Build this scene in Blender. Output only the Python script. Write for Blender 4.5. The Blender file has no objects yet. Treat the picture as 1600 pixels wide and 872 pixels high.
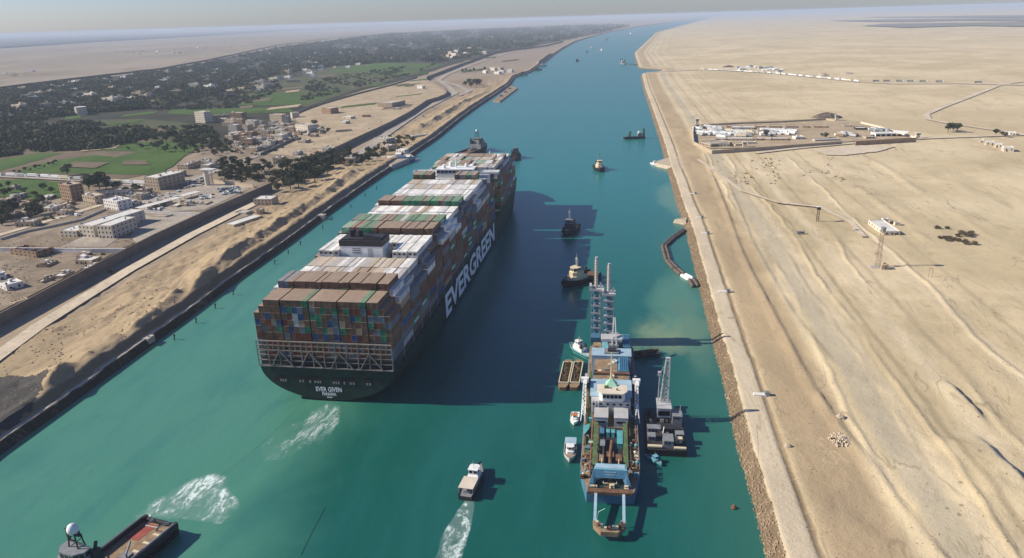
import bpy, math, random
import numpy as np
from mathutils import Matrix, Vector
random.seed(7); np.random.seed(7)
S = bpy.context.scene
COL = S.collection
R = math.radians
# ------------------------------------------------------------------ camera
F, PIT, ROL, YAW = 1150.0, 0.339987, -0.030053, 0.162326
CX, CY, CZ = 122.891, -262.442, 151.278
cyw, syw, cpt, spt, crl, srl = math.cos(YAW), math.sin(YAW), math.cos(PIT), math.sin(PIT), math.cos(ROL), math.sin(ROL)
vR = Vector((cyw, syw, 0)); fw = Vector((-syw, cyw, 0))
vF = fw * cpt - Vector((0, 0, spt)); vU = fw * spt + Vector((0, 0, cpt))
r2 = vR * crl + vU * srl; u2 = vU * crl - vR * srl
cam = bpy.data.cameras.new('camera'); camo = bpy.data.objects.new('camera', cam); COL.objects.link(camo)
camo.matrix_world = Matrix(((r2.x, u2.x, -vF.x, CX), (r2.y, u2.y, -vF.y, CY), (r2.z, u2.z, -vF.z, CZ), (0, 0, 0, 1)))
cam.sensor_width = 36; cam.lens = 36 * F / 1600; cam.clip_start = 1; cam.clip_end = 200000
S.camera = camo
# ------------------------------------------------------------------ light
SUN_EL, SUN_AZ = 33.0, 6.0          # rays travel toward +X, turned a little to +Y
W = bpy.data.worlds.new('World'); S.world = W; W.use_nodes = True
wn = W.node_tree; wn.nodes.clear()
sky = wn.nodes.new('ShaderNodeTexSky'); sky.sky_type = 'NISHITA'; sky.sun_disc = False
sky.sun_elevation = R(SUN_EL); sky.sun_rotation = R(270 - SUN_AZ)
sky.air_density = 1.0; sky.dust_density = 0.4; sky.ozone_density = 4.0; sky.altitude = 0
bg = wn.nodes.new('ShaderNodeBackground'); bg.inputs[1].default_value = 0.06
wo = wn.nodes.new('ShaderNodeOutputWorld')
tint = wn.nodes.new('ShaderNodeMix'); tint.data_type = 'RGBA'; tint.blend_type = 'MULTIPLY'; tint.inputs[0].default_value = 1; tint.inputs[7].default_value = (1.0, 1.05, 1.36, 1)
wn.links.new(sky.outputs[0], tint.inputs[6]); wn.links.new(tint.outputs[2], bg.inputs[0]); wn.links.new(bg.outputs[0], wo.inputs[0])
sun = bpy.data.lights.new('sun', 'SUN'); sun.energy = 4.8; sun.angle = R(0.5); sun.color = (1.0, 0.915, 0.76)
suno = bpy.data.objects.new('sun', sun); COL.objects.link(suno)
sd = Vector((math.cos(R(SUN_EL)) * math.cos(R(SUN_AZ)), math.cos(R(SUN_EL)) * math.sin(R(SUN_AZ)), -math.sin(R(SUN_EL))))
suno.rotation_euler = sd.to_track_quat('-Z', 'Y').to_euler()
suno.location = (-300, 0, 300)
S.view_settings.view_transform = 'Standard'; S.view_settings.look = 'None'
S.view_settings.exposure = 0.55; S.view_settings.gamma = 1
HAZE_DENSITY = 7.8e-5
# ------------------------------------------------------------------ helpers
def G(x, y, z=0.0):
    "point at height z that the photograph shows at (x, y)"
    a, b = x - 800, y - 436
    xr = a * crl + b * srl; yr = -a * srl + b * crl
    d = vF + vR * (xr / F) - vU * (yr / F)
    t = (z - CZ) / d.z
    return Vector((CX, CY, CZ)) + d * t

def PX(p):
    d = Vector(p) - Vector((CX, CY, CZ))
    z = d.dot(vF); x = F * d.dot(vR) / z; y = -F * d.dot(vU) / z
    return 800 + x * crl - y * srl, 436 + x * srl + y * crl

class MB:
    def __init__(s): s.v = []; s.f = []; s.m = []
    def add(s, vs, fs, m=0):
        o = len(s.v); s.v += [tuple(v) for v in vs]
        for f in fs: s.f.append(tuple(i + o for i in f)); s.m.append(m)
        return s
    def box(s, x0, x1, y0, y1, z0, z1, m=0, rz=0, c=None, top=1.0):
        cx, cy = (x0 + x1) / 2, (y0 + y1) / 2
        vs = []
        for z, k in ((z0, 1), (z1, top)):
            for x, y in ((x0, y0), (x1, y0), (x1, y1), (x0, y1)):
                vs.append((cx + (x - cx) * k, cy + (y - cy) * k, z))
        if rz:
            ca, sa = math.cos(rz), math.sin(rz)
            if c is None: c = (cx, cy)
            vs = [(c[0] + (x - c[0]) * ca - (y - c[1]) * sa, c[1] + (x - c[0]) * sa + (y - c[1]) * ca, z) for x, y, z in vs]
        return s.add(vs, ((3, 2, 1, 0), (4, 5, 6, 7), (0, 1, 5, 4), (1, 2, 6, 5), (2, 3, 7, 6), (3, 0, 4, 7)), m)
    def prism(s, poly, z0, z1, m=0, k=1.0):
        n = len(poly); cx = sum(p[0] for p in poly) / n; cy = sum(p[1] for p in poly) / n
        vs = [(p[0], p[1], z0) for p in poly] + [(cx + (p[0] - cx) * k, cy + (p[1] - cy) * k, z1) for p in poly]
        fs = [tuple(range(n - 1, -1, -1)), tuple(range(n, 2 * n))] + [(i, (i + 1) % n, n + (i + 1) % n, n + i) for i in range(n)]
        return s.add(vs, fs, m)
    def tube(s, pts, r, n=6, m=0, caps=True):
        pts = [Vector(p) for p in pts]; rs = r if isinstance(r, (list, tuple)) else [r] * len(pts)
        vs = []; fs = []
        for i, p in enumerate(pts):
            d = (pts[min(i + 1, len(pts) - 1)] - pts[max(i - 1, 0)]).normalized()
            a = d.cross(Vector((0, 0, 1)) if abs(d.z) < .9 else Vector((1, 0, 0))).normalized(); b = d.cross(a)
            for k in range(n):
                t = 2 * math.pi * (k + .5) / n; vs.append(p + (a * math.cos(t) + b * math.sin(t)) * rs[i])
        for i in range(len(pts) - 1):
            for k in range(n):
                fs.append((i * n + k, i * n + (k + 1) % n, (i + 1) * n + (k + 1) % n, (i + 1) * n + k))
        if caps: fs += [tuple(range(n)), tuple(range(len(pts) * n - 1, (len(pts) - 1) * n - 1, -1))]
        return s.add(vs, fs, m)
    def bar(s, a, b, w, m=0): return s.tube([a, b], w * .7, 4, m)
    def lathe(s, prof, c=(0, 0), n=12, m=0):
        vs = []; fs = []
        for r, z in prof:
            for k in range(n):
                t = 2 * math.pi * k / n; vs.append((c[0] + r * math.cos(t), c[1] + r * math.sin(t), z))
        for i in range(len(prof) - 1):
            for k in range(n): fs.append((i * n + k, i * n + (k + 1) % n, (i + 1) * n + (k + 1) % n, (i + 1) * n + k))
        fs += [tuple(range(n - 1, -1, -1)), tuple(range((len(prof) - 1) * n, len(prof) * n))]
        return s.add(vs, fs, m)
    def loft(s, rings, m=0, closed=False, caps=True):
        n = len(rings[0]); vs = [p for r in rings for p in r]; fs = []
        for i in range(len(rings) - 1):
            for k in range(n if closed else n - 1):
                fs.append((i * n + k, i * n + (k + 1) % n, (i + 1) * n + (k + 1) % n, (i + 1) * n + k))
        if caps: fs += [tuple(range(n - 1, -1, -1)), tuple(range((len(rings) - 1) * n, len(rings) * n))]
        return s.add(vs, fs, m)
    def lattice(s, a, b, w0, w1, n, t, m=0, t2=None):
        "square lattice mast from a to b"
        a, b = Vector(a), Vector(b); d = (b - a).normalized()
        u = d.cross(Vector((0, 1, 0)) if abs(d.y) < .8 else Vector((1, 0, 0))).normalized(); v = d.cross(u); t2 = t2 or t * .6
        def cn(i):
            k = i / n; p = a.lerp(b, k); w = (w0 + (w1 - w0) * k) / 2
            return [p + u * w + v * w, p - u * w + v * w, p - u * w - v * w, p + u * w - v * w]
        for j in range(4): s.bar(cn(0)[j], cn(n)[j], t, m)
        for i in range(n):
            c0, c1 = cn(i), cn(i + 1)
            for j in range(4):
                s.bar(c0[j], c1[(j + 1) % 4], t2, m)
                s.bar(c1[j], c1[(j + 1) % 4], t2, m)
        return s
    def build(s, name, mats, parent=None, smooth=False):
        me = bpy.data.meshes.new(name); me.from_pydata(s.v, [], s.f)
        if not isinstance(mats, (list, tuple)): mats = [mats]
        for q in mats: me.materials.append(q)
        if len(mats) > 1: me.polygons.foreach_set('material_index', s.m)
        if smooth: me.polygons.foreach_set('use_smooth', [True] * len(s.f))
        me.update()
        return link(name, me, parent)

def link(name, me, parent=None):
    o = bpy.data.objects.new(name, me); COL.objects.link(o)
    if parent is not None: o.parent = parent
    return o
def tag(o, label=None, cat=None, group=None, kind=None):
    if label: o['label'] = label
    if cat: o['category'] = cat
    if group: o['group'] = group
    if kind: o['kind'] = kind
    return o
def thing(name, label, cat, loc=(0, 0, 0), rz=0, group=None):
    o = bpy.data.objects.new(name, None); COL.objects.link(o); o.empty_display_size = 1
    o.location = loc; o.rotation_euler = (0, 0, rz)
    return tag(o, label, cat, group)
CH = {}
def copy_tree(o, parent=None):
    c = o.copy(); COL.objects.link(c)
    if parent is not None: c.parent = parent
    for ch in list(o.children): copy_tree(ch, c)
    return c
ONES = 'zeroth first second third fourth fifth sixth seventh eighth ninth tenth eleventh twelfth thirteenth fourteenth fifteenth sixteenth seventeenth eighteenth nineteenth'.split()
TENS = {2: 'twent', 3: 'thirt', 4: 'fort', 5: 'fift', 6: 'sixt', 7: 'sevent', 8: 'eight', 9: 'ninet'}
def nth(n):
    if n < 20: return ONES[n]
    if n % 10 == 0: return TENS[n // 10] + 'ieth'
    return TENS[n // 10] + 'y-' + ONES[n % 10]

# ------------------------------------------------------------------ materials
class NT:
    def __init__(s, name):
        s.mat = bpy.data.materials.new(name); s.mat.use_nodes = True; s.t = s.mat.node_tree; s.t.nodes.clear()
        s.out = s.t.nodes.new('ShaderNodeOutputMaterial')
    def n(s, typ, ins=None, **props):
        nd = s.t.nodes.new('ShaderNode' + typ)
        for k, v in props.items(): setattr(nd, k, v)
        for k, v in (ins or {}).items(): s.set(nd.inputs[k], v)
        return nd
    def set(s, sock, v):
        if hasattr(v, 'outputs'): v = v.outputs[0]
        if hasattr(v, 'links'): s.t.links.new(v, sock)
        else:
            if isinstance(v, (tuple, list)) and len(v) == 3 and sock.type == 'RGBA': v = (*v, 1)
            sock.default_value = v
    def math(s, op, a, b=0.0, clamp=False):
        nd = s.n('Math', operation=op, use_clamp=clamp); s.set(nd.inputs[0], a); s.set(nd.inputs[1], b); return nd
    def mix(s, f, a, b, blend='MIX'):
        nd = s.n('Mix', data_type='RGBA', blend_type=blend)
        s.set(nd.inputs[0], f); s.set(nd.inputs[6], a); s.set(nd.inputs[7], b); return nd.outputs[2]
    def noise(s, vec, scale, detail=4, rough=.6, dist=0):
        nd = s.n('TexNoise', {'Scale': scale, 'Detail': detail, 'Roughness': rough, 'Distortion': dist})
        if vec is not None: s.set(nd.inputs['Vector'], vec)
        return nd.outputs[0]
    def ramp(s, f, a, b, smooth=True):
        nd = s.n('MapRange', interpolation_type='SMOOTHSTEP' if smooth else 'LINEAR'); s.set(nd.inputs[0], f)
        nd.inputs[1].default_value = a; nd.inputs[2].default_value = b; return nd.outputs[0]
    def vmul(s, v, k):
        nd = s.n('VectorMath', operation='MULTIPLY'); s.set(nd.inputs[0], v); nd.inputs[1].default_value = k; return nd.outputs[0]
    def pos(s): return s.n('NewGeometry').outputs['Position']
    def obj(s): return s.n('TexCoord').outputs['Object']
    def bsdf(s, col, rough=.8, spec=.3, metal=0, bump=None, bd=.1, bs=.5, **kw):
        b = s.n('BsdfPrincipled', {'Base Color': col, 'Roughness': rough, 'Specular IOR Level': spec, 'Metallic': metal})
        for k, v in kw.items(): s.set(b.inputs[k], v)
        if bump is not None:
            bn = s.n('Bump', {'Strength': bs, 'Distance': bd, 'Height': bump}); s.set(b.inputs['Normal'], bn)
        s.set(s.out.inputs[0], b); return s.mat
def paint(name, col, rough=.5, var=.25, scale=.6, dirt=(.09, .06, .04), amount=.35, metal=0, rand=0):
    t = NT(name); p = t.obj()
    n1 = t.noise(p, scale, 5, .65); n2 = t.noise(t.vmul(p, (1, 1, .25)), scale * 3, 4, .7)
    c = t.mix(t.ramp(n1, .3, .75), tuple(x * (1 - var) for x in col), tuple(min(1, x * (1 + var)) for x in col))
    if rand:
        oi = t.n('ObjectInfo').outputs['Random']
        hs = t.n('HueSaturation', {'Color': c}); t.set(hs.inputs['Value'], t.math('ADD', t.math('MULTIPLY', oi, rand * 2), 1 - rand)); c = hs.outputs[0]
    c = t.mix(t.math('MULTIPLY', t.ramp(n2, .52, .8), amount), c, dirt)
    return t.bsdf(c, rough, .3, metal)
M = {}
M['hull_green'] = paint('hull_green', (.004, .030, .022), .65, .3, .08, (.02, .022, .02), .3)
M['deck_green'] = paint('deck_green', (.03, .06, .045), .8, .3, .3)
M['white'] = paint('white_paint', (.72, .72, .70), .5, .06, .4, (.35, .3, .24), .3)
M['offwhite'] = paint('cream_paint', (.62, .53, .36), .5, .1, .5, (.3, .22, .12), .3)
M['ltgrey'] = paint('light_grey_steel', (.42, .42, .42), .6, .12, .5, (.2, .15, .1), .35)
M['grey'] = paint('grey_steel', (.2, .21, .22), .6, .2, .5)
M['dark'] = paint('dark_steel', (.03, .03, .034), .6, .3, .5, (.06, .04, .03), .4)
M['black'] = paint('black_hull_paint', (.012, .013, .016), .5, .3, .3, (.05, .03, .02), .3)
M['rust'] = paint('rusty_brown_steel', (.16, .085, .05), .85, .35, .5, (.05, .03, .02), .5)
M['rustdeck'] = paint('worn_brown_deck', (.26, .18, .11), .9, .3, .35, (.08, .06, .05), .5)
M['reddeck'] = paint('faded_red_deck', (.30, .075, .055), .85, .2, .5, (.12, .08, .06), .4)
M['blue'] = paint('blue_hull_paint', (.06, .17, .27), .5, .2, .3, (.1, .08, .07), .35)
M['cyan'] = paint('light_blue_paint', (.16, .38, .47), .5, .15, .3, (.15, .12, .1), .35)
M['paleblue'] = paint('pale_blue_roof', (.30, .42, .50), .6, .12, .3, (.2, .17, .14), .35)
M['turq'] = paint('turquoise_paint', (.10, .36, .38), .5, .2, .4)
M['green'] = paint('green_deck_paint', (.09, .14, .055), .8, .25, .4, (.1, .07, .05), .5)
M['mint'] = paint('mint_green_paint', (.30, .56, .40), .6, .1, .5)
M['orange'] = paint('orange_paint', (.5, .16, .04), .6, .1, .5)
M['yellow'] = paint('yellow_paint', (.6, .42, .06), .6, .1, .5)
M['red'] = paint('red_paint', (.42, .05, .04), .6, .1, .5)
M['glass'] = paint('dark_window_glass', (.012, .016, .02), .15, .1, .5, (.02, .02, .02), .1)
M['mud'] = paint('dredged_mud', (.07, .05, .032), .95, .5, .35, (.22, .15, .08), .6)
M['pipe'] = paint('stained_pipe_float', (.11, .085, .07), .8, .3, .5)
M['rubber'] = paint('black_rubber', (.015, .015, .015), .9, .2, 1)
M['concrete'] = paint('weathered_concrete', (.42, .39, .34), .9, .12, .25, (.22, .18, .13), .4)
M['stucco'] = paint('tan_plaster', (.44, .35, .25), .9, .15, .2, (.24, .18, .12), .4, rand=.15)
M['brick'] = paint('raw_brick_wall', (.30, .20, .13), .95, .2, .3, (.2, .14, .1), .45, rand=.2)
M['palewall'] = paint('pale_plaster', (.58, .51, .41), .9, .1, .2, (.36, .29, .2), .3, rand=.1)
M['whitewall'] = paint('white_plaster', (.68, .65, .60), .9, .08, .2, (.42, .36, .28), .3)
M['roofdust'] = paint('dusty_flat_roof', (.46, .40, .32), .95, .2, .25, (.2, .16, .11), .5, rand=.15)
M['rooflight'] = paint('pale_sheet_roof', (.60, .58, .54), .8, .12, .2, (.34, .29, .22), .4)
M['darkopen'] = paint('dark_opening', (.018, .017, .016), .9, .2, 1)
M['wallgrey'] = paint('long_wall_render', (.185, .155, .125), .95, .15, .15, (.16, .12, .09), .45)
M['tyre'] = M['rubber']
M['bark'] = paint('tree_bark', (.10, .075, .05), .95, .3, 2)

def leaf(name, a, b, rand=.25):
    t = NT(name); n = t.noise(t.obj(), .9, 3, .6)
    c = t.mix(t.ramp(n, .3, .7), a, b)
    hs = t.n('HueSaturation', {'Color': c}); t.set(hs.inputs['Value'], t.math('ADD', t.math('MULTIPLY', t.n('ObjectInfo').outputs['Random'], rand * 2), 1 - rand))
    return t.bsdf(hs.outputs[0], .8, .15)
M['leaf'] = leaf('dusty_olive_leaves', (.040, .052, .022), (.105, .11, .055))
M['leaf2'] = leaf('dark_leaves', (.032, .046, .022), (.085, .10, .045))
M['scrub'] = leaf('dry_scrub', (.06, .05, .03), (.13, .105, .06))
t = NT('far_wood_leaves'); p = t.pos()
c = t.mix(t.ramp(t.noise(p, .02, 4, .6), .35, .7), (.024, .036, .016), (.085, .10, .042))
c = t.mix(t.math('MULTIPLY', t.ramp(t.noise(p, .09, 3, .7), .5, .72), .6), c, (.10, .095, .055))
M['wood'] = t.bsdf(c, .85, .1)

# sand / ground of the two banks: "shore" is the distance from the waterline in metres
def sand_mat(name, bands, lo, hi, far, fine=1.0, far0=1500):
    t = NT(name); p = t.pos(); sh = t.n('Attribute', attribute_name='shore').outputs['Fac']
    big = t.noise(p, .0045, 5, .62, .6); mid = t.noise(t.vmul(p, (1, .35, 1)), .035, 6, .66, .8)
    str_ = t.noise(t.vmul(p, (.25, 1, 1)), .022, 5, .7, 1.2); sml = t.noise(p, .35, 5, .7)
    c = t.mix(t.ramp(big, .36, .64), lo, hi)
    c = t.mix(t.math('MULTIPLY', t.ramp(mid, .48, .72), .55), c, tuple(x * .72 for x in lo))
    c = t.mix(t.math('MULTIPLY', t.ramp(str_, .55, .75), .45), c, tuple(min(1, x * 1.18) for x in hi))
    wob = t.math('ADD', sh, t.math('MULTIPLY', t.math('SUBTRACT', t.noise(p, .08, 4, .6), .5), 3.0))
    for a, b, soft, col, k in bands:
        m = t.math('MULTIPLY', t.ramp(wob, a - soft, a + soft), t.ramp(wob, b + soft, b - soft))
        cc = t.mix(t.ramp(mid, .35, .7), col, tuple(x * .8 for x in col))
        c = t.mix(t.math('MULTIPLY', m, k), c, cc)
    c = t.mix(t.math('MULTIPLY', t.ramp(sml, .5, .85), .35 * fine), c, tuple(x * .55 for x in lo))
    grit = t.noise(p, 1.3, 3, .75)
    c = t.mix(t.math('MULTIPLY', t.ramp(grit, .5, .8), .38 * fine), c, tuple(x * .5 for x in lo))
    trk = t.math('ABSOLUTE', t.math('SUBTRACT', t.noise(t.vmul(p, (1, .16, 1)), .055, 3, .5, 1.0), .5))
    trk = t.math('MULTIPLY', t.ramp(trk, .011, .002), t.ramp(t.noise(p, .02, 3), .42, .56))
    c = t.mix(t.math('MULTIPLY', trk, .5 * fine), c, tuple(x * .5 for x in lo))
    crk = t.math('ABSOLUTE', t.math('SUBTRACT', t.noise(p, .03, 6, .62, 1.5), .5))
    c = t.mix(t.math('MULTIPLY', t.math('MULTIPLY', t.ramp(crk, .012, .0), t.ramp(t.noise(p, .016, 3), .48, .62)), .3 * fine), c, tuple(min(1, x * 1.25) for x in hi))
    pit = t.n('TexVoronoi', {'Scale': .16, 'Randomness': 1.0}); t.set(pit.inputs['Vector'], p)
    spk = t.math('MULTIPLY', t.ramp(pit.outputs['Distance'], .16, .08), t.ramp(t.noise(p, .012, 3), .54, .62))
    c = t.mix(t.math('MULTIPLY', spk, .6 * fine), c, tuple(x * .35 for x in lo))
    if far:
        yy = t.n('SeparateXYZ', {0: p}).outputs[1]
        c = t.mix(t.math('MULTIPLY', t.ramp(t.math('ADD', yy, t.math('MULTIPLY', t.noise(p, .0008, 4), 800)), far0, far0 + 1500), far[3]), c, far[:3])
    h = t.math('ADD', t.math('MULTIPLY', sml, .7), t.math('MULTIPLY', grit, .3))
    return t.bsdf(c, .95, .1, bump=h, bd=.8, bs=.6)
M['sand_east'] = sand_mat('pale_desert_sand', [
    (-8, 4.6, .5, (.17, .12, .075), 1), (5.0, 13.2, .7, (.60, .50, .36), .95), (13.4, 15.4, .5, (.24, .17, .10), .75),
    (16.5, 40, 4.5, (.40, .295, .18), .8), (41.5, 47, 1.2, (.60, .49, .32), .8), (49, 60, 1.6, (.45, .39, .285), .8), (60.5, 66, 1.5, (.63, .52, .35), .8), (74, 76.5, .8, (.36, .28, .17), .6), (83, 90, 2, (.64, .53, .36), .7), (98, 101, 1, (.38, .30, .19), .5), (118, 124, 2, (.63, .52, .36), .6), (140, 143, 1, (.40, .32, .2), .5)],
    (.48, .385, .235), (.61, .50, .325), None)
M['sand_west'] = sand_mat('brown_bank_soil', [
    (-8, 2.4, .3, (.055, .045, .035), 1), (2.7, 4.1, .25, (.46, .42, .36), 1), (4.6, 8.2, .5, (.20, .145, .09), .8),
    (9, 62, 3, (.40, .30, .18), .8)], (.25, .19, .13), (.36, .285, .20), (.26, .21, .165, .9))

def sheet_mat(name, a, b, scale=.05, rough=.95, c3=None, stretch=(1, 1, 1), bd=.3):
    t = NT(name); p = t.vmul(t.pos(), stretch)
    n1 = t.noise(p, scale, 5, .65, .5); n2 = t.noise(p, scale * 9, 4, .7)
    c = t.mix(t.ramp(n1, .33, .67), a, b)
    c = t.mix(t.math('MULTIPLY', t.ramp(n2, .48, .72), .55), c, c3 or tuple(x * .5 for x in a))
    n3 = t.noise(p, scale * 2.6, 4, .7, .8); c = t.mix(t.math('MULTIPLY', t.ramp(n3, .52, .68), .35), c, tuple(min(1, x * 1.3) for x in b))
    return t.bsdf(c, rough, .1, bump=n2, bd=bd, bs=.4)
M['road'] = sheet_mat('dusty_asphalt', (.30, .27, .235), (.38, .34, .29), .03)
M['track'] = sheet_mat('pale_dirt_track', (.50, .42, .31), (.58, .49, .37), .03)
M['paving'] = sheet_mat('dusty_paving', (.30, .26, .215), (.40, .35, .28), .05)
M['crop'] = sheet_mat('green_crop', (.048, .095, .018), (.07, .12, .028), .02, stretch=(1, .4, 1))
M['crop2'] = sheet_mat('young_crop', (.055, .075, .030), (.10, .095, .05), .02)
M['fallow'] = sheet_mat('fallow_brown_field', (.13, .098, .066), (.18, .14, .095), .02)
M['grove'] = sheet_mat('dark_olive_grove_ground', (.028, .032, .022), (.055, .05, .035), .01)  # dark olive ground colour that fills in between the tree clumps
M['yard'] = sheet_mat('pale_yard_dirt', (.33, .255, .165), (.44, .35, .235), .03)
M['greydirt'] = sheet_mat('grey_village_dirt', (.19, .148, .105), (.30, .24, .175), .045)
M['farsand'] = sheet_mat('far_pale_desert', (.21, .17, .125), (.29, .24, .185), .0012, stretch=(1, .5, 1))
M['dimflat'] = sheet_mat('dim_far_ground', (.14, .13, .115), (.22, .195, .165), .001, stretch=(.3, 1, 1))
M['darkpatch'] = sheet_mat('dark_grey_patch', (.055, .052, .05), (.085, .078, .07), .06)
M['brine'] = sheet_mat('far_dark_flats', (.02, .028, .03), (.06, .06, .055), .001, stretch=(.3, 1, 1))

# water
t = NT('canal_water'); p = t.pos(); sp = t.n('SeparateXYZ', {0: p}); X, Y = sp.outputs[0], sp.outputs[1]
wn1 = t.noise(p, .012, 5, .62, .8); wn2 = t.noise(t.vmul(p, (1, .5, 1)), .05, 4, .6, .5)
wob = t.math('MULTIPLY', t.math('SUBTRACT', wn1, .5), 60)
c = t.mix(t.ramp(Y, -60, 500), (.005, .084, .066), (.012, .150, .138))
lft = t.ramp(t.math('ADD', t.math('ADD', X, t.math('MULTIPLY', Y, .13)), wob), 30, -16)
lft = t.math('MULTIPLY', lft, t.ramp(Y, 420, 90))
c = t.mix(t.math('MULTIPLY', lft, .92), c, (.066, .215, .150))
stk = t.ramp(t.noise(t.vmul(p, (1, .22, 1)), .045, 5, .65, .6), .46, .66)
c = t.mix(t.math('MULTIPLY', stk, .3), c, (.016, .120, .110))
edge = t.math('MULTIPLY', t.ramp(t.math('ADD', X, t.math('MULTIPLY', wob, .35)), 132, 172), t.ramp(Y, 420, 250))
c = t.mix(t.math('MULTIPLY', edge, .75), c, (.035, .14, .10))
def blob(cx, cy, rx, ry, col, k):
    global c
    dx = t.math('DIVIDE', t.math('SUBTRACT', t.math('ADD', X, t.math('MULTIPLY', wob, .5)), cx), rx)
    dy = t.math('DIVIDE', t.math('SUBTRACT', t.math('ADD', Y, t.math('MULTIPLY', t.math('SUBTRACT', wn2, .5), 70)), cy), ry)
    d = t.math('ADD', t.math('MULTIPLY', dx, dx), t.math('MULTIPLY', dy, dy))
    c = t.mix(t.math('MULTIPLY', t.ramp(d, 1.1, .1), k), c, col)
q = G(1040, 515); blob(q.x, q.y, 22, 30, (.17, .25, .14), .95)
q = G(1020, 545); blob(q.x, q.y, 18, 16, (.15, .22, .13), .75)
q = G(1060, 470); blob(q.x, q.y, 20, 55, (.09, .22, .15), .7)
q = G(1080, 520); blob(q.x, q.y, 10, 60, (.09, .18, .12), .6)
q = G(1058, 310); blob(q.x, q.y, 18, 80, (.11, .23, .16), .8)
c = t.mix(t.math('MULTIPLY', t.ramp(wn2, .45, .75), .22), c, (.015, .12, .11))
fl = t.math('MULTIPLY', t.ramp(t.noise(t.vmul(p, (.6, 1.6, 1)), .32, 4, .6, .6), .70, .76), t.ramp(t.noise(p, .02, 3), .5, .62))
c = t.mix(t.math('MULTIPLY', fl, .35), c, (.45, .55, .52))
rip = t.math('ADD', t.noise(t.vmul(p, (1, .7, 1)), .30, 4, .6), t.math('MULTIPLY', t.noise(p, .05, 3, .5), 1.5))
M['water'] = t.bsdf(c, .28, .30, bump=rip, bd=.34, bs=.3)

def foam_mat(name, scale, ang, k, fill, stretch=.4):
    t = NT(name); uv = t.n('Attribute', attribute_name='fade').outputs['Fac']
    mp = t.n('Mapping', {'Vector': t.pos(), 'Rotation': (0, 0, ang), 'Scale': (1, stretch, 1)}); p = mp.outputs[0]
    def lace(sc, thr, dist):
        r = t.math('ABSOLUTE', t.math('SUBTRACT', t.noise(p, sc, 5, .6, dist), .5)); return t.ramp(r, thr, .0)
    a = t.math('ADD', t.math('MULTIPLY', lace(scale, .05, 1.6), .8), t.math('MULTIPLY', lace(scale * 2.7, .06, 1.2), .5), True)
    clump = t.ramp(t.noise(p, scale * .8, 5, .7, 1.0), .42, .62)
    a = t.math('MULTIPLY', t.math('ADD', t.math('MULTIPLY', a, clump), t.math('MULTIPLY', t.ramp(t.noise(p, scale * 5, 4, .75), .5, .7), t.math('MULTIPLY', clump, .35)), True), k)
    edge = t.ramp(t.math('ADD', uv, t.math('MULTIPLY', t.math('SUBTRACT', t.noise(t.pos(), .12, 5, .65), .5), 1.1)), .12, .62)
    a = t.math('MULTIPLY', t.math('ADD', a, t.math('MULTIPLY', t.math('ADD', clump, .5), fill), True), t.math('MULTIPLY', edge, t.ramp(uv, 0, .3)), True)
    d = t.n('BsdfDiffuse', {'Color': (.60, .72, .68)}); tr = t.n('BsdfTransparent')
    mx = t.n('MixShader'); t.set(mx.inputs[0], a); t.set(mx.inputs[1], tr); t.set(mx.inputs[2], d)
    t.set(t.out.inputs[0], mx); return t.mat
M['foam'] = foam_mat('sea_foam', .10, R(-38), 1.25, .19)
M['foam2'] = foam_mat('wake_foam', .17, R(12), 1.1, .28, .6)
M['foam3'] = foam_mat('thin_foam', .12, R(-30), .6, .045)
# ------------------------------------------------------------------ terrain
def poly_of(px, z=0): return [G(x, y, z) for x, y in px]
PL = [(-60, 760), (0, 712), (100, 640), (200, 567), (300, 494), (380, 433), (450, 384), (520, 331), (587, 283), (639, 248), (685, 217), (720, 188), (744, 170), (798, 133.6), (806, 121.5), (832, 113), (863, 89), (880, 77), (900, 66), (918, 60), (956, 49.6), (993.6, 42.6), (1040, 36.3)]
PR = [(1230, 980), (1198, 872), (1178, 789), (1153, 703), (1124, 571), (1117, 550), (1093, 451), (1071, 358), (1057, 318), (1050, 290), (1041, 262), (1034, 232), (1018, 180), (1010, 155), (1005, 140), (1001, 120), (1001.5, 116), (1033, 113), (1033, 109.5), (997, 107.5), (990, 84), (1025, 51), (1057, 42.6), (1080, 36)]
def shore(px, y_lo):
    q = [G(x, y) for x, y in px]; Y = [v.y for v in q]; Xs = [v.x for v in q]
    for i in range(1, len(Y)):
        if Y[i] <= Y[i - 1]: Y[i] = Y[i - 1] + .5
    s0 = (Xs[1] - Xs[0]) / (Y[1] - Y[0])
    Y = [y_lo] + Y + [90000]; Xs = [Xs[0] + s0 * 0] + Xs + [Xs[-1] + (90000 - Y[-2]) * .12]
    return np.array(Y), np.array(Xs)
YL, XLs = shore(PL, -900); YR, XRs = shore(PR, -900)
XRs[-1] = XRs[-2] + (90000 - YR[-2]) * .12 + 300
XL = lambda y: np.interp(y, YL, XLs)
XR = lambda y: np.interp(y, YR, XRs)
rng = np.random.RandomState(3)
def vnoise(x, y, sc, seed):
    x = np.asarray(x, float) / sc; y = np.asarray(y, float) / sc
    xi = np.floor(x).astype(np.int64); yi = np.floor(y).astype(np.int64); fx = x - xi; fy = y - yi
    fx = fx * fx * (3 - 2 * fx); fy = fy * fy * (3 - 2 * fy)
    def h(a, b):
        k = (a * 374761393 + b * 668265263 + seed * 974634777) & 0x7fffffff
        k = ((k ^ (k >> 13)) * 1274126177) & 0x7fffffff
        return ((k ^ (k >> 16)) & 0xffff) / 65535.0
    return (h(xi, yi) * (1 - fx) + h(xi + 1, yi) * fx) * (1 - fy) + (h(xi, yi + 1) * (1 - fx) + h(xi + 1, yi + 1) * fx) * fy - .5
def fbm(x, y, sc, seed, n=4):
    return sum(vnoise(x, y, sc / 2 ** i, seed + i) * .5 ** i for i in range(n))
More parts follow.
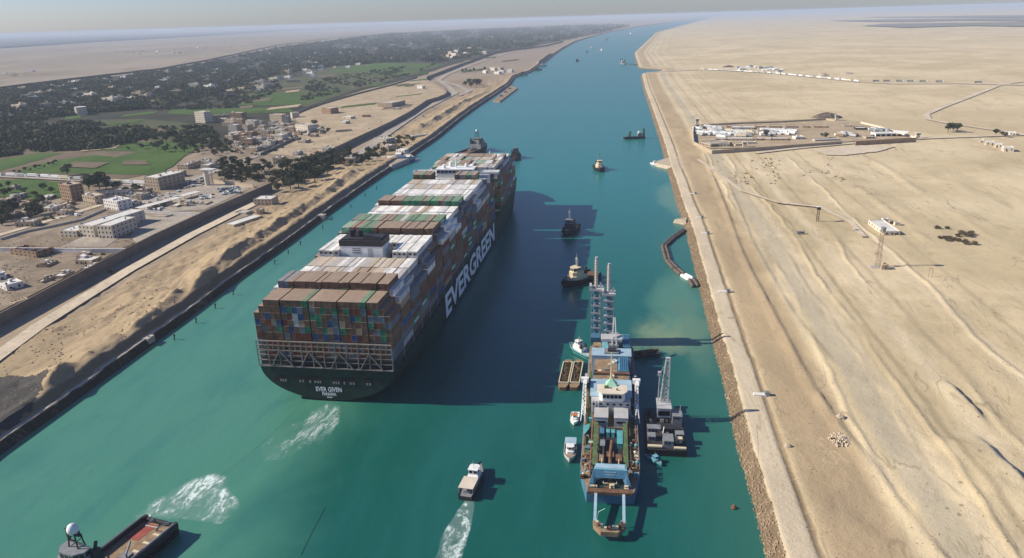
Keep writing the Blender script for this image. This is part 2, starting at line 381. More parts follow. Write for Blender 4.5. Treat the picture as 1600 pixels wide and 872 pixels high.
def side(px, z, x, y):
    "signed x distance from a polyline that runs up the canal, and a fade to its ends"
    q = sorted([G(a, b, z) for a, b in px], key=lambda v: v.y)
    yy = np.array([v.y for v in q]); xx = np.array([v.x for v in q])
    d = x - np.interp(y, yy, xx)
    e = np.clip((y - yy[0]) / 14 + .5, 0, 1) * np.clip((yy[-1] - y) / 14 + .5, 0, 1)
    return d, e
def ridge(px, z, x, y, h, wl, wr):
    d, e = side(px, z, x, y); e = e * e * (3 - 2 * e)
    k = np.where(d < 0, 1 + d / wl, 1 - d / wr)
    return np.clip(k, 0, 1) * h * e * (1 + (.9 if h < 10.5 else .25) * fbm(x, y, 16, 31, 4))
LR = [
      ([(78, 598), (96, 572), (118, 562)], 9, 5, 18, 6), ([(130, 556), (150, 537), (180, 518)], 9, 5, 18, 6),
      ([(205, 508), (240, 482), (282, 448)], 9, 5, 20, 6), ([(300, 445), (350, 402), (400, 368)], 9, 5.5, 20, 7),
      ([(395, 370), (450, 335), (500, 300)], 9, 4.5, 20, 7), ([(500, 300), (530, 277), (560, 258)], 10, 4.5, 20, 8),
      ([(654, 196), (690, 178), (714, 162)], 9, 5, 18, 9), ([(716, 160), (745, 148), (760, 140)], 9, 4, 15, 9),
      ([(845, 96), (856, 88), (866, 83)], 10, 12, 20, 16)]
RR = [([(1100, 240), (1125, 300), (1163, 400), (1215, 500), (1270, 600), (1330, 685), (1392, 765), (1500, 900)], 4, .8, 5, 1.0),
      ([(1135, 280), (1180, 385), (1240, 490), (1300, 565)], 4, .5, 8, 1.2),
      ([(1480, 602), (1510, 630), (1533, 652)], 4, 1.7, 34, 1.6), ([(1532, 690), (1562, 722), (1600, 760), (1650, 815)], 4, 2.4, 44, 2.4),
      ]
def zwest(x, y):
    s = XL(y) - x
    z = np.interp(s, [-12, -.2, 0, 2.2, 2.4, 4.2, 8.4, 10.5, 16, 26, 1e6], [-6, -1, 0, 3.5, 3.6, 3.65, 7.0, 7.1, 5.6, 5, 5])
    k = np.clip((s - 8) / 8, 0, 1) * np.clip((70 - s) / 14, 0, 1) * np.clip((2500 - y) / 800, 0, 1)
    dd = np.zeros_like(s)
    for px, zz, h, wl, wr in LR: dd = np.maximum(dd, ridge(px, zz, x, y, h * .85, wl, wr))
    k = k * np.clip((y + 10) / 90, .25, 1)
    z = z + dd * np.clip((s - 8.5) / 3, 0, 1) + k * (fbm(x, y, 22, 5) * 2.4 + np.abs(fbm(x, y, 9, 15)) * 1.1 + fbm(x, y, 5, 25, 3) * .9 - np.abs(fbm(x * .6, y, 6, 35, 3)) * 1.0 * (dd > .8) + fbm(x, y, 2.6, 45, 2) * .5)
    z = z + np.clip((s - 4.5) / 2, 0, 1) * np.clip((12 - s) / 2, 0, 1) * fbm(x, y, 7, 9) * 1.2
    return z
def zeast(x, y):
    s = x - XR(y)
    z = np.interp(s, [-12, -2, 0, 4.6, 5.2, 13.2, 14.2, 15.6, 17, 44, 60, 1e6], [-4, -1, 0, 3.3, 3.6, 3.6, 3.0, 3.4, 3.6, 3.8, 4.2, 4.2])
    for px, zz, h, wl, wr in RR: z = z + ridge(px, zz, x, y, h, wl, wr)
    k = np.clip((s - 17) / 12, 0, 1)
    k2 = k * np.clip((1500 - y) / 900, .05, 1)
    z = z + k2 * (fbm(x, y, 45, 21) * 1.0 + fbm(x * 1.0, y * .4, 9, 41) * .4)
    z = z + np.clip((s - 70) / 60, 0, 1) * np.clip((420 - y) / 120, 0, 1) * np.maximum(0, fbm(x, y * .5, 60, 61)) * 1.2
    for s0, h_, w_ in ((45, .7, 1.3), (60, .45, 1.0), (68, .8, 1.5), (93, .7, 1.5), (121, .7, 1.8), (150, .8, 2.4), (196, .9, 3.0)):
        sw = s0 + 9 * fbm(y * 0 + s0, y, 160, int(s0)) + 1.6 * fbm(y * 0 + 3, y, 14, int(s0) + 9) + .02 * (y - 60) * (s0 > 80)
        z = z + h_ * np.clip(1 - np.abs(s - sw) / w_, 0, 1) * np.clip((620 - y) / 100, 0, 1) * np.clip(fbm(y * 0 + 7, y, 90, int(s0) + 4) * 3 + .8, 0, 1)
    # excavated hollow with a clawed rim near the lower right
    c = G(1375, 800, 4); r = np.hypot((x - c.x) / 14, (y - c.y) / 13) + fbm(x, y, 10, 77) * .5
    z = z - np.clip(1.1 - r, 0, .5) * 1.4
    flat = np.clip((y - 520) / 60, 0, 1) * np.clip((s - 30) / 40, 0, 1)
    return z * (1 - flat) + 4.0 * flat
def zg(x, y):
    x = np.atleast_1d(np.asarray(x, float)); y = np.atleast_1d(np.asarray(y, float))
    return float(np.where(x < (XL(y) + XR(y)) / 2, zwest(x, y), zeast(x, y))[0])
def ground(name, sgn, mat):
    s = list(np.arange(-12, 20, .8)) + list(np.arange(20, 130, 1.1)) + list(np.arange(130, 420, 3.0))
    st = 5.0
    while s[-1] < 70000: s.append(s[-1] + st); st *= 1.13
    s = np.array(s)
    y = list(np.arange(-420, 700, 2.4)); st = 3.0
    while y[-1] < 90000: y.append(y[-1] + st); st *= 1.03
    y = np.array(y)
    SS, YY = np.meshgrid(s, y)
    base = XL(YY) if sgn < 0 else XR(YY)
    XX = base + sgn * SS
    ZZ = zwest(XX, YY) if sgn < 0 else zeast(XX, YY)
    ny, ns = SS.shape
    co = np.stack([XX, YY, ZZ], -1).reshape(-1, 3)
    i = np.arange(ny * ns).reshape(ny, ns)
    a, b, c_, d = i[:-1, :-1], i[:-1, 1:], i[1:, 1:], i[1:, :-1]
    q = np.stack([a, b, c_, d] if sgn > 0 else [a, d, c_, b], -1).reshape(-1, 4)
    me = bpy.data.meshes.new(name)
    me.vertices.add(len(co)); me.vertices.foreach_set('co', co.ravel())
    me.loops.add(q.size); me.loops.foreach_set('vertex_index', q.ravel())
    me.polygons.add(len(q)); me.polygons.foreach_set('loop_start', np.arange(0, q.size, 4)); me.polygons.foreach_set('loop_total', np.full(len(q), 4))
    me.polygons.foreach_set('use_smooth', np.ones(len(q), bool))
    at = me.attributes.new('shore', 'FLOAT', 'POINT'); at.data.foreach_set('value', SS.ravel().astype(np.float32))
    me.materials.append(mat); me.update(); me.validate()
    return tag(link(name, me), 'pale sandy desert bank on the right of the canal' if sgn > 0 else 'brown sandy bank and farmland left of the canal', 'ground', kind='structure')
ground('ground', 1, M['sand_east']); ground('ground', -1, M['sand_west'])
mb = MB(); mb.add([(-3000, -900, 0), (3000, -900, 0), (16000, 90000, 0), (-3000, 90000, 0)], [(0, 1, 2, 3)])
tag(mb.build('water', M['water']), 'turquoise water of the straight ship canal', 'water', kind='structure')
# the haze: pale air round the whole place
t = NT('haze_air'); v = t.n('VolumePrincipled', {'Color': (.74, .83, .96), 'Density': HAZE_DENSITY, 'Anisotropy': .0})
t.t.links.new(v.outputs[0], t.out.inputs[1])
mb = MB(); mb.box(-75000, 75000, -1500, 95000, -8, 160); hz = mb.build('haze', t.mat)
tag(hz, 'pale dusty haze that fades the far banks', 'haze', kind='stuff')

# flat sheets lying on the ground: fields, roads, yards
LAYER = [0]
def sheet(name, px, mat, label, cat='ground', z=5.0, lift=None, jag=0):
    LAYER[0] += 1
    q = [G(x, y, z) for x, y in px]
    if jag:
        r = random.Random(len(px) * 7 + int(px[0][0])); out = []
        for i, a in enumerate(q):
            b = q[(i + 1) % len(q)]; n = 7
            for k in range(n):
                p = a.lerp(b, k / n); e = (b - a).length * jag
                out.append(p + Vector((r.uniform(-e, e), r.uniform(-e, e) * 1.5, 0)) * (1 if k else .4))
        q = out
    dist = min(v.y for v in q) + 300
    zz = z + (lift if lift is not None else .05 + dist * .00012) + LAYER[0] * .004
    mb = MB(); mb.add([(v.x, v.y, zz) for v in q], [tuple(range(len(q)))])
    o = mb.build(name, mat); 
    if o.data.polygons[0].normal.z < 0: o.data.flip_normals()
    return tag(o, label, cat, kind='structure')
def strip(name, px, width, mat, label, cat='road', z=5.0, lift=.12):
    LAYER[0] += 1
    q = [G(x, y, z) for x, y in px]; vs = []; fs = []
    zz = z + lift + LAYER[0] * .004
    for i, p in enumerate(q):
        d = (q[min(i + 1, len(q) - 1)] - q[max(0, i - 1)]); d.z = 0; d.normalize(); nn = Vector((-d.y, d.x, 0)) * width / 2
        vs += [(p.x + nn.x, p.y + nn.y, zz), (p.x - nn.x, p.y - nn.y, zz)]
        if i: fs.append((2 * i - 2, 2 * i, 2 * i + 1, 2 * i - 1))
    o = MB().add(vs, fs).build(name, mat)
    if o.data.polygons[0].normal.z < 0: o.data.flip_normals()
    return tag(o, label, cat, kind='structure')
# left bank, far to near
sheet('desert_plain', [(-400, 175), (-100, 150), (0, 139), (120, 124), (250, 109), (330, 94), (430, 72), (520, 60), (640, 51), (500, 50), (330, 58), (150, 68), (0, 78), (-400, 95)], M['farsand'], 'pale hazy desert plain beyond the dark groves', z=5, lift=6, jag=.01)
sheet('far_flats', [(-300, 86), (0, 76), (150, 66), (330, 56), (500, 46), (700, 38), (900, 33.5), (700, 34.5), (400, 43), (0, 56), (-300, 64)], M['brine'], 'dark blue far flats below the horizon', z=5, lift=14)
sheet('grove_ground', [(-200, 165), (0, 141), (120, 126), (250, 111), (330, 96), (430, 74), (600, 52), (760, 44), (940, 38), (985, 40), (955, 48), (900, 60), (830, 74), (760, 87), (700, 103), (645, 122), (560, 143), (470, 172), (420, 200), (350, 232), (250, 225), (120, 232), (0, 240), (-200, 260)], M['grove'], 'dark olive ground under the groves', z=5, lift=.25, jag=.01)
sheet('farmland', [(-150, 300), (0, 300), (100, 300), (220, 275), (300, 240), (330, 215), (300, 195), (220, 187), (100, 190), (0, 205), (-150, 225)], M['fallow'], 'brown fallow farmland', z=5, lift=.35)
fields = [([(-60, 277), (0, 268), (100, 240), (60, 240), (0, 250), (-60, 262)], 'crop'), ([(25, 271), (130, 271), (190, 247), (150, 243), (95, 250), (40, 262)], 'crop'),
    ([(120, 272), (250, 274), (285, 247), (300, 236), (215, 238), (160, 252)], 'crop'), ([(150, 236), (300, 238), (318, 224), (240, 222), (170, 226)], 'crop'),
    ([(-40, 318), (0, 309), (100, 315), (112, 288), (40, 281), (-40, 283)], 'crop'), ([(90, 190), (220, 186), (330, 196), (320, 222), (240, 222), (200, 205), (140, 200)], 'crop2'),
    ([(260, 178), (300, 180), (460, 176), (450, 168), (330, 170), (270, 171)], 'crop'), ([(370, 150), (480, 168), (545, 144), (640, 118), (700, 100), (600, 98), (520, 105), (410, 135)], 'crop2'),
    ([(510, 112), (640, 116), (690, 100), (590, 98)], 'crop'), ([(380, 166), (470, 164), (540, 142), (430, 146)], 'crop'), ([(10, 165), (50, 158), (38, 150), (12, 152)], 'crop2')]
for i, (px, m) in enumerate(fields):
    sheet('green_field', px, M[m], None, z=5, lift=.55 + i * .02, jag=.012)
rf = random.Random(8)
for zone, n in (([(20, 190), (60, 160), (330, 110), (430, 90), (430, 118), (330, 152), (120, 182)], 34), ([(440, 112), (600, 70), (800, 52), (820, 66), (700, 90), (600, 98)], 26), ([(0, 236), (0, 205), (130, 195), (220, 205), (160, 232)], 12), ([(340, 168), (470, 125), (560, 110), (660, 108), (540, 142), (470, 165), (380, 172)], 30)):
    xs_ = [p[0] for p in zone]; ys_ = [p[1] for p in zone]
    for i in range(n):
        x, y = rf.uniform(min(xs_), max(xs_)), rf.uniform(min(ys_), max(ys_))
        k = (y - 30) / 100; w, h_ = rf.uniform(12, 44) * max(.5, k), rf.uniform(1.2, 3.6) * max(.5, k)
        sl = .22 * w * .5
        sheet('green_field', [(x - w / 2, y + sl * .5), (x + w / 2, y - sl * .5 + h_ * .1), (x + w / 2 + w * .12, y - sl * .5 - h_), (x - w / 2 + w * .12, y + sl * .5 - h_)], M[rf.choice(['crop', 'crop', 'crop2', 'fallow', 'yard'])], None, z=5, lift=.85 + i * .01, jag=.02)
sheet('bare_field', [(95, 262), (150, 264), (170, 256), (120, 254)], M['fallow'], None, z=5, lift=.9, jag=.02)
sheet('bare_field', [(190, 259), (235, 259), (225, 252), (195, 253)], M['fallow'], None, z=5, lift=.9, jag=.02)
sheet('village_ground', [(-60, 560), (0, 489), (120, 427), (240, 366), (420, 290), (530, 233), (420, 225), (400, 238), (330, 236), (290, 250), (270, 280), (140, 285), (110, 310), (-60, 325)], M['greydirt'], 'grey dusty ground of the village', z=5, lift=.45)
sheet('compound_yard', [(408, 241), (466, 212), (462, 182), (505, 161), (557, 147), (652, 121), (664, 126), (690, 139), (696, 148), (667, 161), (608, 197), (553, 223), (480, 248), (440, 243)], M['yard'], 'sandy yard of the walled compound', z=5, lift=.6)
sheet('paved_yard', [(95, 388), (165, 388), (205, 362), (130, 372)], M['paving'], 'paved yard before the white building', z=5, lift=.65)
sheet('paved_yard', [(205, 372), (215, 385), (300, 352), (300, 338), (220, 338)], M['paving'], None, z=5, lift=.68)
sheet('parking_ground', [(200, 335), (320, 330), (398, 292), (345, 285), (290, 298), (215, 315)], M['paving'], 'dusty car park behind the long wall', z=5, lift=.7)
strip('road', [(-80, 275), (0, 277), (60, 280), (130, 284), (180, 290), (240, 292), (300, 283), (340, 268), (400, 246), (470, 205)], 9, M['road'], 'grey road with queueing lorries', lift=.95)
strip('road', [(-60, 600), (0, 556), (60, 512), (120, 474), (200, 424), (300, 368), (400, 318)], 9, M['track'], 'pale track along the foot of the long wall', lift=.3)
strip('road', [(560, 243), (610, 206), (660, 172), (700, 152), (712, 146), (700, 135), (685, 126), (700, 116), (740, 101), (790, 84), (840, 75), (880, 70)], 13, M['road'], 'grey road curving beside the canal wall', lift=.5)
strip('road', [(700, 145), (718, 150), (733, 143), (715, 134), (690, 127)], 14, M['road'], None, lift=.55)
strip('road', [(-20, 375), (60, 352), (165, 320)], 7, M['track'], 'pale lane through the village', lift=.75)
# a dark grey sheet draped over the sand at the near left
def in_poly(x, y, P):
    c = False; n = len(P)
    for i in range(n):
        x1, y1 = P[i]; x2, y2 = P[(i + 1) % n]
        if (y1 > y) != (y2 > y) and x < (x2 - x1) * (y - y1) / (y2 - y1) + x1: c = not c
    return c
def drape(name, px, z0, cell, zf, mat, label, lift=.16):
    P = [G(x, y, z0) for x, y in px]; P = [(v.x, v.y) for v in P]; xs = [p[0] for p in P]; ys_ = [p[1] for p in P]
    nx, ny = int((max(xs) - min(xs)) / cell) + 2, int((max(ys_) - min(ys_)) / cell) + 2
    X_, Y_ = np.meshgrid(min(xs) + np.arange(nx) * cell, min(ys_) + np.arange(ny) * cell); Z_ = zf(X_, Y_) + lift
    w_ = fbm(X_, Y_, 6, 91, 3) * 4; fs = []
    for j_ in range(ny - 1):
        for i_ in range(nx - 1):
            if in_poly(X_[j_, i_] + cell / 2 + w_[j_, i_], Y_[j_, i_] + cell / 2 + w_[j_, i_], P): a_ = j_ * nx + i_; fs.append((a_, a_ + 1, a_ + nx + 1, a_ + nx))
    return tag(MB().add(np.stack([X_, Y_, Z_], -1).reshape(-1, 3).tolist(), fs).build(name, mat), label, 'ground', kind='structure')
drape('dark_ground', [(-70, 590), (0, 584), (60, 585), (76, 591), (64, 618), (34, 648), (0, 672), (-70, 715)], 6, .9, zwest, M['darkpatch'], 'dark grey patch of ground on the near left bank')
# right bank roads
strip('road', [(1600, 133.5), (1500, 131), (1400, 131.5), (1340, 128.5), (1280, 122), (1200, 114), (1100, 109), (1040, 112)], 16, M['track'], 'desert road with a line of lorries', z=4, lift=.5)
strip('road', [(1620, 124), (1560, 134), (1520, 150), (1470, 169), (1447, 179), (1450, 187), (1480, 193), (1540, 202), (1580, 208), (1620, 213)], 9, M['track'], 'pale road bending through the desert', z=4, lift=.4)
strip('road', [(1180, 240), (1250, 232), (1340, 224), (1450, 217), (1560, 213), (1620, 211)], 8, M['track'], 'pale road past the walled camp', z=4, lift=.45)
strip('track', [(1090, 250), (1160, 300), (1215, 318), (1280, 325), (1330, 350), (1350, 372)], 4, M['track'], 'faint sandy track to the white roofed house', z=4.2, lift=.6)
sheet('pale_ground', [(1275, 236), (1345, 228), (1400, 230), (1370, 238), (1320, 244), (1290, 243)], M['track'], 'pale graded patch by the camp', z=4, lift=.35, jag=.03)
sheet('camp_yard', [(1083, 225), (1085, 196), (1165, 190), (1300, 186), (1350, 192), (1425, 216), (1300, 224), (1180, 232), (1110, 233)], M['yard'], 'dusty yard inside the walled camp', z=4, lift=.3)
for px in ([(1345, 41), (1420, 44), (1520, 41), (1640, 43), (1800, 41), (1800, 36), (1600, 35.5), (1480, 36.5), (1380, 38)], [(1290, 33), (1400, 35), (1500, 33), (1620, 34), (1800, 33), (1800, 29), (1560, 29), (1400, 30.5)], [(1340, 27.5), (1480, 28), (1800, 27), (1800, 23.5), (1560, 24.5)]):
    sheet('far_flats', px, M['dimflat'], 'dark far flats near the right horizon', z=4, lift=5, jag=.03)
# hills on the left horizon
mb = MB(); vs = []; n = 60
for i in range(n):
    a = R(96 + 34 * i / n) ; d = 30000
    h = 40 + 190 * max(0, math.sin(i / n * 3.1)) * (.6 + .4 * math.sin(i * .9)) * (.7 + .3 * math.sin(i * 2.3))
    h = min(h, 145)
    vs += [(CX + math.cos(a) * d, CY + math.sin(a) * d, -3), (CX + math.cos(a) * (d + 1200), CY + math.sin(a) * (d + 1200), h), (CX + math.cos(a) * (d + 3000), CY + math.sin(a) * (d + 3000), -3)]
fs = []
for i in range(n - 1):
    for k in range(2): fs.append((3 * i + k, 3 * i + k + 1, 3 * i + 4 + k, 3 * i + 3 + k))
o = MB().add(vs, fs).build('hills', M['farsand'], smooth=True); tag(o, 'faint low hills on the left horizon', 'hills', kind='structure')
# foam on the water
def foam(name, px, mat, label, z=.06, soft=1):
    q = [G(x, y) for x, y in px]; c = sum(q, Vector()) / len(q)
    vs = [(c.x, c.y, z)]; fd = [1.0]; fs = []; n = len(q)
    for k, w in ((.55, 1.0), (1.0, 0.0)):
        for v in q: vs.append((c.x + (v.x - c.x) * k, c.y + (v.y - c.y) * k, z)); fd.append(w)
    for i in range(n):
        j = (i + 1) % n; fs.append((0, 1 + i, 1 + j)); fs.append((1 + i, 1 + n + i, 1 + n + j, 1 + j))
    o = MB().add(vs, fs).build(name, mat)
    if o.data.polygons[0].normal.z < 0: o.data.flip_normals()
    at = o.data.attributes.new('fade', 'FLOAT', 'POINT'); at.data.foreach_set('value', fd)
    return tag(o, label, 'foam', kind='stuff')
foam('foam', [(200, 812), (222, 790), (262, 765), (300, 745), (335, 734), (358, 742), (368, 765), (382, 790), (368, 812), (350, 824), (310, 818), (270, 815), (240, 815)], M['foam'], 'white churned foam behind the brown deck vessel', z=.08)
foam('foam', [(478, 690), (470, 660), (485, 640), (515, 626), (535, 632), (535, 655), (520, 680), (500, 700)], M['foam3'], 'thin foam swirls under the stern of the big ship', z=.05)
foam('foam', [(400, 700), (420, 675), (480, 650), (520, 640), (500, 690), (450, 720), (410, 725)], M['foam3'], 'faint streaks of foam astern of the big ship', z=.09)
# wake of the pilot boat: a ribbon with its own fade
ax = [(735, 781, 1.7, 1), (727, 800, 3.2, 1), (718, 822, 4.2, .8), (708, 845, 4.8, .6), (698, 872, 5.2, .45), (686, 905, 5.6, .2), (676, 940, 6, 0)]
vs = []; fd = []; fs = []
for i, (x, y, w, f) in enumerate(ax):
    c = G(x, y)
    for k, e in ((-1, 0), (-.6, 1), (0, .75), (.6, 1), (1, 0)): vs.append((c.x + k * w, c.y - k * w * .15, .07)); fd.append(f * e)
    if i:
        for k in range(4): a = (i - 1) * 5 + k; fs.append((a, a + 5, a + 6, a + 1))
o = MB().add(vs, fs).build('foam', M['foam2'])
if o.data.polygons[0].normal.z < 0: o.data.flip_normals()
at = o.data.attributes.new('fade', 'FLOAT', 'POINT'); at.data.foreach_set('value', fd); tag(o, 'white foaming wake trailing behind the small boat', 'foam', kind='stuff')
# ------------------------------------------------------------------ the container ship (its axis is the Y axis, stern face at y = 0)
ship = thing('container_ship', 'huge dark green container ship loaded high with containers in mid canal', 'container ship')
ZD = 15.7; BM = 29.4
def half_beam(y, lvl):   # lvl 0 = waterline, 1 = deck
    bow = 318 + 18 * lvl
    b = BM
    if y > bow:
        t_ = min(1, (y - bow) / (399.5 - 8 * (1 - lvl) - bow)); b = BM * max(0.02, (1 - t_ ** (2.0 + .5 * lvl)))
    return b
def section(y):
    D = 15.2 + min(1, max(0, y / 55)) ** .8 * 10          # keel depth below deck
    e = 1.0 - .62 * min(1, max(0, y) / 70)                # boxiness
    out = []
    for k in range(15):
        a = math.pi * k / 28
        x = math.cos(a) ** e; z = math.sin(a) ** e
        zz = ZD - D * z; lv = max(0, min(1, zz / ZD))
        out.append((x, zz, lv))
    pts = []
    for x, zz, lv in out: pts.append((x * half_beam(y, lv), zz))
    full = [(x, y, z) for x, z in pts] + [(-x, y, z) for x, z in reversed(pts[:-1])]
    return full
ys = [0, 4, 10, 18, 28, 40, 55, 70, 110, 180, 250, 300, 318, 330, 340, 350, 358, 366, 374, 381, 387, 392, 396, 399.5]
mb = MB(); mb.loft([section(y) for y in ys]); hull = mb.build('hull', M['hull_green'], ship)
# deck, forecastle
mb = MB()
out = [(half_beam(y, 1) - .3, y) for y in ys]
poly = out + [(-x, y) for x, y in reversed(out)]
mb.prism(poly, ZD - .6, ZD + .05)
fo = [(half_beam(y, 1), y) for y in ys if y >= 358]; fo = fo + [(-x, y) for x, y in reversed(fo)]
mb.prism(fo, ZD + .05, 22, 0, 1.03); mb.build('deck', M['deck_green'], ship)
mb = MB(); mb.lathe([(.9, 22), (.6, 38), (.3, 40)], (0, 386), 8); mb.box(-2.5, 2.5, 385.6, 386.4, 33, 34); mb.build('foremast', M['white'], ship)
# stern openings and names on the transom
def text(name, body, wide, tall, mat, parent, M4, off=.02, depth=.06):
    size = tall
    cu = bpy.data.curves.new(name, 'FONT'); cu.body = body; cu.size = size; cu.align_x = 'CENTER'; cu.align_y = 'CENTER'
    cu.offset = off * size; cu.extrude = depth; cu.resolution_u = 2
    tmp = bpy.data.objects.new(name + '_curve', cu); COL.objects.link(tmp)
    dg = bpy.context.evaluated_depsgraph_get(); me = bpy.data.meshes.new_from_object(tmp.evaluated_get(dg))
    bpy.data.objects.remove(tmp); me.materials.clear(); me.materials.append(mat)
    co = np.empty(len(me.vertices) * 3); me.vertices.foreach_get('co', co); co = co.reshape(-1, 3)
    lo, hi = co.min(0), co.max(0); sc = (wide / (hi[0] - lo[0]), tall / (hi[1] - lo[1]))
    me.transform(M4 @ Matrix.Diagonal((sc[0], sc[1], 1, 1)) @ Matrix.Translation((-(lo[0] + hi[0]) / 2, -(lo[1] + hi[1]) / 2, 0))); me.name = name
    return link(name, me, parent)
def frame(o, xa, ya):   # local x -> xa, local y -> ya
    xa = Vector(xa).normalized(); ya = Vector(ya).normalized(); z = xa.cross(ya)
    return Matrix(((xa.x, ya.x, z.x, o[0]), (xa.y, ya.y, z.y, o[1]), (xa.z, ya.z, z.z, o[2]), (0, 0, 0, 1)))
M['lettering'] = paint('white_lettering', (.78, .78, .78), .6, .04, .4, (.5, .48, .45), .2)
st = frame((0, -.09, 5.6), (1, 0, 0), (0, 0, 1))
text('stern_lettering', 'EVER GIVEN', 11.4, 2.1, M['lettering'], ship, st, .012)
text('stern_lettering', 'PANAMA', 6.2, 1.6, M['lettering'], ship, frame((0, -.09, 3.4), (1, 0, 0), (0, 0, 1)), .012)
mb = MB(); mb.box(-1.2, 1.2, -.12, -.02, 1.7, 2.0); mb.build('stern_lettering', M['lettering'], ship)
for a, b in ((-17.6, 4.0), (-9.4, 3.4), (-5.6, 1.8), (-2.2, 4.2), (6.0, 4.2), (9.6, 1.8), (13.0, 3.4), (20.2, 3.4)):
    mb = MB(); x = a - 2.2; mb.box(x - b / 2, x + b / 2, -.14, -.02, 8.7, 11.4); o = mb.build('mooring_port', M['darkopen'], ship)
    k = int(b / 1.2)
    for i in range(k):
        mb = MB(); xx = x - b / 2 + .4 + (b - .8) * (i + .5) / k; mb.box(xx - .35, xx + .35, -.4, -.16, 8.5, 9.4); mb.build('fairlead', M['grey'], o)
for x in (-23.2, 23.6):
    mb = MB(); mb.tube([(x, -.14, 9.6), (x, -.02, 9.6)], 1.0, 10); mb.build('mooring_port', M['darkopen'], ship)
# giant name on the starboard side
letters = 'EVERGREEN'
y0, y1, z0, z1 = 89.0, 236.0, 2.0, 15.2
text('side_lettering', letters, y1 - y0, z1 - z0, M['lettering'], ship, frame((BM + .12, (y0 + y1) / 2, (z0 + z1) / 2), (0, 1, 0), (0, 0, 1)), .028, .05)
# rail of openings along the side under the deck edge
for i in range(40):
    y = 12 + i * 7.0
    mb = MB(); mb.box(BM + .03, BM + .09, y, y + 2.6, 13.9 if not (88 < y < 236) else 15.3, 15.5); mb.build('side_opening', M['darkopen'], ship)
M['lashing'] = paint('weathered_lashing_steel', (.24, .21, .18), .7, .2, .5, (.14, .09, .06), .4)
mb = MB(); zt = 27.4; zb = ZD + .1; yy = -.7
n = 24; w = 2 * BM / n
for i in range(n + 1):
    x = -BM + i * w
    if i % 2 == 0: mb.bar((x, yy, zb if i % 2 == 0 else 23), (x, yy, zt), .34)
    else: mb.bar((x, yy, 23.3), (x, yy, zt), .26)
for z, t_ in ((zb + .1, .5), (18.6, .2), (21.0, .2), (23.3, .42), (25.3, .18), (zt, .5)): mb.bar((-BM, yy, z), (BM, yy, z), t_)
for c0 in (-19.5, -6.6, 6.6, 19.5):
    mb.bar((c0 - 4.2, yy - .2, zb), (c0, yy - .2, 23.3), .4); mb.bar((c0 + 5.8, yy - .2, zb), (c0, yy - .2, 23.3), .4)
for z in (18.6, 21.0, 23.3, 25.3): mb.box(-BM, BM, -.6, .1, z - .1, z)
mb.build('stern_lashing_frame', M['lashing'], ship)
# ---- bays
TIER, BASE, CW, CLEN = 2.9, 19.16, 2.45, 13.9
def colx(c): return (c - 11.5) * 2.395 + (c // 5 - 2) * .36 - .05 * (c % 5 - 2)
pitch = 15.0
bays = []   # (y of aft face, tiers, palette, columns)
full = list(range(24))
pal = {'brown': ['brown'] * 11 + ['green'] * 5 + ['slate'] * 2 + ['tan'], 'mixg': ['green'] * 11 + ['brown'] * 5 + ['slate', 'mint', 'mint', 'grey'],
       'white': ['white'] * 14 + ['grey'] * 3 + ['cream'] * 2, 'cream': ['white'] * 6 + ['cream'] * 7 + ['grey'] * 3 + ['tan'], 'fore': ['white'] * 6 + ['cream'] * 3 + ['brown'] * 5 + ['mint'] * 3 + ['grey'] * 4}
B = [(0.9, 9, 'brown'), (15.9, 10, 'brown'), (30.9, 9, 'cream'), (45.4, 9, 'cream'), (60.5, 10, 'white'), (75, 10, 'white'), (91, 11, 'mixg'), (106, 11, 'mixg'), (121, 10, 'white'), (136, 10, 'white'),
     (151, 11, 'brown'), (166, 10, 'white'), (181, 10, 'white'), (196, 10, 'white'), (211, 10, 'white'), (227, 9, 'brown'), (269, 10, 'fore'), (284, 10, 'fore'), (299, 10, 'fore'), (314, 10, 'fore'), (329, 9, 'fore')]
deep = ['brown'] * 14 + ['green'] * 4 + ['blue'] * 2 + ['slate'] * 5 + ['rustred'] * 4 + ['grey'] * 1 + ['tan'] * 1
rc = random.Random(11)
cells = {}
for bi, (yb, nt, pl) in enumerate(B):
    for c in range(24):
        e = min(c, 23 - c); nn = nt - (2 if e == 0 else 1 if e == 1 else 0)
        if bi == 4 and 6 <= c <= 14: continue            # funnel casing
        if bi == 4 and 15 <= c <= 16: nn = 5
        if bi == 4 and c == 5: nn = nt
        if bi == 15: nn = 11 if c in (2, 3, 4, 5, 6, 14, 15, 16, 17, 18, 19) else (9 if 1 < c < 22 else 8)
        xm = half_beam(min(yb + CLEN, 399), 1)
        xc = colx(c)
        if abs(xc) + 1.3 > xm + 2.5: continue
        if bi >= 16 and rc.random() < .12: nn -= 1
        for k in range(nn):
            topk = k >= nn - 1
            if topk: col = rc.choice(pal[pl])
            elif pl in ('white', 'cream') and k >= nn - 2: col = rc.choice(['white', 'grey', 'brown', 'slate', 'cream'] if e <= 1 else ['white', 'white', 'grey', 'cream'])
            else: col = rc.choice(deep)
            if bi in (0,) and k < nn - 1: col = rc.choice(['brown'] * 9 + ['green'] * 3 + ['blue'] * 3 + ['slate'] * 3 + ['grey'] * 1 + ['rustred'] * 2 + ['tan'])
            if bi == 0 and k < 3: col = rc.choice(['brown', 'brown', 'rustred', 'slate'])
            if topk and e <= 1: col = rc.choice(['grey', 'slate', 'white', 'brown', 'slate']) if bi > 0 else rc.choice(['brown', 'grey'])
            cells[(bi, c, k)] = col
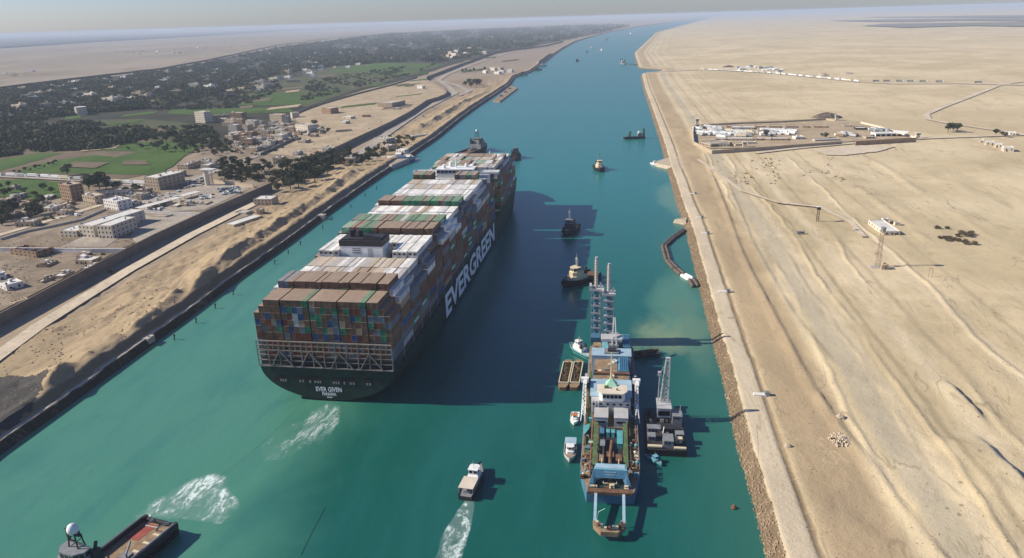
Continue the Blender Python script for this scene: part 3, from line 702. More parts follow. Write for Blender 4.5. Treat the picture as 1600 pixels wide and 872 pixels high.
# long runs of one colour along a bay, as loaded
for bi, (yb, nt, pl) in enumerate(B):
    for c in range(3, 22):
        k = nt - 1
        if (bi, c, k) in cells and (bi, c - 1, k) in cells and rc.random() < .55: cells[(bi, c, k)] = cells[(bi, c - 1, k)]
CCOL = {'brown': (.17, .095, .06), 'green': (.045, .20, .11), 'mint': (.22, .40, .29), 'blue': (.035, .085, .20), 'slate': (.15, .17, .20), 'white': (.68, .66, .62), 'cream': (.60, .53, .43), 'grey': (.46, .46, .46), 'tan': (.36, .25, .16), 'rustred': (.20, .05, .03)}
CNAME = {'brown': 'brown', 'green': 'green', 'mint': 'pale green', 'blue': 'blue', 'slate': 'slate grey', 'white': 'white', 'cream': 'cream', 'grey': 'light grey', 'tan': 'tan', 'rustred': 'rust red'}
def cont_mat(name, col, dusty):
    t = NT(name); p = t.obj(); geo = t.n('NewGeometry').outputs['Position']
    sx = t.n('SeparateXYZ', {0: geo})
    n1 = t.noise(geo, .35, 5, .65); n2 = t.noise(t.vmul(geo, (1, 1, .3)), 1.6, 4, .7)
    cell = t.n('TexWhiteNoise', noise_dimensions='3D')
    sn = t.n('VectorMath', operation='FLOOR'); a = t.n('VectorMath', operation='DIVIDE'); t.set(a.inputs[0], geo); a.inputs[1].default_value = (CW, 15, TIER); t.set(sn.inputs[0], a.outputs[0]); t.set(cell.inputs[0], sn.outputs[0])
    c = t.mix(t.ramp(n1, .3, .7), tuple(x * .8 for x in col), tuple(min(1, x * 1.15) for x in col))
    hs = t.n('HueSaturation', {'Color': c}); t.set(hs.inputs['Value'], t.math('ADD', t.math('MULTIPLY', cell.outputs[0], .45), .78)); c = hs.outputs[0]
    c = t.mix(t.math('MULTIPLY', t.ramp(n2, .55, .8), .4), c, (.12, .07, .04))
    if dusty: c = t.mix(t.math('ADD', t.math('MULTIPLY', n1, .45), .34 if col[0] > col[1] else .12), c, (.39, .31, .23))
    w = t.n('TexWave', {'Scale': 1.05, 'Distortion': 0}, wave_type='BANDS', bands_direction='Y'); t.set(w.inputs['Vector'], geo)
    w2 = t.n('TexWave', {'Scale': 1.2, 'Distortion': 0}, wave_type='BANDS', bands_direction='X'); t.set(w2.inputs['Vector'], geo)
    return t.bsdf(c, .65, .25, bump=t.math('ADD', w.outputs[1], w2.outputs[1]), bd=.05, bs=.5)
CM = {}
for k, v in CCOL.items(): CM[k] = (cont_mat(k + '_container_paint', v, False), cont_mat(k + '_container_roof', v, k not in ('white',)))
M['gap'] = M['darkopen']
def cont_geo(mb, x, y, z, mi, L=CLEN):
    "box 2.4 wide with corner posts and recessed, two leaved ends; material mi sides, mi+1 roof"
    x0, x1, y0, y1, z0, z1 = x - 1.17, x + 1.17, y, y + L, z + .03, z + TIER - .05
    o = len(mb.v)
    mb.add([(x0, y0, z0), (x1, y0, z0), (x1, y1, z0), (x0, y1, z0), (x0, y0, z1), (x1, y0, z1), (x1, y1, z1), (x0, y1, z1)],
           [(1, 2, 6, 5), (2, 3, 7, 6), (3, 0, 4, 7)], mi)
    mb.add([(x0, y0, z1), (x1, y0, z1), (x1, y1, z1), (x0, y1, z1)], [(0, 1, 2, 3)], mi + 1)
    r = .13; d = .09   # door end: frame, then two recessed leaves
    F8 = [(x0, y0, z0), (x1, y0, z0), (x1, y0, z1), (x0, y0, z1), (x0 + r, y0, z0 + r), (x1 - r, y0, z0 + r), (x1 - r, y0, z1 - r), (x0 + r, y0, z1 - r)]
    mb.add(F8, [(0, 1, 5, 4), (1, 2, 6, 5), (2, 3, 7, 6), (3, 0, 4, 7)], mi)
    I8 = F8[4:] + [(p[0], p[1] + d, p[2]) for p in F8[4:]]
    mb.add(I8, [(0, 1, 5, 4), (1, 2, 6, 5), (2, 3, 7, 6), (3, 0, 4, 7), (4, 5, 6, 7)], mi)
    mb.box(x - .03, x + .03, y0 - .0, y0 + .05, z0 + r, z1 - r, mi)
    for q in (-.62, .62): mb.box(x + q - .025, x + q + .025, y0 + .01, y0 + .05, z0 + r, z1 - r, mi)
proto_c = {}
def stripes(mb, x, y, z, m):
    for sx in (-1, 1):
        for k in (.9, 1.6): mb.box(x + sx * 1.17 - .03, x + sx * 1.17 + .03, y + 2.2, y + 10.4 - k, z + k, z + k + .38, m)
for k in CCOL:
    mb = MB(); cont_geo(mb, 0, 0, 0, 0)
    if k == 'green': stripes(mb, 0, 0, 0, 2)
    me_o = mb.build('shipping_container', list(CM[k]) + ([M['lettering']] if k == 'green' else [])); proto_c[k] = me_o.data; bpy.data.objects.remove(me_o)
# the white refrigerated ones show a fan unit on the end
mb = MB(); cont_geo(mb, 0, 0, 0, 0)
mb.box(-.9, .9, -.02, .08, .9, 2.1, 2); mb.tube([(0, -.05, 1.55), (0, 0, 1.55)], .5, 10, 3)
me_o = mb.build('shipping_container', list(CM['white']) + [M['grey'], M['darkopen']]); proto_c['reefer'] = me_o.data; bpy.data.objects.remove(me_o)
def top_of(bi, c): 
    k = -1
    while (bi, c, k + 1) in cells: k += 1
    return k
TOP = {(bi, c): top_of(bi, c) for bi in range(len(B)) for c in range(24)}
entries = []
for (bi, c, k), col in cells.items():
    up = k == TOP[(bi, c)]
    prev = TOP.get((bi - 1, c), -1) if bi > 0 else -1
    aft = bi == 0 or bi in (4, 16) or k > prev - 1
    star = c == 23 or TOP.get((bi, c + 1), -1) < k
    port = c == 0 or TOP.get((bi, c - 1), -1) < k
    if not (up or aft or star or port or bi in (20,)): continue
    x, y, z = colx(c), B[bi][0] + rc.uniform(-.12, .12), BASE + k * TIER
    dist = (Vector((x, y, z)) - Vector((CX, CY, CZ))).length
    vis = (up * 2.44 * 13 * .38 + (bi == 0 and k >= 3 or k > prev) * aft * 2.44 * 2.9 * .95 + star * 2.9 * 13 * .25) / dist ** 2
    entries.append((vis, bi, c, k, col, up, aft, star, port, (x, y, z)))
entries.sort(key=lambda e: -e[0])
single = entries[:296]; rest = entries[296:]
def bayname(bi): return 'sternmost bay' if bi == 0 else '%s bay from stern' % nth(bi + 1)
for vis, bi, c, k, col, up, aft, star, port, loc in single:
    me = proto_c['reefer'] if (bi in (4, 5) and col in ('white', 'grey', 'cream')) else proto_c[col]
    o = link('shipping_container', me); o.location = loc
    if up and bi > 0 and rc.random() < .4: o.scale = (1, 1, .93)
    tier = 'top' if up else '%s below top' % nth(TOP[(bi, c)] - k)
    tag(o, '%s container, %s, %s column from left, %s' % (CNAME[col], tier, nth(c + 1), bayname(bi)), 'shipping container', 'containers stacked on the ship')
mats = []; idx = {}
for k in CCOL: idx[k] = len(mats); mats += list(CM[k])
mats.append(M['lettering']); mb = MB()
for e in rest:
    cont_geo(mb, *e[9], idx[e[4]])
    if e[4] == 'green' and e[7]: stripes(mb, *e[9], len(mats) - 1)
tag(mb.build('shipping_container', mats), 'the other stacked containers along the sides and far bays', 'shipping containers', 'containers stacked on the ship', 'stuff')
# dark cores so that no light leaks through the hollow stacks, as hatch and cell guides
for bi, (yb, nt, pl) in enumerate(B):
    cs = [c for c in range(24) if TOP[(bi, c)] >= 0]
    mb = MB(); mb.box((cs[0] - 12) * CW + .1, (cs[-1] - 11) * CW - .1, yb + .3, yb + CLEN - .3, ZD + .05, BASE + .02); mb.build('hatch_cover', M['dark'], ship)
# lashing bridges between the bays
for bi, (yb, nt, pl) in enumerate(B[:-1]):
    yl = yb + CLEN + .12; xm = half_beam(min(yl + 2, 399), 1) - .2; mb = MB()
    zt = 31.0
    for sx in (-1, 1):
        for dy in (0, .7): mb.bar((sx * xm, yl + dy, ZD), (sx * xm, yl + dy, zt), .45)
        mb.bar((sx * xm, yl, ZD + 4), (sx * xm, yl + .7, ZD + 8), .2)
    for z in (22, 25, 28, zt): mb.box(-xm, xm, yl, yl + .75, z - .12, z)
    for c in range(0, 24, 3): x = (c - 11.5) * CW + CW / 2; mb.bar((x, yl + .35, ZD), (x, yl + .35, zt), .25) if abs(x) < xm else None
    mb.build('lashing_bridge', M['grey'], ship)
# funnel casing
xa, xb = (6 - 12) * CW + .3, (15 - 12) * CW - .3
mb = MB(); mb.box(xa, xb, 62, 73.5, ZD, 49.8, 0); cas = mb.build('funnel_casing', M['white'], ship)
mb = MB(); mb.box(xa - .15, xb + .15, 61.85, 73.65, 49.8, 52.6, 0); mb.box(xa + 1, xb - 1, 63, 72.5, 52.6, 53.2)
for i in range(7): x = xa + 12 + i * 1.3; mb.box(x - .3, x + .3, 64, 65, 53.2, 54.2)
mb.build('funnel_band', M['dark'], cas)
for x in (xa + 4.5, xa + 8.6): mb = MB(); mb.lathe([(1.55, 52.6), (1.55, 56.4), (1.2, 56.45)], (x, 68), 12); mb.build('exhaust_pipe', M['dark'], cas)
mb = MB()
for z in (46.4, 47.4, 48.4): mb.box(xa + 6.3, xa + 10.5, 61.9, 62.0, z, z + .45)
mb.build('louvre', M['grey'], cas)
mb = MB(); mb.box(xa + 14, xa + 16, 61.92, 62, 33, 49); mb.build('ladder_recess', M['ltgrey'], cas)
# bridge house
mb = MB(); mb.box(-23, 23, 245, 262, ZD, 44.2); brh = mb.build('bridge_house', M['white'], ship)
mb = MB(); mb.box(-31.4, 31.4, 249.5, 256.5, 47.0, 47.5); mb.box(-31.4, 31.4, 249.4, 249.7, 47.5, 48.7); mb.box(-31.4, 31.4, 256.3, 256.6, 47.5, 48.7)
mb.box(-31.5, -31.2, 249.5, 256.5, 47.5, 48.7); mb.box(31.2, 31.5, 249.5, 256.5, 47.5, 48.7); mb.build('bridge_wing', M['white'], brh)
mb = MB(); mb.box(-13, 13, 246.5, 259, 44.2, 50.6); mb.box(-14, 14, 246, 259.5, 50.6, 51.0); mb.build('wheelhouse', M['white'], brh)
for i in range(9):
    x = -11.6 + i * 2.9; mb = MB(); mb.box(x - 1.1, x + 1.1, 246.4, 246.52, 48.4, 49.8); mb.build('window', M['glass'], brh)
mb = MB(); mb.lathe([(.5, 51), (.35, 60)], (0, 253), 8); mb.box(-4, 4, 252.8, 253.2, 56, 56.4); mb.box(-2, 2, 252.7, 253.3, 58.5, 58.9); mb.build('radar_mast', M['white'], brh)
mb = MB()
for x, y in ((-8, 250), (7, 256), (-5, 257)): mb.lathe([(1.0, 51), (1.3, 52), (1.0, 53.2), (.3, 53.7)], (x, y), 10)
mb.build('satellite_dome', M['white'], brh)
# ------------------------------------------------------------------ vessels
def hull_mesh(L, Bm, fb, bowf=.35, sheer=1.2, stern=.86, draft=1.2, blunt=1.0):
    mb = MB(); rings = []; N = 14
    for i in range(N + 1):
        u = i / N; y = -L / 2 + L * u
        b = Bm / 2
        if u < .12: b *= stern + (1 - stern) * u / .12
        if u > 1 - bowf:
            t_ = (u - (1 - bowf)) / bowf; b *= max(.03, (1 - t_ ** (2.2 * blunt)))
        z = fb + sheer * max(0, (u - .45) / .55) ** 1.6
        bw = b * (.8 if u > .7 else .93)
        yb = y - (L * .05 * max(0, (u - .7) / .3))
        rings.append([(b, y, z), (b * .98, y, z * .55), (bw, yb, 0), (bw * .7, yb, -draft), (-bw * .7, yb, -draft), (-bw, yb, 0), (-b * .98, y, z * .55), (-b, y, z)])
    mb.loft(rings, 0, True)
    return mb, rings
def deck_top(rings, inset, dz):
    mb = MB(); l = [(r[0][0] - inset if r[0][0] > inset * 2 else r[0][0] * .5, r[0][1], r[0][2] + dz) for r in rings]
    rr = [(-a, b, c) for a, b, c in l]; vs = l + rr; n = len(l)
    fs = [(i, i + 1, n + i + 1, n + i) for i in range(n - 1)]
    return mb.add(vs, [f[::-1] for f in fs])
def bulwark(rings, h, th=.25, gap=0):
    mb = MB(); n = len(rings)
    for sx in (1, -1):
        prev = None
        for i in range(gap, n):
            x, y, z = rings[i][0]; q = [(sx * x, y, z), (sx * x, y, z + h), (sx * max(.02, x - th), y, z + h), (sx * max(.02, x - th), y, z)]
            if prev is not None:
                mb.add(prev + q, [(0, 4, 5, 1), (1, 5, 6, 2), (2, 6, 7, 3)] if sx > 0 else [(1, 5, 4, 0), (2, 6, 5, 1), (3, 7, 6, 2)])
            prev = q
    return mb
def ngon(w, l, ch, y=0, front=True):
    "house outline: width, length, chamfer on the forward corners"
    return [(-w / 2, y - l / 2), (w / 2, y - l / 2), (w / 2, y + l / 2 - ch), (w / 2 - ch, y + l / 2), (-w / 2 + ch, y + l / 2), (-w / 2, y + l / 2 - ch)]
def win_ring(parent, w, l, ch, y, z0, z1, e=.04, per=(3, 1, 2)):
    "one window mesh per side of a wheelhouse"
    p = ngon(w, l, ch, y)
    for i in (1, 2, 3, 4, 5, 0):
        a, b = Vector((*p[i], 0)), Vector((*p[(i + 1) % 6], 0)); d = b - a
        if d.length < .8: continue
        nn = Vector((d.y, -d.x, 0)).normalized() * e; n = max(1, int(d.length / 1.3))
        for k in range(n):
            u, v = (k + .12) / n, (k + .88) / n; q0, q1 = a + d * u, a + d * v
            mb = MB()
            vs = [q0 - nn * .5, q1 - nn * .5, q1 + nn, q0 + nn]
            mb.add([(s.x, s.y, z0) for s in vs] + [(s.x, s.y, z1) for s in vs], [(3, 2, 1, 0), (4, 5, 6, 7), (0, 1, 5, 4), (1, 2, 6, 5), (2, 3, 7, 6), (3, 0, 4, 7)])
            mb.build('window', M['glass'], parent)
def head(px_stern, px_bow):
    a, b = G(*px_stern), G(*px_bow); d = b - a
    return math.atan2(-d.x, d.y), (a + b) / 2, d.length
def tug(loc, rz, label, L=30, Bm=10.5, house='offwhite', hull='black', top=None, deckm='rustdeck', mast=9.0, name='tugboat', cat='tugboat', parent_group=None, towbow=True):
    t = thing(name, label, cat, loc, rz, parent_group); top = top or house
    s = L / 30
    mb, rg = hull_mesh(L, Bm, 2.0 * s, .38, 1.6 * s, .8, blunt=.85); mb.build('hull', M[hull], t)
    deck_top(rg, .3, .06).build('deck', M[deckm], t)
    bulwark(rg, 1.0 * s, .3).build('bulwark', M[hull], t)
    mb = MB(); mb.tube([(x + .12, y, z * .82) for x, y, z in [r[0] for r in rg]] + [(-x - .12, y, z * .82) for x, y, z in [r[0] for r in rg][::-1]], .38 * s, 6); mb.build('fender', M['rubber'], t)
    mb = MB(); mb.prism(ngon(6.6 * s, 12.5 * s, 1.6 * s, 2.2 * s), 2.0 * s, 5.2 * s); h1 = mb.build('deckhouse', M[house], t)
    mb = MB(); mb.prism(ngon(5.6 * s, 8 * s, 1.5 * s, 3.2 * s), 5.2 * s, 7.4 * s); mb.build('upper_deckhouse', M[house], t)
    mb = MB(); mb.prism(ngon(4.9 * s, 4.8 * s, 1.3 * s, 3.8 * s), 7.4 * s, 9.7 * s); wh = mb.build('wheelhouse', M[top], t)
    mb = MB(); mb.prism(ngon(5.4 * s, 5.3 * s, 1.4 * s, 3.8 * s), 9.7 * s, 10.0 * s); mb.build('wheelhouse_roof', M[top], wh)
    win_ring(wh, 4.9 * s, 4.8 * s, 1.3 * s, 3.8 * s, 8.3 * s, 9.35 * s)
    for x in (-1, 1):
        mb = MB(); mb.box(x * 2.5 * s - .7 * s, x * 2.5 * s + .7 * s, -3.6 * s, -1.8 * s, 5.2 * s, 8.6 * s, top=.85); mb.tube([(x * 2.5 * s, -2.7 * s, 8.5 * s), (x * 2.5 * s, -2.9 * s, 9.4 * s)], .35 * s, 8); mb.build('funnel', M['dark'], t)
    mb = MB(); mb.lattice((0, 2.2 * s, 10 * s), (0, 2.2 * s, (10 + mast * .72) * s), .9 * s, .4 * s, 4, .14 * s); mb.bar((0, 2.2 * s, (10 + mast * .7) * s), (0, 2.2 * s, (10 + mast) * s), .12 * s)
    mb.bar((-1.6 * s, 2.2 * s, (10 + mast * .4) * s), (1.6 * s, 2.2 * s, (10 + mast * .4) * s), .12 * s); mb.box(-.9 * s, .9 * s, 2.0 * s, 2.5 * s, (10 + mast * .55) * s, (10 + mast * .62) * s); mb.build('mast', M['ltgrey'], t)
    mb = MB(); mb.tube([(-1.3 * s, 10.8 * s, 3.9 * s), (1.3 * s, 10.8 * s, 3.9 * s)], .95 * s, 10); mb.box(-1.8 * s, 1.8 * s, 10.0 * s, 11.6 * s, 2.6 * s, 3.2 * s); mb.build('winch', M['grey'], t)
    mb = MB(); mb.tube([(-1.6 * s, -5.2 * s, 2.0 * s), (-1.5 * s, -5.2 * s, 4.6 * s), (0, -5.2 * s, 5.3 * s), (1.5 * s, -5.2 * s, 4.6 * s), (1.6 * s, -5.2 * s, 2.0 * s)], .28 * s, 6); mb.build('towing_bow', M[house], t)
    mb = MB(); mb.tube([(-1.2 * s, -3.4 * s, 2.9 * s), (1.2 * s, -3.4 * s, 2.9 * s)], .8 * s, 10); mb.build('towing_winch', M['rust'], t)
    return t
def at(x, y, z=0): v = G(x, y, z); return (v.x, v.y, 0)
tug(at(891, 362), R(172), 'dark tugboat with black upperworks in the big ship\'s shadow', 31, 10.5, 'dark', 'black', 'grey', 'rust', 9)
tug(at(905, 440), R(143), 'tugboat with cream superstructure and black hull beside the dredger towers', 31, 11, 'offwhite', 'black', None, 'rust', 8)
tug(at(936, 265), R(188), 'tugboat with cream superstructure alone in open water, seen bow on', 31, 11, 'offwhite', 'black', None, 'rust', 10)
tug(at(805, 248), R(-6), 'black tugboat pushing close to the starboard bow of the big ship', 33, 11, 'dark', 'black', 'dark', 'dark', 12)

# the low boxy deck vessel
def deck_vessel(loc, rz, label, L, Bm, dm='rustdeck', red=True, upper='white'):
    t = thing('towing_vessel', label, 'towing vessel', loc, rz)
    mb, rg = hull_mesh(L, Bm, 3.0, .3, 3.0, .9); mb.build('hull', M['black'], t)
    deck_top(rg, .3, .05).build('deck', M[dm], t)
    bulwark(rg, 1.6, 1.1).build('bulwark', M['dark'], t)
    y0 = -L / 2; mz = 3.4 if red else 0
    if red: mb = MB(); mb.box(Bm * .02, Bm * .34, y0 + L * .05, y0 + L * .26, 3.08, 3.12); mb.build('deck_mat', M['reddeck'], t)
    for i in range(4 if red else 0): mb = MB(); mb.box(-Bm * .3, -Bm * .12, y0 + 5 + i * 4, y0 + 5.9 + i * 4, 3.08, 3.14); mb.build('hatch_plate', M['offwhite'], t)
    for sx in (-1, 1):
        mb = MB(); mb.tube([(sx * (Bm / 2 - .9), y0 + 1.5, 4.9), (sx * (Bm / 2 - .9), y0 + L * .5, 5.0), (sx * (Bm / 2 - .9), y0 + L * .55, 6.2)], .22, 6); mb.build('cargo_rail', M['ltgrey'], t)
    mb = MB(); mb.tube([(-Bm / 2 + .6, y0 + .7, 3.6), (Bm / 2 - .6, y0 + .7, 3.6)], .75, 10); mb.build('stern_roller', M['black'], t)
    mb = MB(); mb.tube([(-Bm * .28, y0 + .6, 4.5), (-Bm * .2, y0 + 4.5, 5.0), (Bm * .1, y0 + 4.8, 5.0), (Bm * .16, y0 + 1.0, 4.5)], .2, 6); mb.build('stern_rail', M['ltgrey'], t)
    for i in range(11):
        for sx in (-1, 1):
            mb = MB(); yy = y0 + 2 + i * L * .05; mb.lathe([(.75, 1.5), (.75, 2.4)], (0, 0), 10)
            o = mb.build('tyre_fender', M['rubber'], t); o.location = (sx * (Bm / 2 + .4) * (.92 if i < 1 else 1), yy, 0)
    h0 = y0 + L * (.66 if red else .57)
    mb = MB(); mb.prism(ngon(Bm * .88, L * .26, 2.5, h0 + L * .13), 3, 9.5); mb.build('deckhouse', M[upper], t)
    mb = MB(); mb.prism(ngon(Bm * .74, L * .17, 2.2, h0 + L * .14), 9.5, 13); mb.build('upper_deckhouse', M[upper], t)
    mb = MB(); mb.prism(ngon(Bm * .62, L * .12, 2, h0 + L * .14), 13, 16); wh = mb.build('wheelhouse', M[upper], t)
    win_ring(wh, Bm * .62, L * .12, 2, h0 + L * .14, 14.2, 15.5)
    for x in (-1, 1):
        mb = MB(); mb.box(x * Bm * .34 - 1.2, x * Bm * .34 + 1.2, h0 + 1, h0 + 4, 9.5, 15, top=.8); mb.tube([(x * Bm * .34, h0 + 2.4, 15), (x * Bm * .34, h0 + 1.6, 17)], .5, 8); mb.build('funnel', M['dark'], t)
    mb = MB()
    for x, y in ((-1.6, -1.4), (1.6, -1.4), (-1.6, 1.4), (1.6, 1.4)): mb.bar((x * 1.3, h0 + L * .1 + y, 16 - mz), (x * .7, h0 + L * .1 + y * .5, 24 - mz), .3)
    for z in (18 - mz, 20.5 - mz, 23 - mz): mb.bar((-2.4, h0 + L * .1, z), (2.4, h0 + L * .1, z), .2); mb.bar((0, h0 + L * .1 - 1.5, z), (0, h0 + L * .1 + 1.5, z), .2)
    mb.bar((-3, h0 + L * .1, 21 - mz), (-3, h0 + L * .1, 24 - mz), .18); mb.bar((3.0, h0 + L * .1, 21.5 - mz), (3.0, h0 + L * .1, 24.5 - mz), .18); mb.box(-2.2, -.6, h0 + L * .1 - .4, h0 + L * .1 + .4, 23 - mz, 23.6 - mz)
    mb.build('mast', M['dark'], t)
    mb = MB(); mb.lathe([(.4, 23.0 - mz), (1.1, 23.4 - mz), (1.55, 24.4 - mz), (1.55, 25.1 - mz), (1.1, 26.1 - mz), (.3, 26.6 - mz)], (0, h0 + L * .1), 14); mb.build('radar_dome', M['white'], t, True)
    mb = MB(); mb.tube([(-2.6, h0 - 2.2, 4.6), (2.6, h0 - 2.2, 4.6)], 1.5, 12); mb.box(-3.4, 3.4, h0 - 3.6, h0 - .8, 3, 3.6); mb.build('towing_winch', M['dark'], t)
    mb = MB(); mb.box(-Bm * .3, -Bm * .1, h0 - 9, h0 - 6, 3.06, 4.6); mb.tube([(-Bm * .36, h0 - 6, 3), (-Bm * .36, h0 - 6, 6.5), (-Bm * .2, h0 - 10, 7.4)], .3, 6); mb.build('deck_crane', M['grey'], t)
    return t
aL, aR, aD = G(220, 808, 3.5), G(287, 820, 3.5), G(150, 862, 3.5)
w_ = (aR - aL); dirn = Vector((aD.x - aL.x, aD.y - aL.y, 0)).normalized(); mid = (aL + aR) / 2
rz_ = math.atan2(-dirn.x, dirn.y); Lv = 37.0
deck_vessel((mid.x + dirn.x * Lv / 2, mid.y + dirn.y * Lv / 2, 0), rz_, 'brown decked towing vessel with red deck mat and white radar dome', Lv, 14.5, upper='grey')
hd, c_, l_ = head((716, 247), (750, 226))
deck_vessel((-62, 606, 0), R(-16), 'dark towing vessel with grey house running ahead of the port bow', 68, 18, 'rust', False, 'grey')

# small craft
def launch(loc, rz, label, L, Bm, hull='white', house='white', awning=None, deckm='ltgrey', name='motor_boat', cat='boat', roofm=None):
    t = thing(name, label, cat, loc, rz); s = L / 14
    mb, rg = hull_mesh(L, Bm, 1.2 * s, .42, .7 * s, .85, .7); mb.build('hull', M[hull], t)
    deck_top(rg, .2, .05).build('deck', M[deckm], t)
    bulwark(rg, .35 * s, .15).build('gunwale', M[hull], t)
    mb = MB(); mb.prism(ngon(Bm * .66, L * .3, .6 * s, L * .08), 1.2 * s, 2.6 * s); mb.build('cabin', M[house], t)
    mb = MB(); mb.prism(ngon(Bm * .56, L * .17, .6 * s, L * .09), 2.6 * s, 4.1 * s); wh = mb.build('wheelhouse', M[house], t)
    mb = MB(); mb.prism(ngon(Bm * .64, L * .2, .6 * s, L * .09), 4.1 * s, 4.25 * s); mb.build('wheelhouse_roof', M[roofm or house], wh)
    win_ring(wh, Bm * .56, L * .17, .6 * s, L * .09, 3.1 * s, 3.85 * s)
    mb = MB(); mb.bar((0, L * .07, 4.2 * s), (0, L * .05, 6.6 * s), .09 * s); mb.bar((-.7 * s, L * .06, 5.5 * s), (.7 * s, L * .06, 5.5 * s), .08 * s); mb.build('mast', M['ltgrey'], t)
    if awning:
        mb = MB(); mb.box(-Bm * .46, Bm * .46, -L * .45, -L * .1, 3.0 * s, 3.12 * s)
        for x in (-1, 1):
            for y in (-.44, -.12): mb.bar((x * Bm * .42, y * L, 1.2 * s), (x * Bm * .42, y * L, 3 * s), .06 * s)
        mb.build('awning', M[awning], t)
    mb = MB(); mb.box(-Bm * .2, Bm * .2, -L * .4, -L * .28, 1.25 * s, 1.8 * s); mb.build('engine_hatch', M['grey'], t)
    return t
hd, c_, l_ = head((729, 778), (750, 736))
launch((c_.x, c_.y, 0), hd, 'small white pilot boat with tan canopy making a white wake astern', 19, 5.6, 'dark', 'white', 'palewall', 'grey')
hd, c_, l_ = head((897, 640), (898, 672))
launch(at(898, 656), R(180), 'small white launch with orange roof beside the dredger, nearer its barges', 9.8, 3.5, 'white', 'white', None, 'white', roofm='orange')
launch(at(891, 708), R(182), 'white boat with square pale blue awning beside the dredger', 13.5, 4.6, 'ltgrey', 'white', 'paleblue', 'rustdeck')
launch(at(1022, 720), R(215), 'small turquoise boat in shadow behind the crane barge', 8.5, 2.8, 'turq', 'cyan', None, 'grey')
launch(at(1022, 257), R(200), 'white launch moored at the sandy spit on the right bank', 13, 5, 'white', 'white')
tug(at(908, 551), R(215) - R(180) + R(10), 'teal tug with white wheelhouse tucked behind the two mud barges', 17, 6.0, 'white', 'turq', None, 'ltgrey', 5)
# far boats
FB = [((902, 96), 30, 'dark', 'dark', 'distant dark tug nearest the left bank in the far reach'), ((917, 82), 28, 'dark', 'turq', 'distant dark boat, second of the far row beyond the first tug'),
      ((925, 75), 30, 'white', 'white', 'distant white boat trailing foam, left of a similar one'), ((940, 79), 32, 'white', 'ltgrey', 'distant white boat trailing foam, right of a similar one'),
      ((948, 63), 34, 'dark', 'dark', 'tiny dark boat far up the canal'), ((986, 53), 60, 'white', 'white', 'pale ship barely visible at the far bend')]
for px, L, h, d, lab in FB:
    v = G(*px); launch((v.x, v.y, 0), R(random.choice((10, 170, 200))), lab, L, L * .3, d if d != 'turq' else 'dark', h)
for px, lab in (((815, 118), 'green fishing boat just off the left bank jetty'), ((846, 104), 'white and green boat moored by the far left bank'), ((838, 110), 'small dark boat hugging the left bank')):
    v = G(*px); launch((v.x, v.y, 0), R(-80), lab, 34, 8, 'turq' if 'green' in lab else 'dark', 'white' if 'white' in lab else 'green')

# mud barges
for px, lab in (((884, 583), 'left of two open barges loaded with dark mud'), ((901, 583), 'right of two open barges loaded with dark mud, against the dredger')):
    v = G(*px, 1.5); t = thing('mud_barge', lab, 'barge', (v.x, v.y, 0), R(-1), 'mud barges'); L, w = 27.5, 4.7 * .5 * 1.8
    mb = MB(); w = 4.4
    mb.prism([(-w / 2 + .9, -L / 2), (w / 2 - .9, -L / 2), (w / 2, -L / 2 + 3), (w / 2, L / 2 - 3), (w / 2 - .9, L / 2), (-w / 2 + .9, L / 2), (-w / 2, L / 2 - 3), (-w / 2, -L / 2 + 3)], -.8, 1.5); mb.build('hull', M['rust'], t)
    mb = MB()
    for sx in (-1, 1): mb.box(sx * (w / 2 - .2) - .2, sx * (w / 2 - .2) + .2, -L / 2 + 3.6, L / 2 - 3.6, 1.5, 2.3)
    for sy in (-1, 1): mb.box(-w / 2, w / 2, sy * (L / 2 - 3.7) - .2, sy * (L / 2 - 3.7) + .2, 1.5, 2.32)
    mb.build('coaming', M['offwhite'], t)
    for sy in (-1, 1): mb = MB(); mb.prism([(-w / 2 + .9, sy * (L / 2 - .1)), (w / 2 - .9, sy * (L / 2 - .1)), (w / 2 - .1, sy * (L / 2 - 3)), (-w / 2 + .1, sy * (L / 2 - 3))], 1.5, 1.62); mb.build('end_deck', M['rustdeck'], t)
    vs = []; nx, ny = 6, 26
    for j in range(ny):
        for i in range(nx): vs.append((-w / 2 + .4 + (w - .8) * i / (nx - 1), -L / 2 + 3.9 + (L - 7.8) * j / (ny - 1), 1.55 + random.random() * 1.0 * (0 < i < nx - 1)))
    mb = MB(); mb.add(vs, [(j * nx + i, j * nx + i + 1, (j + 1) * nx + i + 1, (j + 1) * nx + i) for j in range(ny - 1) for i in range(nx - 1)]); mb.build('mud_load', M['mud'], t)

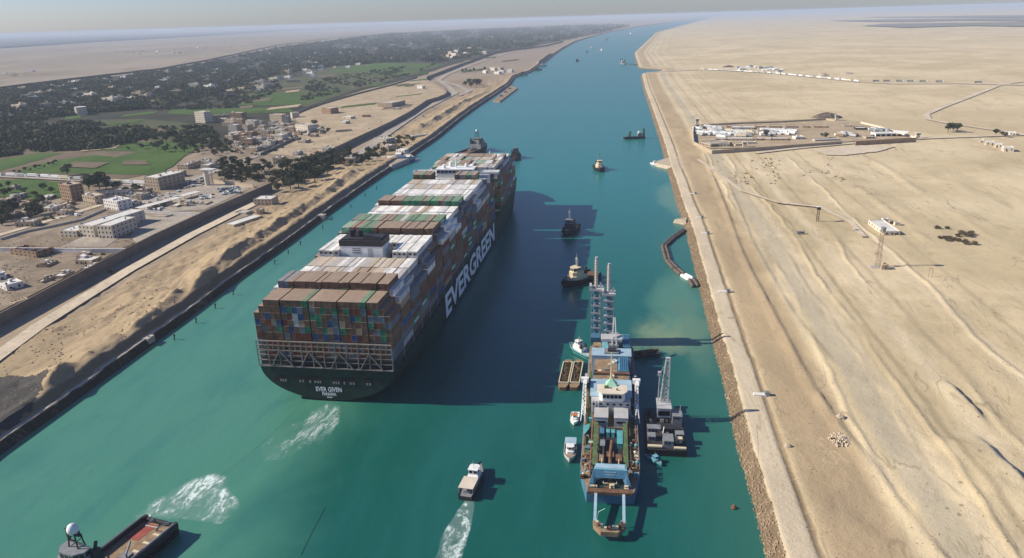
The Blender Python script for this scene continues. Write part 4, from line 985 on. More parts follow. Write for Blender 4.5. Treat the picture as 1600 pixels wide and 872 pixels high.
# ---- the dredger: axis along Y, cutter end toward the camera
dv = thing('dredger', 'large blue cutter suction dredger with twin spud towers and ladder frame', 'dredger', (118.3, 0, 0), R(1.2))
HB = 10.2; y0, y1 = -57, 60
mb = MB(); mb.prism([(-7.6, y0), (7.9, y0), (HB, y0 + 13), (HB, y1 - 4), (HB - 2, y1), (-HB + 2, y1), (-HB, y1 - 4), (-HB, y0 + 13)], -2, 4); mb.build('hull', M['blue'], dv)
mb = MB(); mb.prism([(-7.4, y0 + .2), (7.7, y0 + .2), (HB - .2, y0 + 13), (HB - .2, y1 - 4), (HB - 2.2, y1 - .2), (-HB + 2.2, y1 - .2), (-HB + .2, y1 - 4), (-HB + .2, y0 + 13)], 4, 4.1); mb.build('deck', M['rustdeck'], dv)
for sx in (-1, 1):
    mb = MB(); mb.box(sx * 8.3 - 1.0, sx * 8.3 + 1.0, -34, 30, 4.1, 4.2); mb.build('walkway', M['green'], dv)
    mb = MB(); mb.box(sx * 5.4 - .8, sx * 5.4 + .8, -44, -14, 6.0, 6.15)
    for yy in range(-43, -15, 6): mb.box(sx * 5.4 - .12, sx * 5.4 + .12, yy, yy + .25, 4.1, 6.0)
    mb.build('raised_walkway', M['green'], dv)
    mb = MB(); mb.tube([(sx * 6.7, -50, 5.0), (sx * 6.7, 12, 5.0)], .42, 8); mb.tube([(sx * 9.4, -30, 4.9), (sx * 9.4, 20, 4.9)], .3, 8); mb.build('deck_pipe', M['rust'], dv)
    mb = MB()
    for yy in range(-44, 40, 3): mb.bar((sx * (HB - .15), yy, 4.1), (sx * (HB - .15), yy, 5.2), .08)
    for z in (4.7, 5.2): mb.bar((sx * (HB - .15), -44, z), (sx * (HB - .15), 40, z), .07)
    mb.build('guard_rail', M['ltgrey'], dv)
rd = random.Random(5)
for i in range(64):     # winches, chests and vents standing about the deck
    sx = rd.choice((-1, 1)); xx = sx * (rd.uniform(7.4, 9.6) if rd.random() < .8 else rd.uniform(6.4, 7.4)); yy = rd.uniform(-50, -28) if i < 46 else rd.uniform(-28, 30); s_ = rd.uniform(.4, 1.0)
    mb = MB()
    if i % 3: mb.box(xx - s_, xx + s_, yy - s_, yy + s_ * 1.4, 4.1, 4.5); mb.tube([(xx - s_ * .8, yy, 4.5 + s_ * .7), (xx + s_ * .8, yy, 4.5 + s_ * .7)], s_ * .7, 8)
    else: mb.lathe([(s_ * .5, 4.1), (s_ * .5, 5.0), (s_ * .8, 5.4), (s_ * .3, 5.7)], (xx, yy), 8)
    mb.build('deck_winch' if i % 3 else 'deck_vent', M[rd.choice(['rust', 'rust', 'offwhite', 'grey', 'turq', 'rustdeck'])], dv)
M['darkwell'] = paint('dark_green_well', (.02, .045, .04), .5, .3, .4)
# the well with pumps
mb = MB(); mb.box(-4.4, 4.4, -46, -16, 4.11, 4.2); mb.build('well_floor', M['dark'], dv)
for x, y, l, w, h, m in ((.9, -22, 2.4, 1.1, 6.2, 'turq'), (-.9, -22, 2.4, 1.1, 6.2, 'turq'), (3.4, -26, 9, 1.9, 6.2, 'turq'), (-3.2, -21, 4, 1.6, 5.6, 'blue'), (-3.0, -29, 4, 2, 5.4, 'grey'), (0, -36, 3, 2.5, 5.2, 'rust'), (-3.2, -39, 4, 1.6, 5.5, 'rustdeck'), (3.0, -38, 4, 2.0, 5.3, 'rust')):
    mb = MB(); mb.box(x - w / 2, x + w / 2, y - l / 2, y + l / 2, 4.2, h); mb.box(x - w / 2 - .1, x + w / 2 + .1, y - l / 2 - .1, y + l / 2 + .1, h, h + .15); mb.build('pump_casing', M[m], dv)
mb = MB(); mb.tube([(0, -46, 5.0), (0, -36, 5.2), (.6, -27, 5.0)], .6, 10); mb.build('suction_pipe', M['rust'], dv)
mb = MB(); mb.tube([(-2.2, -45, 5), (-2.4, -25, 5)], .5, 8); mb.build('suction_pipe', M['dark'], dv)
for x in (-2.9, 2.9):
    mb = MB(); mb.box(x - .12, x + .12, -46, -42, 4.2, 7.5); mb.build('gantry_stay', M['offwhite'], dv)
for i in range(16):
    xx, yy = rd.uniform(-6.6, 6.6), rd.uniform(-55.5, -53) if i < 8 else rd.uniform(-47, -44); s_ = rd.uniform(.4, .9); mb = MB(); mb.box(xx - s_, xx + s_, yy - s_, yy + s_, 4.1, 4.5); mb.tube([(xx - s_ * .9, yy, 4.5 + s_ * .6), (xx + s_ * .9, yy, 4.5 + s_ * .6)], s_ * .6, 8); mb.build('deck_winch', M[rd.choice(['rust', 'dark', 'offwhite', 'grey'])], dv)
for x0, x1, a, b in ((-4.6, -.6, -56, -47), (.6, 4.6, -56, -47)): mb = MB(); mb.box(x0, x1, a, b, 4.11, 4.18); mb.build('well_opening', M['darkwell'], dv)
# A-frame portal at the cutter end
mb = MB(); mb.prism([(-5.4, -51), (5.6, -51), (5.2, -47.5), (-4.8, -47.5)], 7.6, 9.0); gp = mb.build('ladder_gantry', M['cyan'], dv)
for sx in (-1, 1):
    mb = MB()
    mb.add([(sx * 5.0, -47.5, 8.8), (sx * 5.4, -51, 8.8), (sx * 3.6, -51, 7.6), (sx * 3.4, -47.5, 7.6), (sx * 6.6, -51, 4.1), (sx * 7.2, -54.4, 4.1), (sx * 5.4, -54.4, 4.1), (sx * 4.8, -51, 4.1)],
           [(0, 1, 5, 4), (1, 2, 6, 5), (2, 3, 7, 6), (3, 0, 4, 7)]); mb.build('gantry_leg', M['blue'], gp)
mb = MB(); mb.add([(-5.2, -51.0, 8.9), (5.4, -51.0, 8.9), (5.8, -52.4, 6.6), (-5.6, -52.4, 6.6), (-5.2, -50.9, 8.6), (5.4, -50.9, 8.6), (5.8, -52.2, 6.5), (-5.6, -52.2, 6.5)], [(3, 2, 1, 0), (4, 5, 6, 7), (0, 1, 5, 4), (1, 2, 6, 5), (2, 3, 7, 6), (3, 0, 4, 7)]); mb.build('gantry_plate', M['blue'], gp)
for k, hw in ((.3, 2.0), (.62, 1.5)): mb = MB(); yy, zz = -51.06 - 1.4 * k, 8.9 - 2.3 * k; mb.box(-hw, hw, yy - .1, yy + .05, zz - .12, zz + .18); mb.build('gantry_stripe', M['paleblue'], gp)
mb = MB(); mb.box(-4.6, 4.9, -50.4, -48, 9.0, 9.15); mb.build('gantry_top', M['paleblue'], gp)
mb = MB(); mb.bar((-2.2, -53, 5), (2.2, -53, 5), .25); mb.bar((0, -53, 5), (0, -57, 5), .3); mb.bar((-2.2, -53, 5), (-2.2, -51.5, 5), .25); mb.bar((2.2, -53, 5), (2.2, -51.5, 5), .25); mb.build('ladder_catwalk', M['offwhite'], dv)
mb = MB(); mb.box(-7.2, 7.5, y0 - 1.2, y0 + .9, 4.1, 5.2); mb.build('end_beam', M['rust'], dv)
# ladder arms and cutter frame hanging over the end
for sx in (-1, 1):
    mb = MB(); mb.add([(sx * 4.5 - .45, y0 - 1.2, 3.6), (sx * 4.5 + .45, y0 - 1.2, 3.6), (sx * 4.5 + .45, y0 - 1.2, 4.8), (sx * 4.5 - .45, y0 - 1.2, 4.8), (sx * 4.5 - .45, y0 - 13.5, 2.2), (sx * 4.5 + .45, y0 - 13.5, 2.2), (sx * 4.5 + .45, y0 - 13.5, 3.4), (sx * 4.5 - .45, y0 - 13.5, 3.4)],
           [(0, 1, 2, 3), (4, 7, 6, 5), (0, 4, 5, 1), (1, 5, 6, 2), (2, 6, 7, 3), (3, 7, 4, 0)]); mb.build('ladder_arm', M['paleblue'], dv)
mb = MB(); mb.prism([(-5.1, y0 - 13.2), (-4.9, y0 - 15.5), (-2.6, y0 - 18.6), (2.6, y0 - 18.6), (4.9, y0 - 15.5), (5.1, y0 - 13.2), (3.4, y0 - 13.2), (3.2, y0 - 15.0), (1.8, y0 - 16.9), (-1.8, y0 - 16.9), (-3.2, y0 - 15.0), (-3.4, y0 - 13.2)], 1.7, 3.4); cf = mb.build('cutter_frame', M['rustdeck'], dv)
for i in range(9):
    a = R(200 + i * 17.5); xx, yy = 4.0 * math.cos(a), y0 - 13.4 + 4.1 * math.sin(a); mb = MB(); mb.box(xx - .4, xx + .4, yy - .4, yy + .4, 3.4, 4.2 + (i % 3) * .3); mb.build('cutter_motor', M[('offwhite', 'rust', 'grey')[i % 3]], cf)
mb = MB(); mb.tube([(-3.9, y0 - 13.4, 3.4), (-3.4, y0 - 12.6, 6.0), (-1.4, y0 - 11.6, 6.6)], .16, 6); mb.build('davit', M['mint'], cf)
# superstructure
mb = MB(); mb.box(-7.6, 7.6, -7.5, 10, 4.1, 10.5); hs = mb.build('superstructure', M['ltgrey'], dv)
mb = MB(); mb.box(-8.2, 8.2, -4.0, 10.6, 10.5, 10.8); mb.build('superstructure_roof', M['paleblue'], hs)
for x in (-3.6, 3.9): mb = MB(); mb.box(x - 2.6, x + 2.6, -15.6, -7.52, 4.1, 8.0); mb.box(x - 2.7, x + 2.7, -15.7, -7.6, 8.0, 8.15); o = mb.build('deckhouse', M['ltgrey'], hs); mb = MB(); mb.box(x - 1.7, x + 1.7, -15.76, -15.64, 5.8, 6.6); mb.build('window', M['glass'], o)
for i in range(6):
    x = -6.4 + i * 2.56; mb = MB(); mb.box(x - .5, x + .5, -7.6, -7.52, 8.9, 9.7); mb.build('window', M['glass'], hs)
for x in (-7.2, -6.0, -4.8): mb = MB(); mb.box(x - .15, x + .15, -8.3, -7.6, 4.1, 10.4); mb.build('fin', M['white'], hs)
mb = MB(); mb.prism([(-4.6, -6.6), (-3.2, -8.0), (4.2, -8.0), (5.4, -6.6), (5.4, -1.6), (-4.6, -1.6)], 10.8, 14.2); wh = mb.build('wheelhouse', M['white'], hs)
mb = MB(); mb.prism([(-5.4, -6.6), (-3.6, -8.8), (4.6, -8.8), (6.2, -6.6), (6.2, -1.2), (-5.4, -1.2)], 14.2, 14.6); mb.build('wheelhouse_roof', M['palewall'], wh)
for i in range(5):
    x = -2.6 + i * 1.5; mb = MB(); mb.box(x - .62, x + .62, -8.12, -8.02, 12.2, 13.6); mb.build('window', M['glass'], wh)
mb = MB(); mb.box(-2.6, -.9, -4.6, -3.6, 14.6, 15.5); mb.build('roof_gear', M['green'], wh)
mb = MB(); mb.box(2.0, 2.6, -6, -5.4, 14.6, 15.3); mb.build('roof_gear', M['green'], wh)
mb = MB(); mb.add([(-2.2, -3, 14.6), (2.4, -3, 14.6), (2.4, 1, 14.6), (-2.2, 1, 14.6), (0, -.6, 17.4)], [(3, 2, 1, 0), (0, 1, 4), (1, 2, 4), (2, 3, 4), (3, 0, 4)]); mb.build('mast_foot', M['mint'], wh)
mb = MB(); mb.tube([(0, -.4, 16), (0, -.4, 28)], [.4, .22], 8); mb.bar((-2, -.4, 25), (2, -.4, 25), .15); mb.build('mast', M['offwhite'], wh)
# brown hold deck, blue trunk and far end block
mb = MB(); mb.box(-7.9, 7.9, 10.8, 36.2, 4.1, 7.6); ho = mb.build('hold_trunk', M['blue'], dv)
for a, b in ((11, 20), (22.4, 35.8)): mb = MB(); mb.box(-7.4, 7.4 if a < 15 else 2.6, a, b, 7.6, 7.75); mb.build('hold_hatch', M['rustdeck'], ho)
mb = MB(); mb.box(-7.5, 7.5, 20.4, 22.0, 7.6, 8.6); mb.build('hold_beam', M['rust'], ho)
mb = MB(); mb.box(3.2, 7.4, 23, 35.6, 7.6, 8.9); cb_ = mb.build('cooler_block', M['cyan'], ho)
for i in range(5): mb = MB(); mb.box(3.5 + i * .8, 3.9 + i * .8, 23.3, 35.3, 8.9, 9.2); mb.build('cooler_fin', M['blue'], cb_)
mb = MB(); mb.lathe([(1.3, 7.8), (1.3, 8.7), (.8, 8.7), (.8, 7.85)], (1.3, 33), 12); mb.build('hose_reel', M['white'], ho)
for i in range(8): mb = MB(); x, y, s_ = rd.uniform(-6.6, 2), rd.uniform(12, 34), rd.uniform(.3, .8); mb.box(x - s_, x + s_, y - s_, y + s_, 7.75, 7.9 + s_); mb.build('deck_chest', M[rd.choice(['rust', 'grey', 'offwhite', 'dark'])], ho)
mb = MB(); mb.box(-8.6, 8.6, 36.4, 44.4, 4.1, 9.0); mb.box(-8.8, 8.8, 36.3, 44.5, 9.0, 9.2); ab = mb.build('spud_block', M['paleblue'], dv)
mb = MB(); mb.box(-3.2, 3.2, 38, 43, 9.2, 9.8); mb.build('winch_bed', M['grey'], ab)
mb = MB(); mb.tube([(-1.6, 40, 10.4), (2.2, 40, 10.4)], 1.0, 10); mb.build('spud_winch', M['dark'], ab)
mb = MB(); mb.box(-1.2, 3.2, 44.6, 59.5, 4.1, 10.5); mb.build('spud_carriage', M['grey'], dv)
mb = MB(); mb.prism([(-4.6, 47), (4.6, 47), (5, 53), (-5, 53)], 11.0, 12.4); mb.build('carriage_head', M['ltgrey'], dv)
mb = MB(); mb.bar((.2, 44.6, 10), (.8, 57, 19), .5); mb.bar((2.2, 44.6, 10), (1.4, 57, 19), .5); mb.build('carriage_stay', M['ltgrey'], dv)
mb = MB(); mb.box(-4.4, -1.4, 45, 58, 4.1, 9); mb.build('engine_casing', M['cyan'], dv)
mb = MB(); mb.box(5, 8.4, 46, 59.5, 4.1, 9.5); ec = mb.build('engine_casing', M['cyan'], dv)
for i in range(4): mb = MB(); mb.box(5.2 + i * .8, 5.7 + i * .8, 46.2, 59.2, 9.5, 9.9); mb.build('casing_rib', M['blue'], ec)
mb = MB(); mb.box(-8.4, -4.8, 46, 57, 4.1, 6.2); mb.build('winch_house', M['rustdeck'], dv)
mb = MB(); mb.tube([(-7.8, 49, 7), (-5.4, 49, 7)], .9, 10); mb.build('side_winch', M['rust'], dv)
# spud towers
M['spudsteel'] = paint('blue_grey_spud_steel', (.27, .32, .38), .6, .15, .5)
M['spudband'] = paint('faded_pale_band', (.50, .44, .42), .6, .15, .5)
for tx, ty, zt, zs in ((-7.7, 72.5, 27.0, 43.5), (-1.7, 69.0, 26.0, 41.5)):
    mb = MB(); mb.lattice((tx, ty, 0), (tx, ty, zt), 4.6, 4.4, 7, .42, 0, .26); tw = mb.build('spud_tower', M['spudsteel'], dv)
    for i in range(6): mb = MB(); z = 3.2 + i * 3.9; mb.box(tx - 2.4, tx + 2.4 - (i % 2) * .6, ty - 2.4, ty + 2.4, z, z + .22); mb.box(tx - 2.5, tx + 2.4, ty - 2.6, ty - 2.4, z + .2, z + 1.1); mb.build('tower_platform', M['ltgrey'], tw)
    mb = MB(); mb.tube([(tx, ty, -3), (tx, ty, zt + .5)], 1.25, 12); mb.build('spud', M['blue'], tw)
    mb = MB(); mb.box(tx - 3.2, tx + 3.2, ty - 2.8, ty + 2.8, zt, zt + 1.1); mb.box(tx - 3.2, tx - 2.2, ty - 2.6, ty + 2, zt + 1.1, zt + 2.6); mb.box(tx + 1.6, tx + 2.6, ty - 1, ty + 1, zt + 1.1, zt + 3.6); mb.build('tower_head', M['ltgrey'], tw)
    mb = MB(); mb.tube([(tx, ty, zt + 1), (tx, ty, zs)], [.85, .7], 8); mb.build('spud_top', M['ltgrey'], tw)
    mb = MB()
    for k in range(10): z = zt + 2.2 + k * (zs - zt - 3) / 10; mb.lathe([(.9, z), (.9, z + .4)], (tx, ty), 8)
    mb.build('spud_band', M['spudband'], tw)
    mb = MB(); mb.bar((tx - 1.25, ty, zt + 1), (tx - 1.25, ty, zs - .4), .12)
    for k in range(12): z = zt + 1.5 + k * 1.1; mb.bar((tx - 1.25, ty, z), (tx - .7, ty, z), .1)
    mb.build('ladder', M['yellow'], tw)
    mb = MB(); mb.box(tx - 2.1, tx + 2.1, ty - 8 if tx < -4 else ty - 6, ty - 2, 2.2, 5.2); mb.build('tower_foot', M['blue'], tw)
# lattice deck cranes either side
for sx in (-1, 1):
    mb = MB(); x = sx * 9.6 - (1.0 if sx < 0 else -.5); mb.lattice((x, -8, 4.1), (x, 8.4, 12), 1.6, .9, 9, .24); cr = mb.build('side_derrick', M['white'], dv)
    mb = MB(); mb.bar((x - .9, -12, 4.1), (x, -6, 9.5), .3); mb.bar((x + .9, -12, 4.1), (x, -6, 9.5), .3); mb.build('derrick_prop', M['white'], cr)
    mb = MB(); mb.box(x - 1.5, x + 1.5, 6.6, 8.4, 11, 12.8); mb.box(x - .3, x + .9, 2.5, 6.5, 12, 12.6); mb.build('derrick_head', M['white'], cr)
    mb = MB(); mb.box(x - .5, x + .5, 12, 24, 4.1, 6.4); mb.build('side_locker', M['ltgrey'], dv)
# boats and things lashed on deck or hanging alongside are parts of the dredger
mb = MB(); mb.prism([(-9.6, -24), (-8.0, -20), (-7.8, -16), (-10, -18)], 4.6, 5.6); mb.build('work_boat', M['turq'], dv)

# ---- floating crane
fc = thing('floating_crane', 'dark crane barge with grey lattice boom lying beside the dredger', 'crane barge', (138.9, -12.0, 0), R(1))
mb = MB(); mb.box(-7.2, 7.2, -15, 15.5, -1, 2.4); mb.build('hull', M['black'], fc)
mb = MB(); mb.box(-7.0, 7.0, -14.8, 15.3, 2.4, 2.5); mb.build('deck', M['dark'], fc)
mb = MB(); mb.lathe([(2.6, 2.5), (2.6, 4.6), (3.0, 4.8)], (0, 8), 14); mb.build('turntable', M['grey'], fc)
mb = MB(); mb.box(-2.6, 2.6, 4.4, 12.4, 4.8, 8.6); mb.box(-2.8, 2.8, 4.2, 12.6, 8.6, 8.8); cab = mb.build('crane_house', M['ltgrey'], fc)
mb = MB(); mb.box(-2.2, 2.2, 4.28, 4.38, 5.6, 7.6); mb.build('crane_window', M['glass'], cab)
mb = MB(); mb.lattice((.2, 10.5, 8), (1.2, 12.0, 25.5), 3.0, 1.4, 10, .36, 0, .22); bo = mb.build('boom', M['ltgrey'], cab)
mb = MB(); mb.bar((-2.1, 10, 8.8), (-1.9, 10.6, 20), .3); mb.bar((-2.6, 6, 8.8), (-1.9, 10.6, 20), .22); mb.bar((-1.9, 10.6, 20), (1.0, 12, 25.4), .1); mb.box(-2.5, -1.3, 10, 11.2, 19.5, 21.2); mb.build('back_stay', M['ltgrey'], cab)
mb = MB(); mb.box(.3, 2.1, 11.4, 12.8, 25.2, 26.6); mb.build('boom_head', M['ltgrey'], bo)
for x0, x1, a, b, h, m in ((-6.6, -1.4, -4, -1, 4.6, 'grey'), (-6.6, -3.8, -9, -6, 4.2, 'grey'), (-1.2, 2.4, -13.6, -8.4, 5.4, 'grey'), (3.0, 6.6, 2, 6.4, 6.8, 'grey'), (3.6, 6.6, -7, -4.2, 4.4, 'grey'), (3.4, 5.8, -9.8, -8.2, 4.2, 'offwhite'), (-1.6, 2.6, -4, -.2, 4.8, 'dark')):
    mb = MB(); mb.box(x0, x1, a, b, 2.5, h); mb.box(x0 - .1, x1 + .1, a - .1, b + .1, h, h + .15); o = mb.build('deck_cabin', M[m], fc)
    for k in range(int((x1 - x0) / 1.3)): mb = MB(); xx = x0 + .9 + k * 1.2; mb.box(xx - .3, xx + .3, a - .06, a + .02, h - 1.2, h - .5); mb.build('window', M['glass'], o)
mb = MB(); mb.tube([(-6.8, -13.6, 3.2), (-1.6, -13.6, 3.2)], .6, 8); mb.build('fender_log', M['offwhite'], fc)
mb = MB(); mb.tube([(2.6, -14, 3.1), (6.9, -14, 3.1)], .55, 8); mb.build('fender_log', M['offwhite'], fc)
mb = MB(); mb.bar((-1.2, -8, 5.2), (-.6, -5.5, 6.6), .25); mb.build('davit', M['white'], fc)
mb = MB(); mb.bar((5.8, 3, 6.8), (5.8, 3, 11), .15); mb.build('light_pole', M['white'], fc)
for i in range(34):
    x, y, s_ = rd.uniform(-6.4, 6.4), rd.uniform(-13, 14), rd.uniform(.3, .7); mb = MB(); mb.box(x - s_, x + s_, y - s_, y + s_, 2.5, 2.5 + s_ * 1.6); mb.tube([(x - s_, y, 2.8 + s_ * 1.6), (x + s_, y, 2.8 + s_ * 1.6)], s_ * .5, 8); mb.build('deck_gear', M[rd.choice(['rust', 'grey', 'rustdeck', 'dark'])], fc)
# dark pontoon beyond the dredger's side
v = G(1003, 556); pt = thing('pontoon', 'low dark pontoon with pipes lying across the far side of the dredger', 'pontoon', (v.x + 1, v.y, 0), R(-70))
mb = MB(); mb.box(-2.4, 2.4, -7, 7, -.6, 1.4); mb.build('hull', M['dark'], pt)
mb = MB(); mb.tube([(-1, -7.6, 2), (-1, 7.4, 2)], .6, 8); mb.build('pipe', M['rust'], pt)
mb = MB(); mb.box(.2, 1.8, -2, 1, 1.4, 3); mb.build('winch_house', M['rust'], pt)

# far dredger at mid right, and one further off
def far_dredger(px, rz, label, L, hull='black'):
    v = G(*px); t = thing('dredger', label, 'dredger', (v.x, v.y, 0), rz)
    mb = MB(); w = L * .22; mb.box(-w / 2, w / 2, -L / 2, L / 2, -1, 3); mb.build('hull', M[hull], t)
    mb = MB(); mb.box(-w * .36, w * .36, L * .12, L * .34, 3, 7); h = mb.build('deckhouse', M['grey'], t)
    mb = MB(); mb.box(-w * .3, w * .3, L * .16, L * .28, 7, 9.5); mb.build('wheelhouse', M['white'], h)
    for x in (-w * .25, w * .25): mb = MB(); mb.lattice((x, L * .44, 0), (x, L * .44, 5 + L * .3), 1.4, 1.1, 4, .4); mb.build('spud_tower', M['green'], t)
    mb = MB(); mb.lattice((0, -L * .3, 3), (0, -L * .24, 3 + L * .28), 3, 1.2, 3, .5); mb.build('gantry', M['green'], t)
    mb = MB(); mb.box(-w * .2, w * .2, -L * .62, -L * .48, 1, 3); mb.build('ladder', M['green'], t)
    return t
far_dredger((992, 217), R(-75), 'small dark dredger with green masts near the right bank', 26)
fd = far_dredger((974, 100), R(20), 'grey dredger far off with a pipe leading to the right bank', 46, 'grey')
a, b = G(984, 101), G(1000, 102)
tag(MB().tube([(a.x, a.y, .5), (b.x, b.y, .8)], 2.2, 8).build('floating_pipe', M['dark']), 'dark floating pipe from the far dredger to the bank', 'pipe')
# floating pipelines near the right bank
lines = [[(1068, 360), (1049, 373), (1035, 386), (1038, 398), (1041, 408), (1053, 422), (1064, 431), (1077, 439), (1083, 450)],
         [(1071, 361), (1052, 374.5), (1040, 386), (1044, 398), (1046.5, 409), (1059, 421), (1070, 430), (1083, 437), (1091, 449)]]
for li, px in enumerate(lines):
    for i in range(len(px) - 1):
        a, b = G(*px[i]), G(*px[i + 1]); d = (b - a); l = d.length - .8; c = (a + b) / 2
        wh_ = i == len(px) - 3
        t = thing('floating_pipe', '%s floating pipe section, %s from the far end of the %s pipeline' % ('white' if wh_ else 'dark brown', nth(i + 1), ('outer', 'inner')[li]), 'pipe', (c.x, c.y, 0), math.atan2(-d.x, d.y), 'floating pipe sections')
        r0 = 1.15; mb = MB(); mb.tube([(0, -l / 2, .55), (0, -l / 2 + .6, .6), (0, l / 2 - .6, .6), (0, l / 2, .55)], [r0 * .6, r0, r0, r0 * .6], 10); mb.build('float', M['white' if wh_ else 'pipe'], t)
        mb = MB(); mb.tube([(0, -d.length / 2, .75), (0, d.length / 2, .75)], .5, 8); mb.build('pipe', M['dark'], t)
# ferry at the left bank
v = G(628, 255); fy = thing('ferry', 'blue and white ferry at the ramp on the left bank', 'ferry', (v.x - 6, v.y + 8, 0), R(-72))
mb = MB(); mb.prism([(-6, -18), (6, -18), (6, 18), (-6, 18)], -1, 2.2, 0, 1.04); mb.build('hull', M['blue'], fy)
mb = MB(); mb.box(-5.6, 5.6, -17, 17, 2.2, 2.3); mb.build('deck', M['grey'], fy)
for x in (-5, 5): mb = MB(); mb.box(x - .9, x + .9, -14, 14, 2.3, 5.4); mb.box(x - 1, x + 1, -14.2, 14.2, 5.4, 5.7); mb.build('side_house', M['cyan'], fy)
mb = MB(); mb.box(-5.8, 5.8, -3, 3, 6.8, 9.4); mb.box(-6, 6, -3.3, 3.3, 9.4, 9.7); mb.build('wheelhouse', M['white'], fy)
mb = MB(); mb.box(-6, 6, -13, 13, 5.9, 6.2); mb.build('canopy', M['white'], fy)
for y in (-19.5, 19.5): mb = MB(); mb.box(-4, 4, y - 2.4, y + 2.4, 2.2, 2.5); mb.build('ramp', M['grey'], fy)
# stakes in the water along the left bank, buoys
for i, px in enumerate([(272, 531), (306, 505), (336, 482), (364, 461), (429, 413), (450, 397), (469, 383), (504, 358), (518, 344), (548, 325), (570, 307), (588, 296)]):
    v = G(*px); t = thing('mooring_stake', 'dark leaning stake in the water, %s from the near end of the left bank row' % nth(i + 1), 'stake', (v.x, v.y, 0), 0, 'stakes along the left bank')
    mb = MB(); mb.tube([(0, 0, -1), (.5, .1, 2.8)], .32, 7); mb.build('post', M['dark'], t); mb = MB(); mb.lathe([(.55, 2.3), (.55, 2.9), (.2, 3.1)], (.45, .1), 8); mb.build('cap', M['dark'], t)
v = G(1146, 794); t = thing('buoy', 'small red-brown buoy floating near the right bank', 'buoy', (v.x, v.y, 0))
mb = MB(); mb.lathe([(.3, -.3), (.9, 0), (.9, .5), (.4, .8)], (0, 0), 12); mb.build('float', M['rust'], t); mb = MB(); mb.lathe([(.25, .8), (.12, 1.6)], (0, 0), 8); mb.build('topmark', M['orange'], t)
# tow line from the deck vessel to the ship
a = G(232, 808, 4.5); b = Vector((-3, -.5, 9)); pts = [a.lerp(b, k / 20) - Vector((0, 0, math.sin(math.pi * k / 20) * 6.0)) for k in range(21)]
tag(MB().tube(pts, .035, 5).build('tow_line', M['dark']), 'thin dark tow line sagging from the brown vessel to the ship', 'rope')
a = G(470, 868); b = G(508, 794)
tag(MB().tube([(a.x, a.y, .1), ((a.x + b.x) / 2 - .3, (a.y + b.y) / 2, .15), (b.x, b.y, .1)], .05, 5).build('floating_rope', M['dark']), 'thin dark rope floating on the water left of the pilot boat', 'rope')
# ------------------------------------------------------------------ buildings, walls, trees, vehicles on the banks
ZW, ZE = 5.0, 4.0
def ppm(x, y, z):        # photo pixels per upright metre at a ground point
    p = G(x, y, z); q = PX(p + Vector((0, 0, 1))); a = PX(p); return abs(a[1] - q[1])
rh = random.Random(21)
def windows(parent, W_, D_, H_, storeys, e=.05):
    if H_ < 2.6: return
    sh = H_ / storeys
    for k in range(storeys):
        z = k * sh + sh * .38; wz = min(1.5, sh * .42)
        n = max(1, min(6, int(W_ / 3.2)))
        for i in range(n):
            x = -W_ / 2 + W_ * (i + .5) / n; mb = MB(); mb.box(x - .55, x + .55, -e, e, z, z + wz); mb.build('window', M['glass'], parent)
        n = max(1, min(6, int(D_ / 3.6)))
        for s in (-1, 1):
            for i in range(n):
                y = D_ * (i + .5) / n; mb = MB(); mb.box(s * W_ / 2 - e, s * W_ / 2 + e, y - .55, y + .55, z, z + wz); mb.build('window', M['glass'], parent)
def house(A, Bp, depth, hpx, label, wall='stucco', roof='roofdust', zb=ZW, storeys=None, clutter=1, win=True, name='house', cat='house', group=None, ruin=False, to=None, door=True):
    a, b = G(*A, zb), G(*Bp, zb); d = b - a; W_ = d.length; c = (a + b) / 2; rz = math.atan2(d.y, d.x)
    H_ = hpx / ppm(*A, zb)
    if to is not None: depth = (G(*to, zb) - b).length
    t = thing(name, label, cat, (c.x, c.y, zb), rz, group); storeys = storeys or max(1, round(H_ / 3.3)); D_ = depth
    mb = MB(); th = .35
    if ruin:
        mb.box(-W_ / 2, W_ / 2, 0, th, -1, H_); mb.box(-W_ / 2, W_ / 2, D_ - th, D_, -1, H_ * .9); mb.box(-W_ / 2, -W_ / 2 + th, th, D_ - th, -1, H_ * .8); mb.box(W_ / 2 - th, W_ / 2, th, D_ - th, -1, H_)
        for i in range(3): x = -W_ / 2 + W_ * (i + 1) / 4; mb.box(x - .15, x + .15, th, D_ - th, -1, H_ * rh.uniform(.5, .95))
        mb.build('wall', M[wall], t)
        mb = MB(); mb.box(-W_ / 2 + th, W_ / 2 - th, th, D_ - th, -1, .6); mb.build('floor', M['greydirt'], t)
    else:
        mb.box(-W_ / 2, W_ / 2, 0, D_, -1, H_); mb.build('wall', M[wall], t)
        mb = MB(); mb.box(-W_ / 2 + .3, W_ / 2 - .3, .3, D_ - .3, H_, H_ + .06); r_ = mb.build('roof', M[roof], t)
        mb = MB(); p_ = .55
        mb.box(-W_ / 2, W_ / 2, 0, .28, H_, H_ + p_); mb.box(-W_ / 2, W_ / 2, D_ - .28, D_, H_, H_ + p_); mb.box(-W_ / 2, -W_ / 2 + .28, .28, D_ - .28, H_, H_ + p_); mb.box(W_ / 2 - .28, W_ / 2, .28, D_ - .28, H_, H_ + p_)
        mb.build('parapet', M[wall], r_)
        if clutter:
            for i in range(clutter):
                x, y = rh.uniform(-W_ * .35, W_ * .35), rh.uniform(D_ * .2, D_ * .8); s_ = rh.uniform(.6, 1.6); mb = MB(); mb.box(x - s_, x + s_, y - s_, y + s_, H_ + .06, H_ + rh.uniform(.8, 2.4)); mb.build('roof_hut', M[wall if i % 2 == 0 else 'rooflight'], r_)
    if win: windows(t, W_, D_, H_, storeys)
    if door and not ruin and H_ > 2.6: mb = MB(); x = rh.uniform(-W_ * .3, W_ * .3); mb.box(x - .6, x + .6, -.07, .02, 0, 2.1); mb.build('door', M['rust'], t)
    return t
H = house
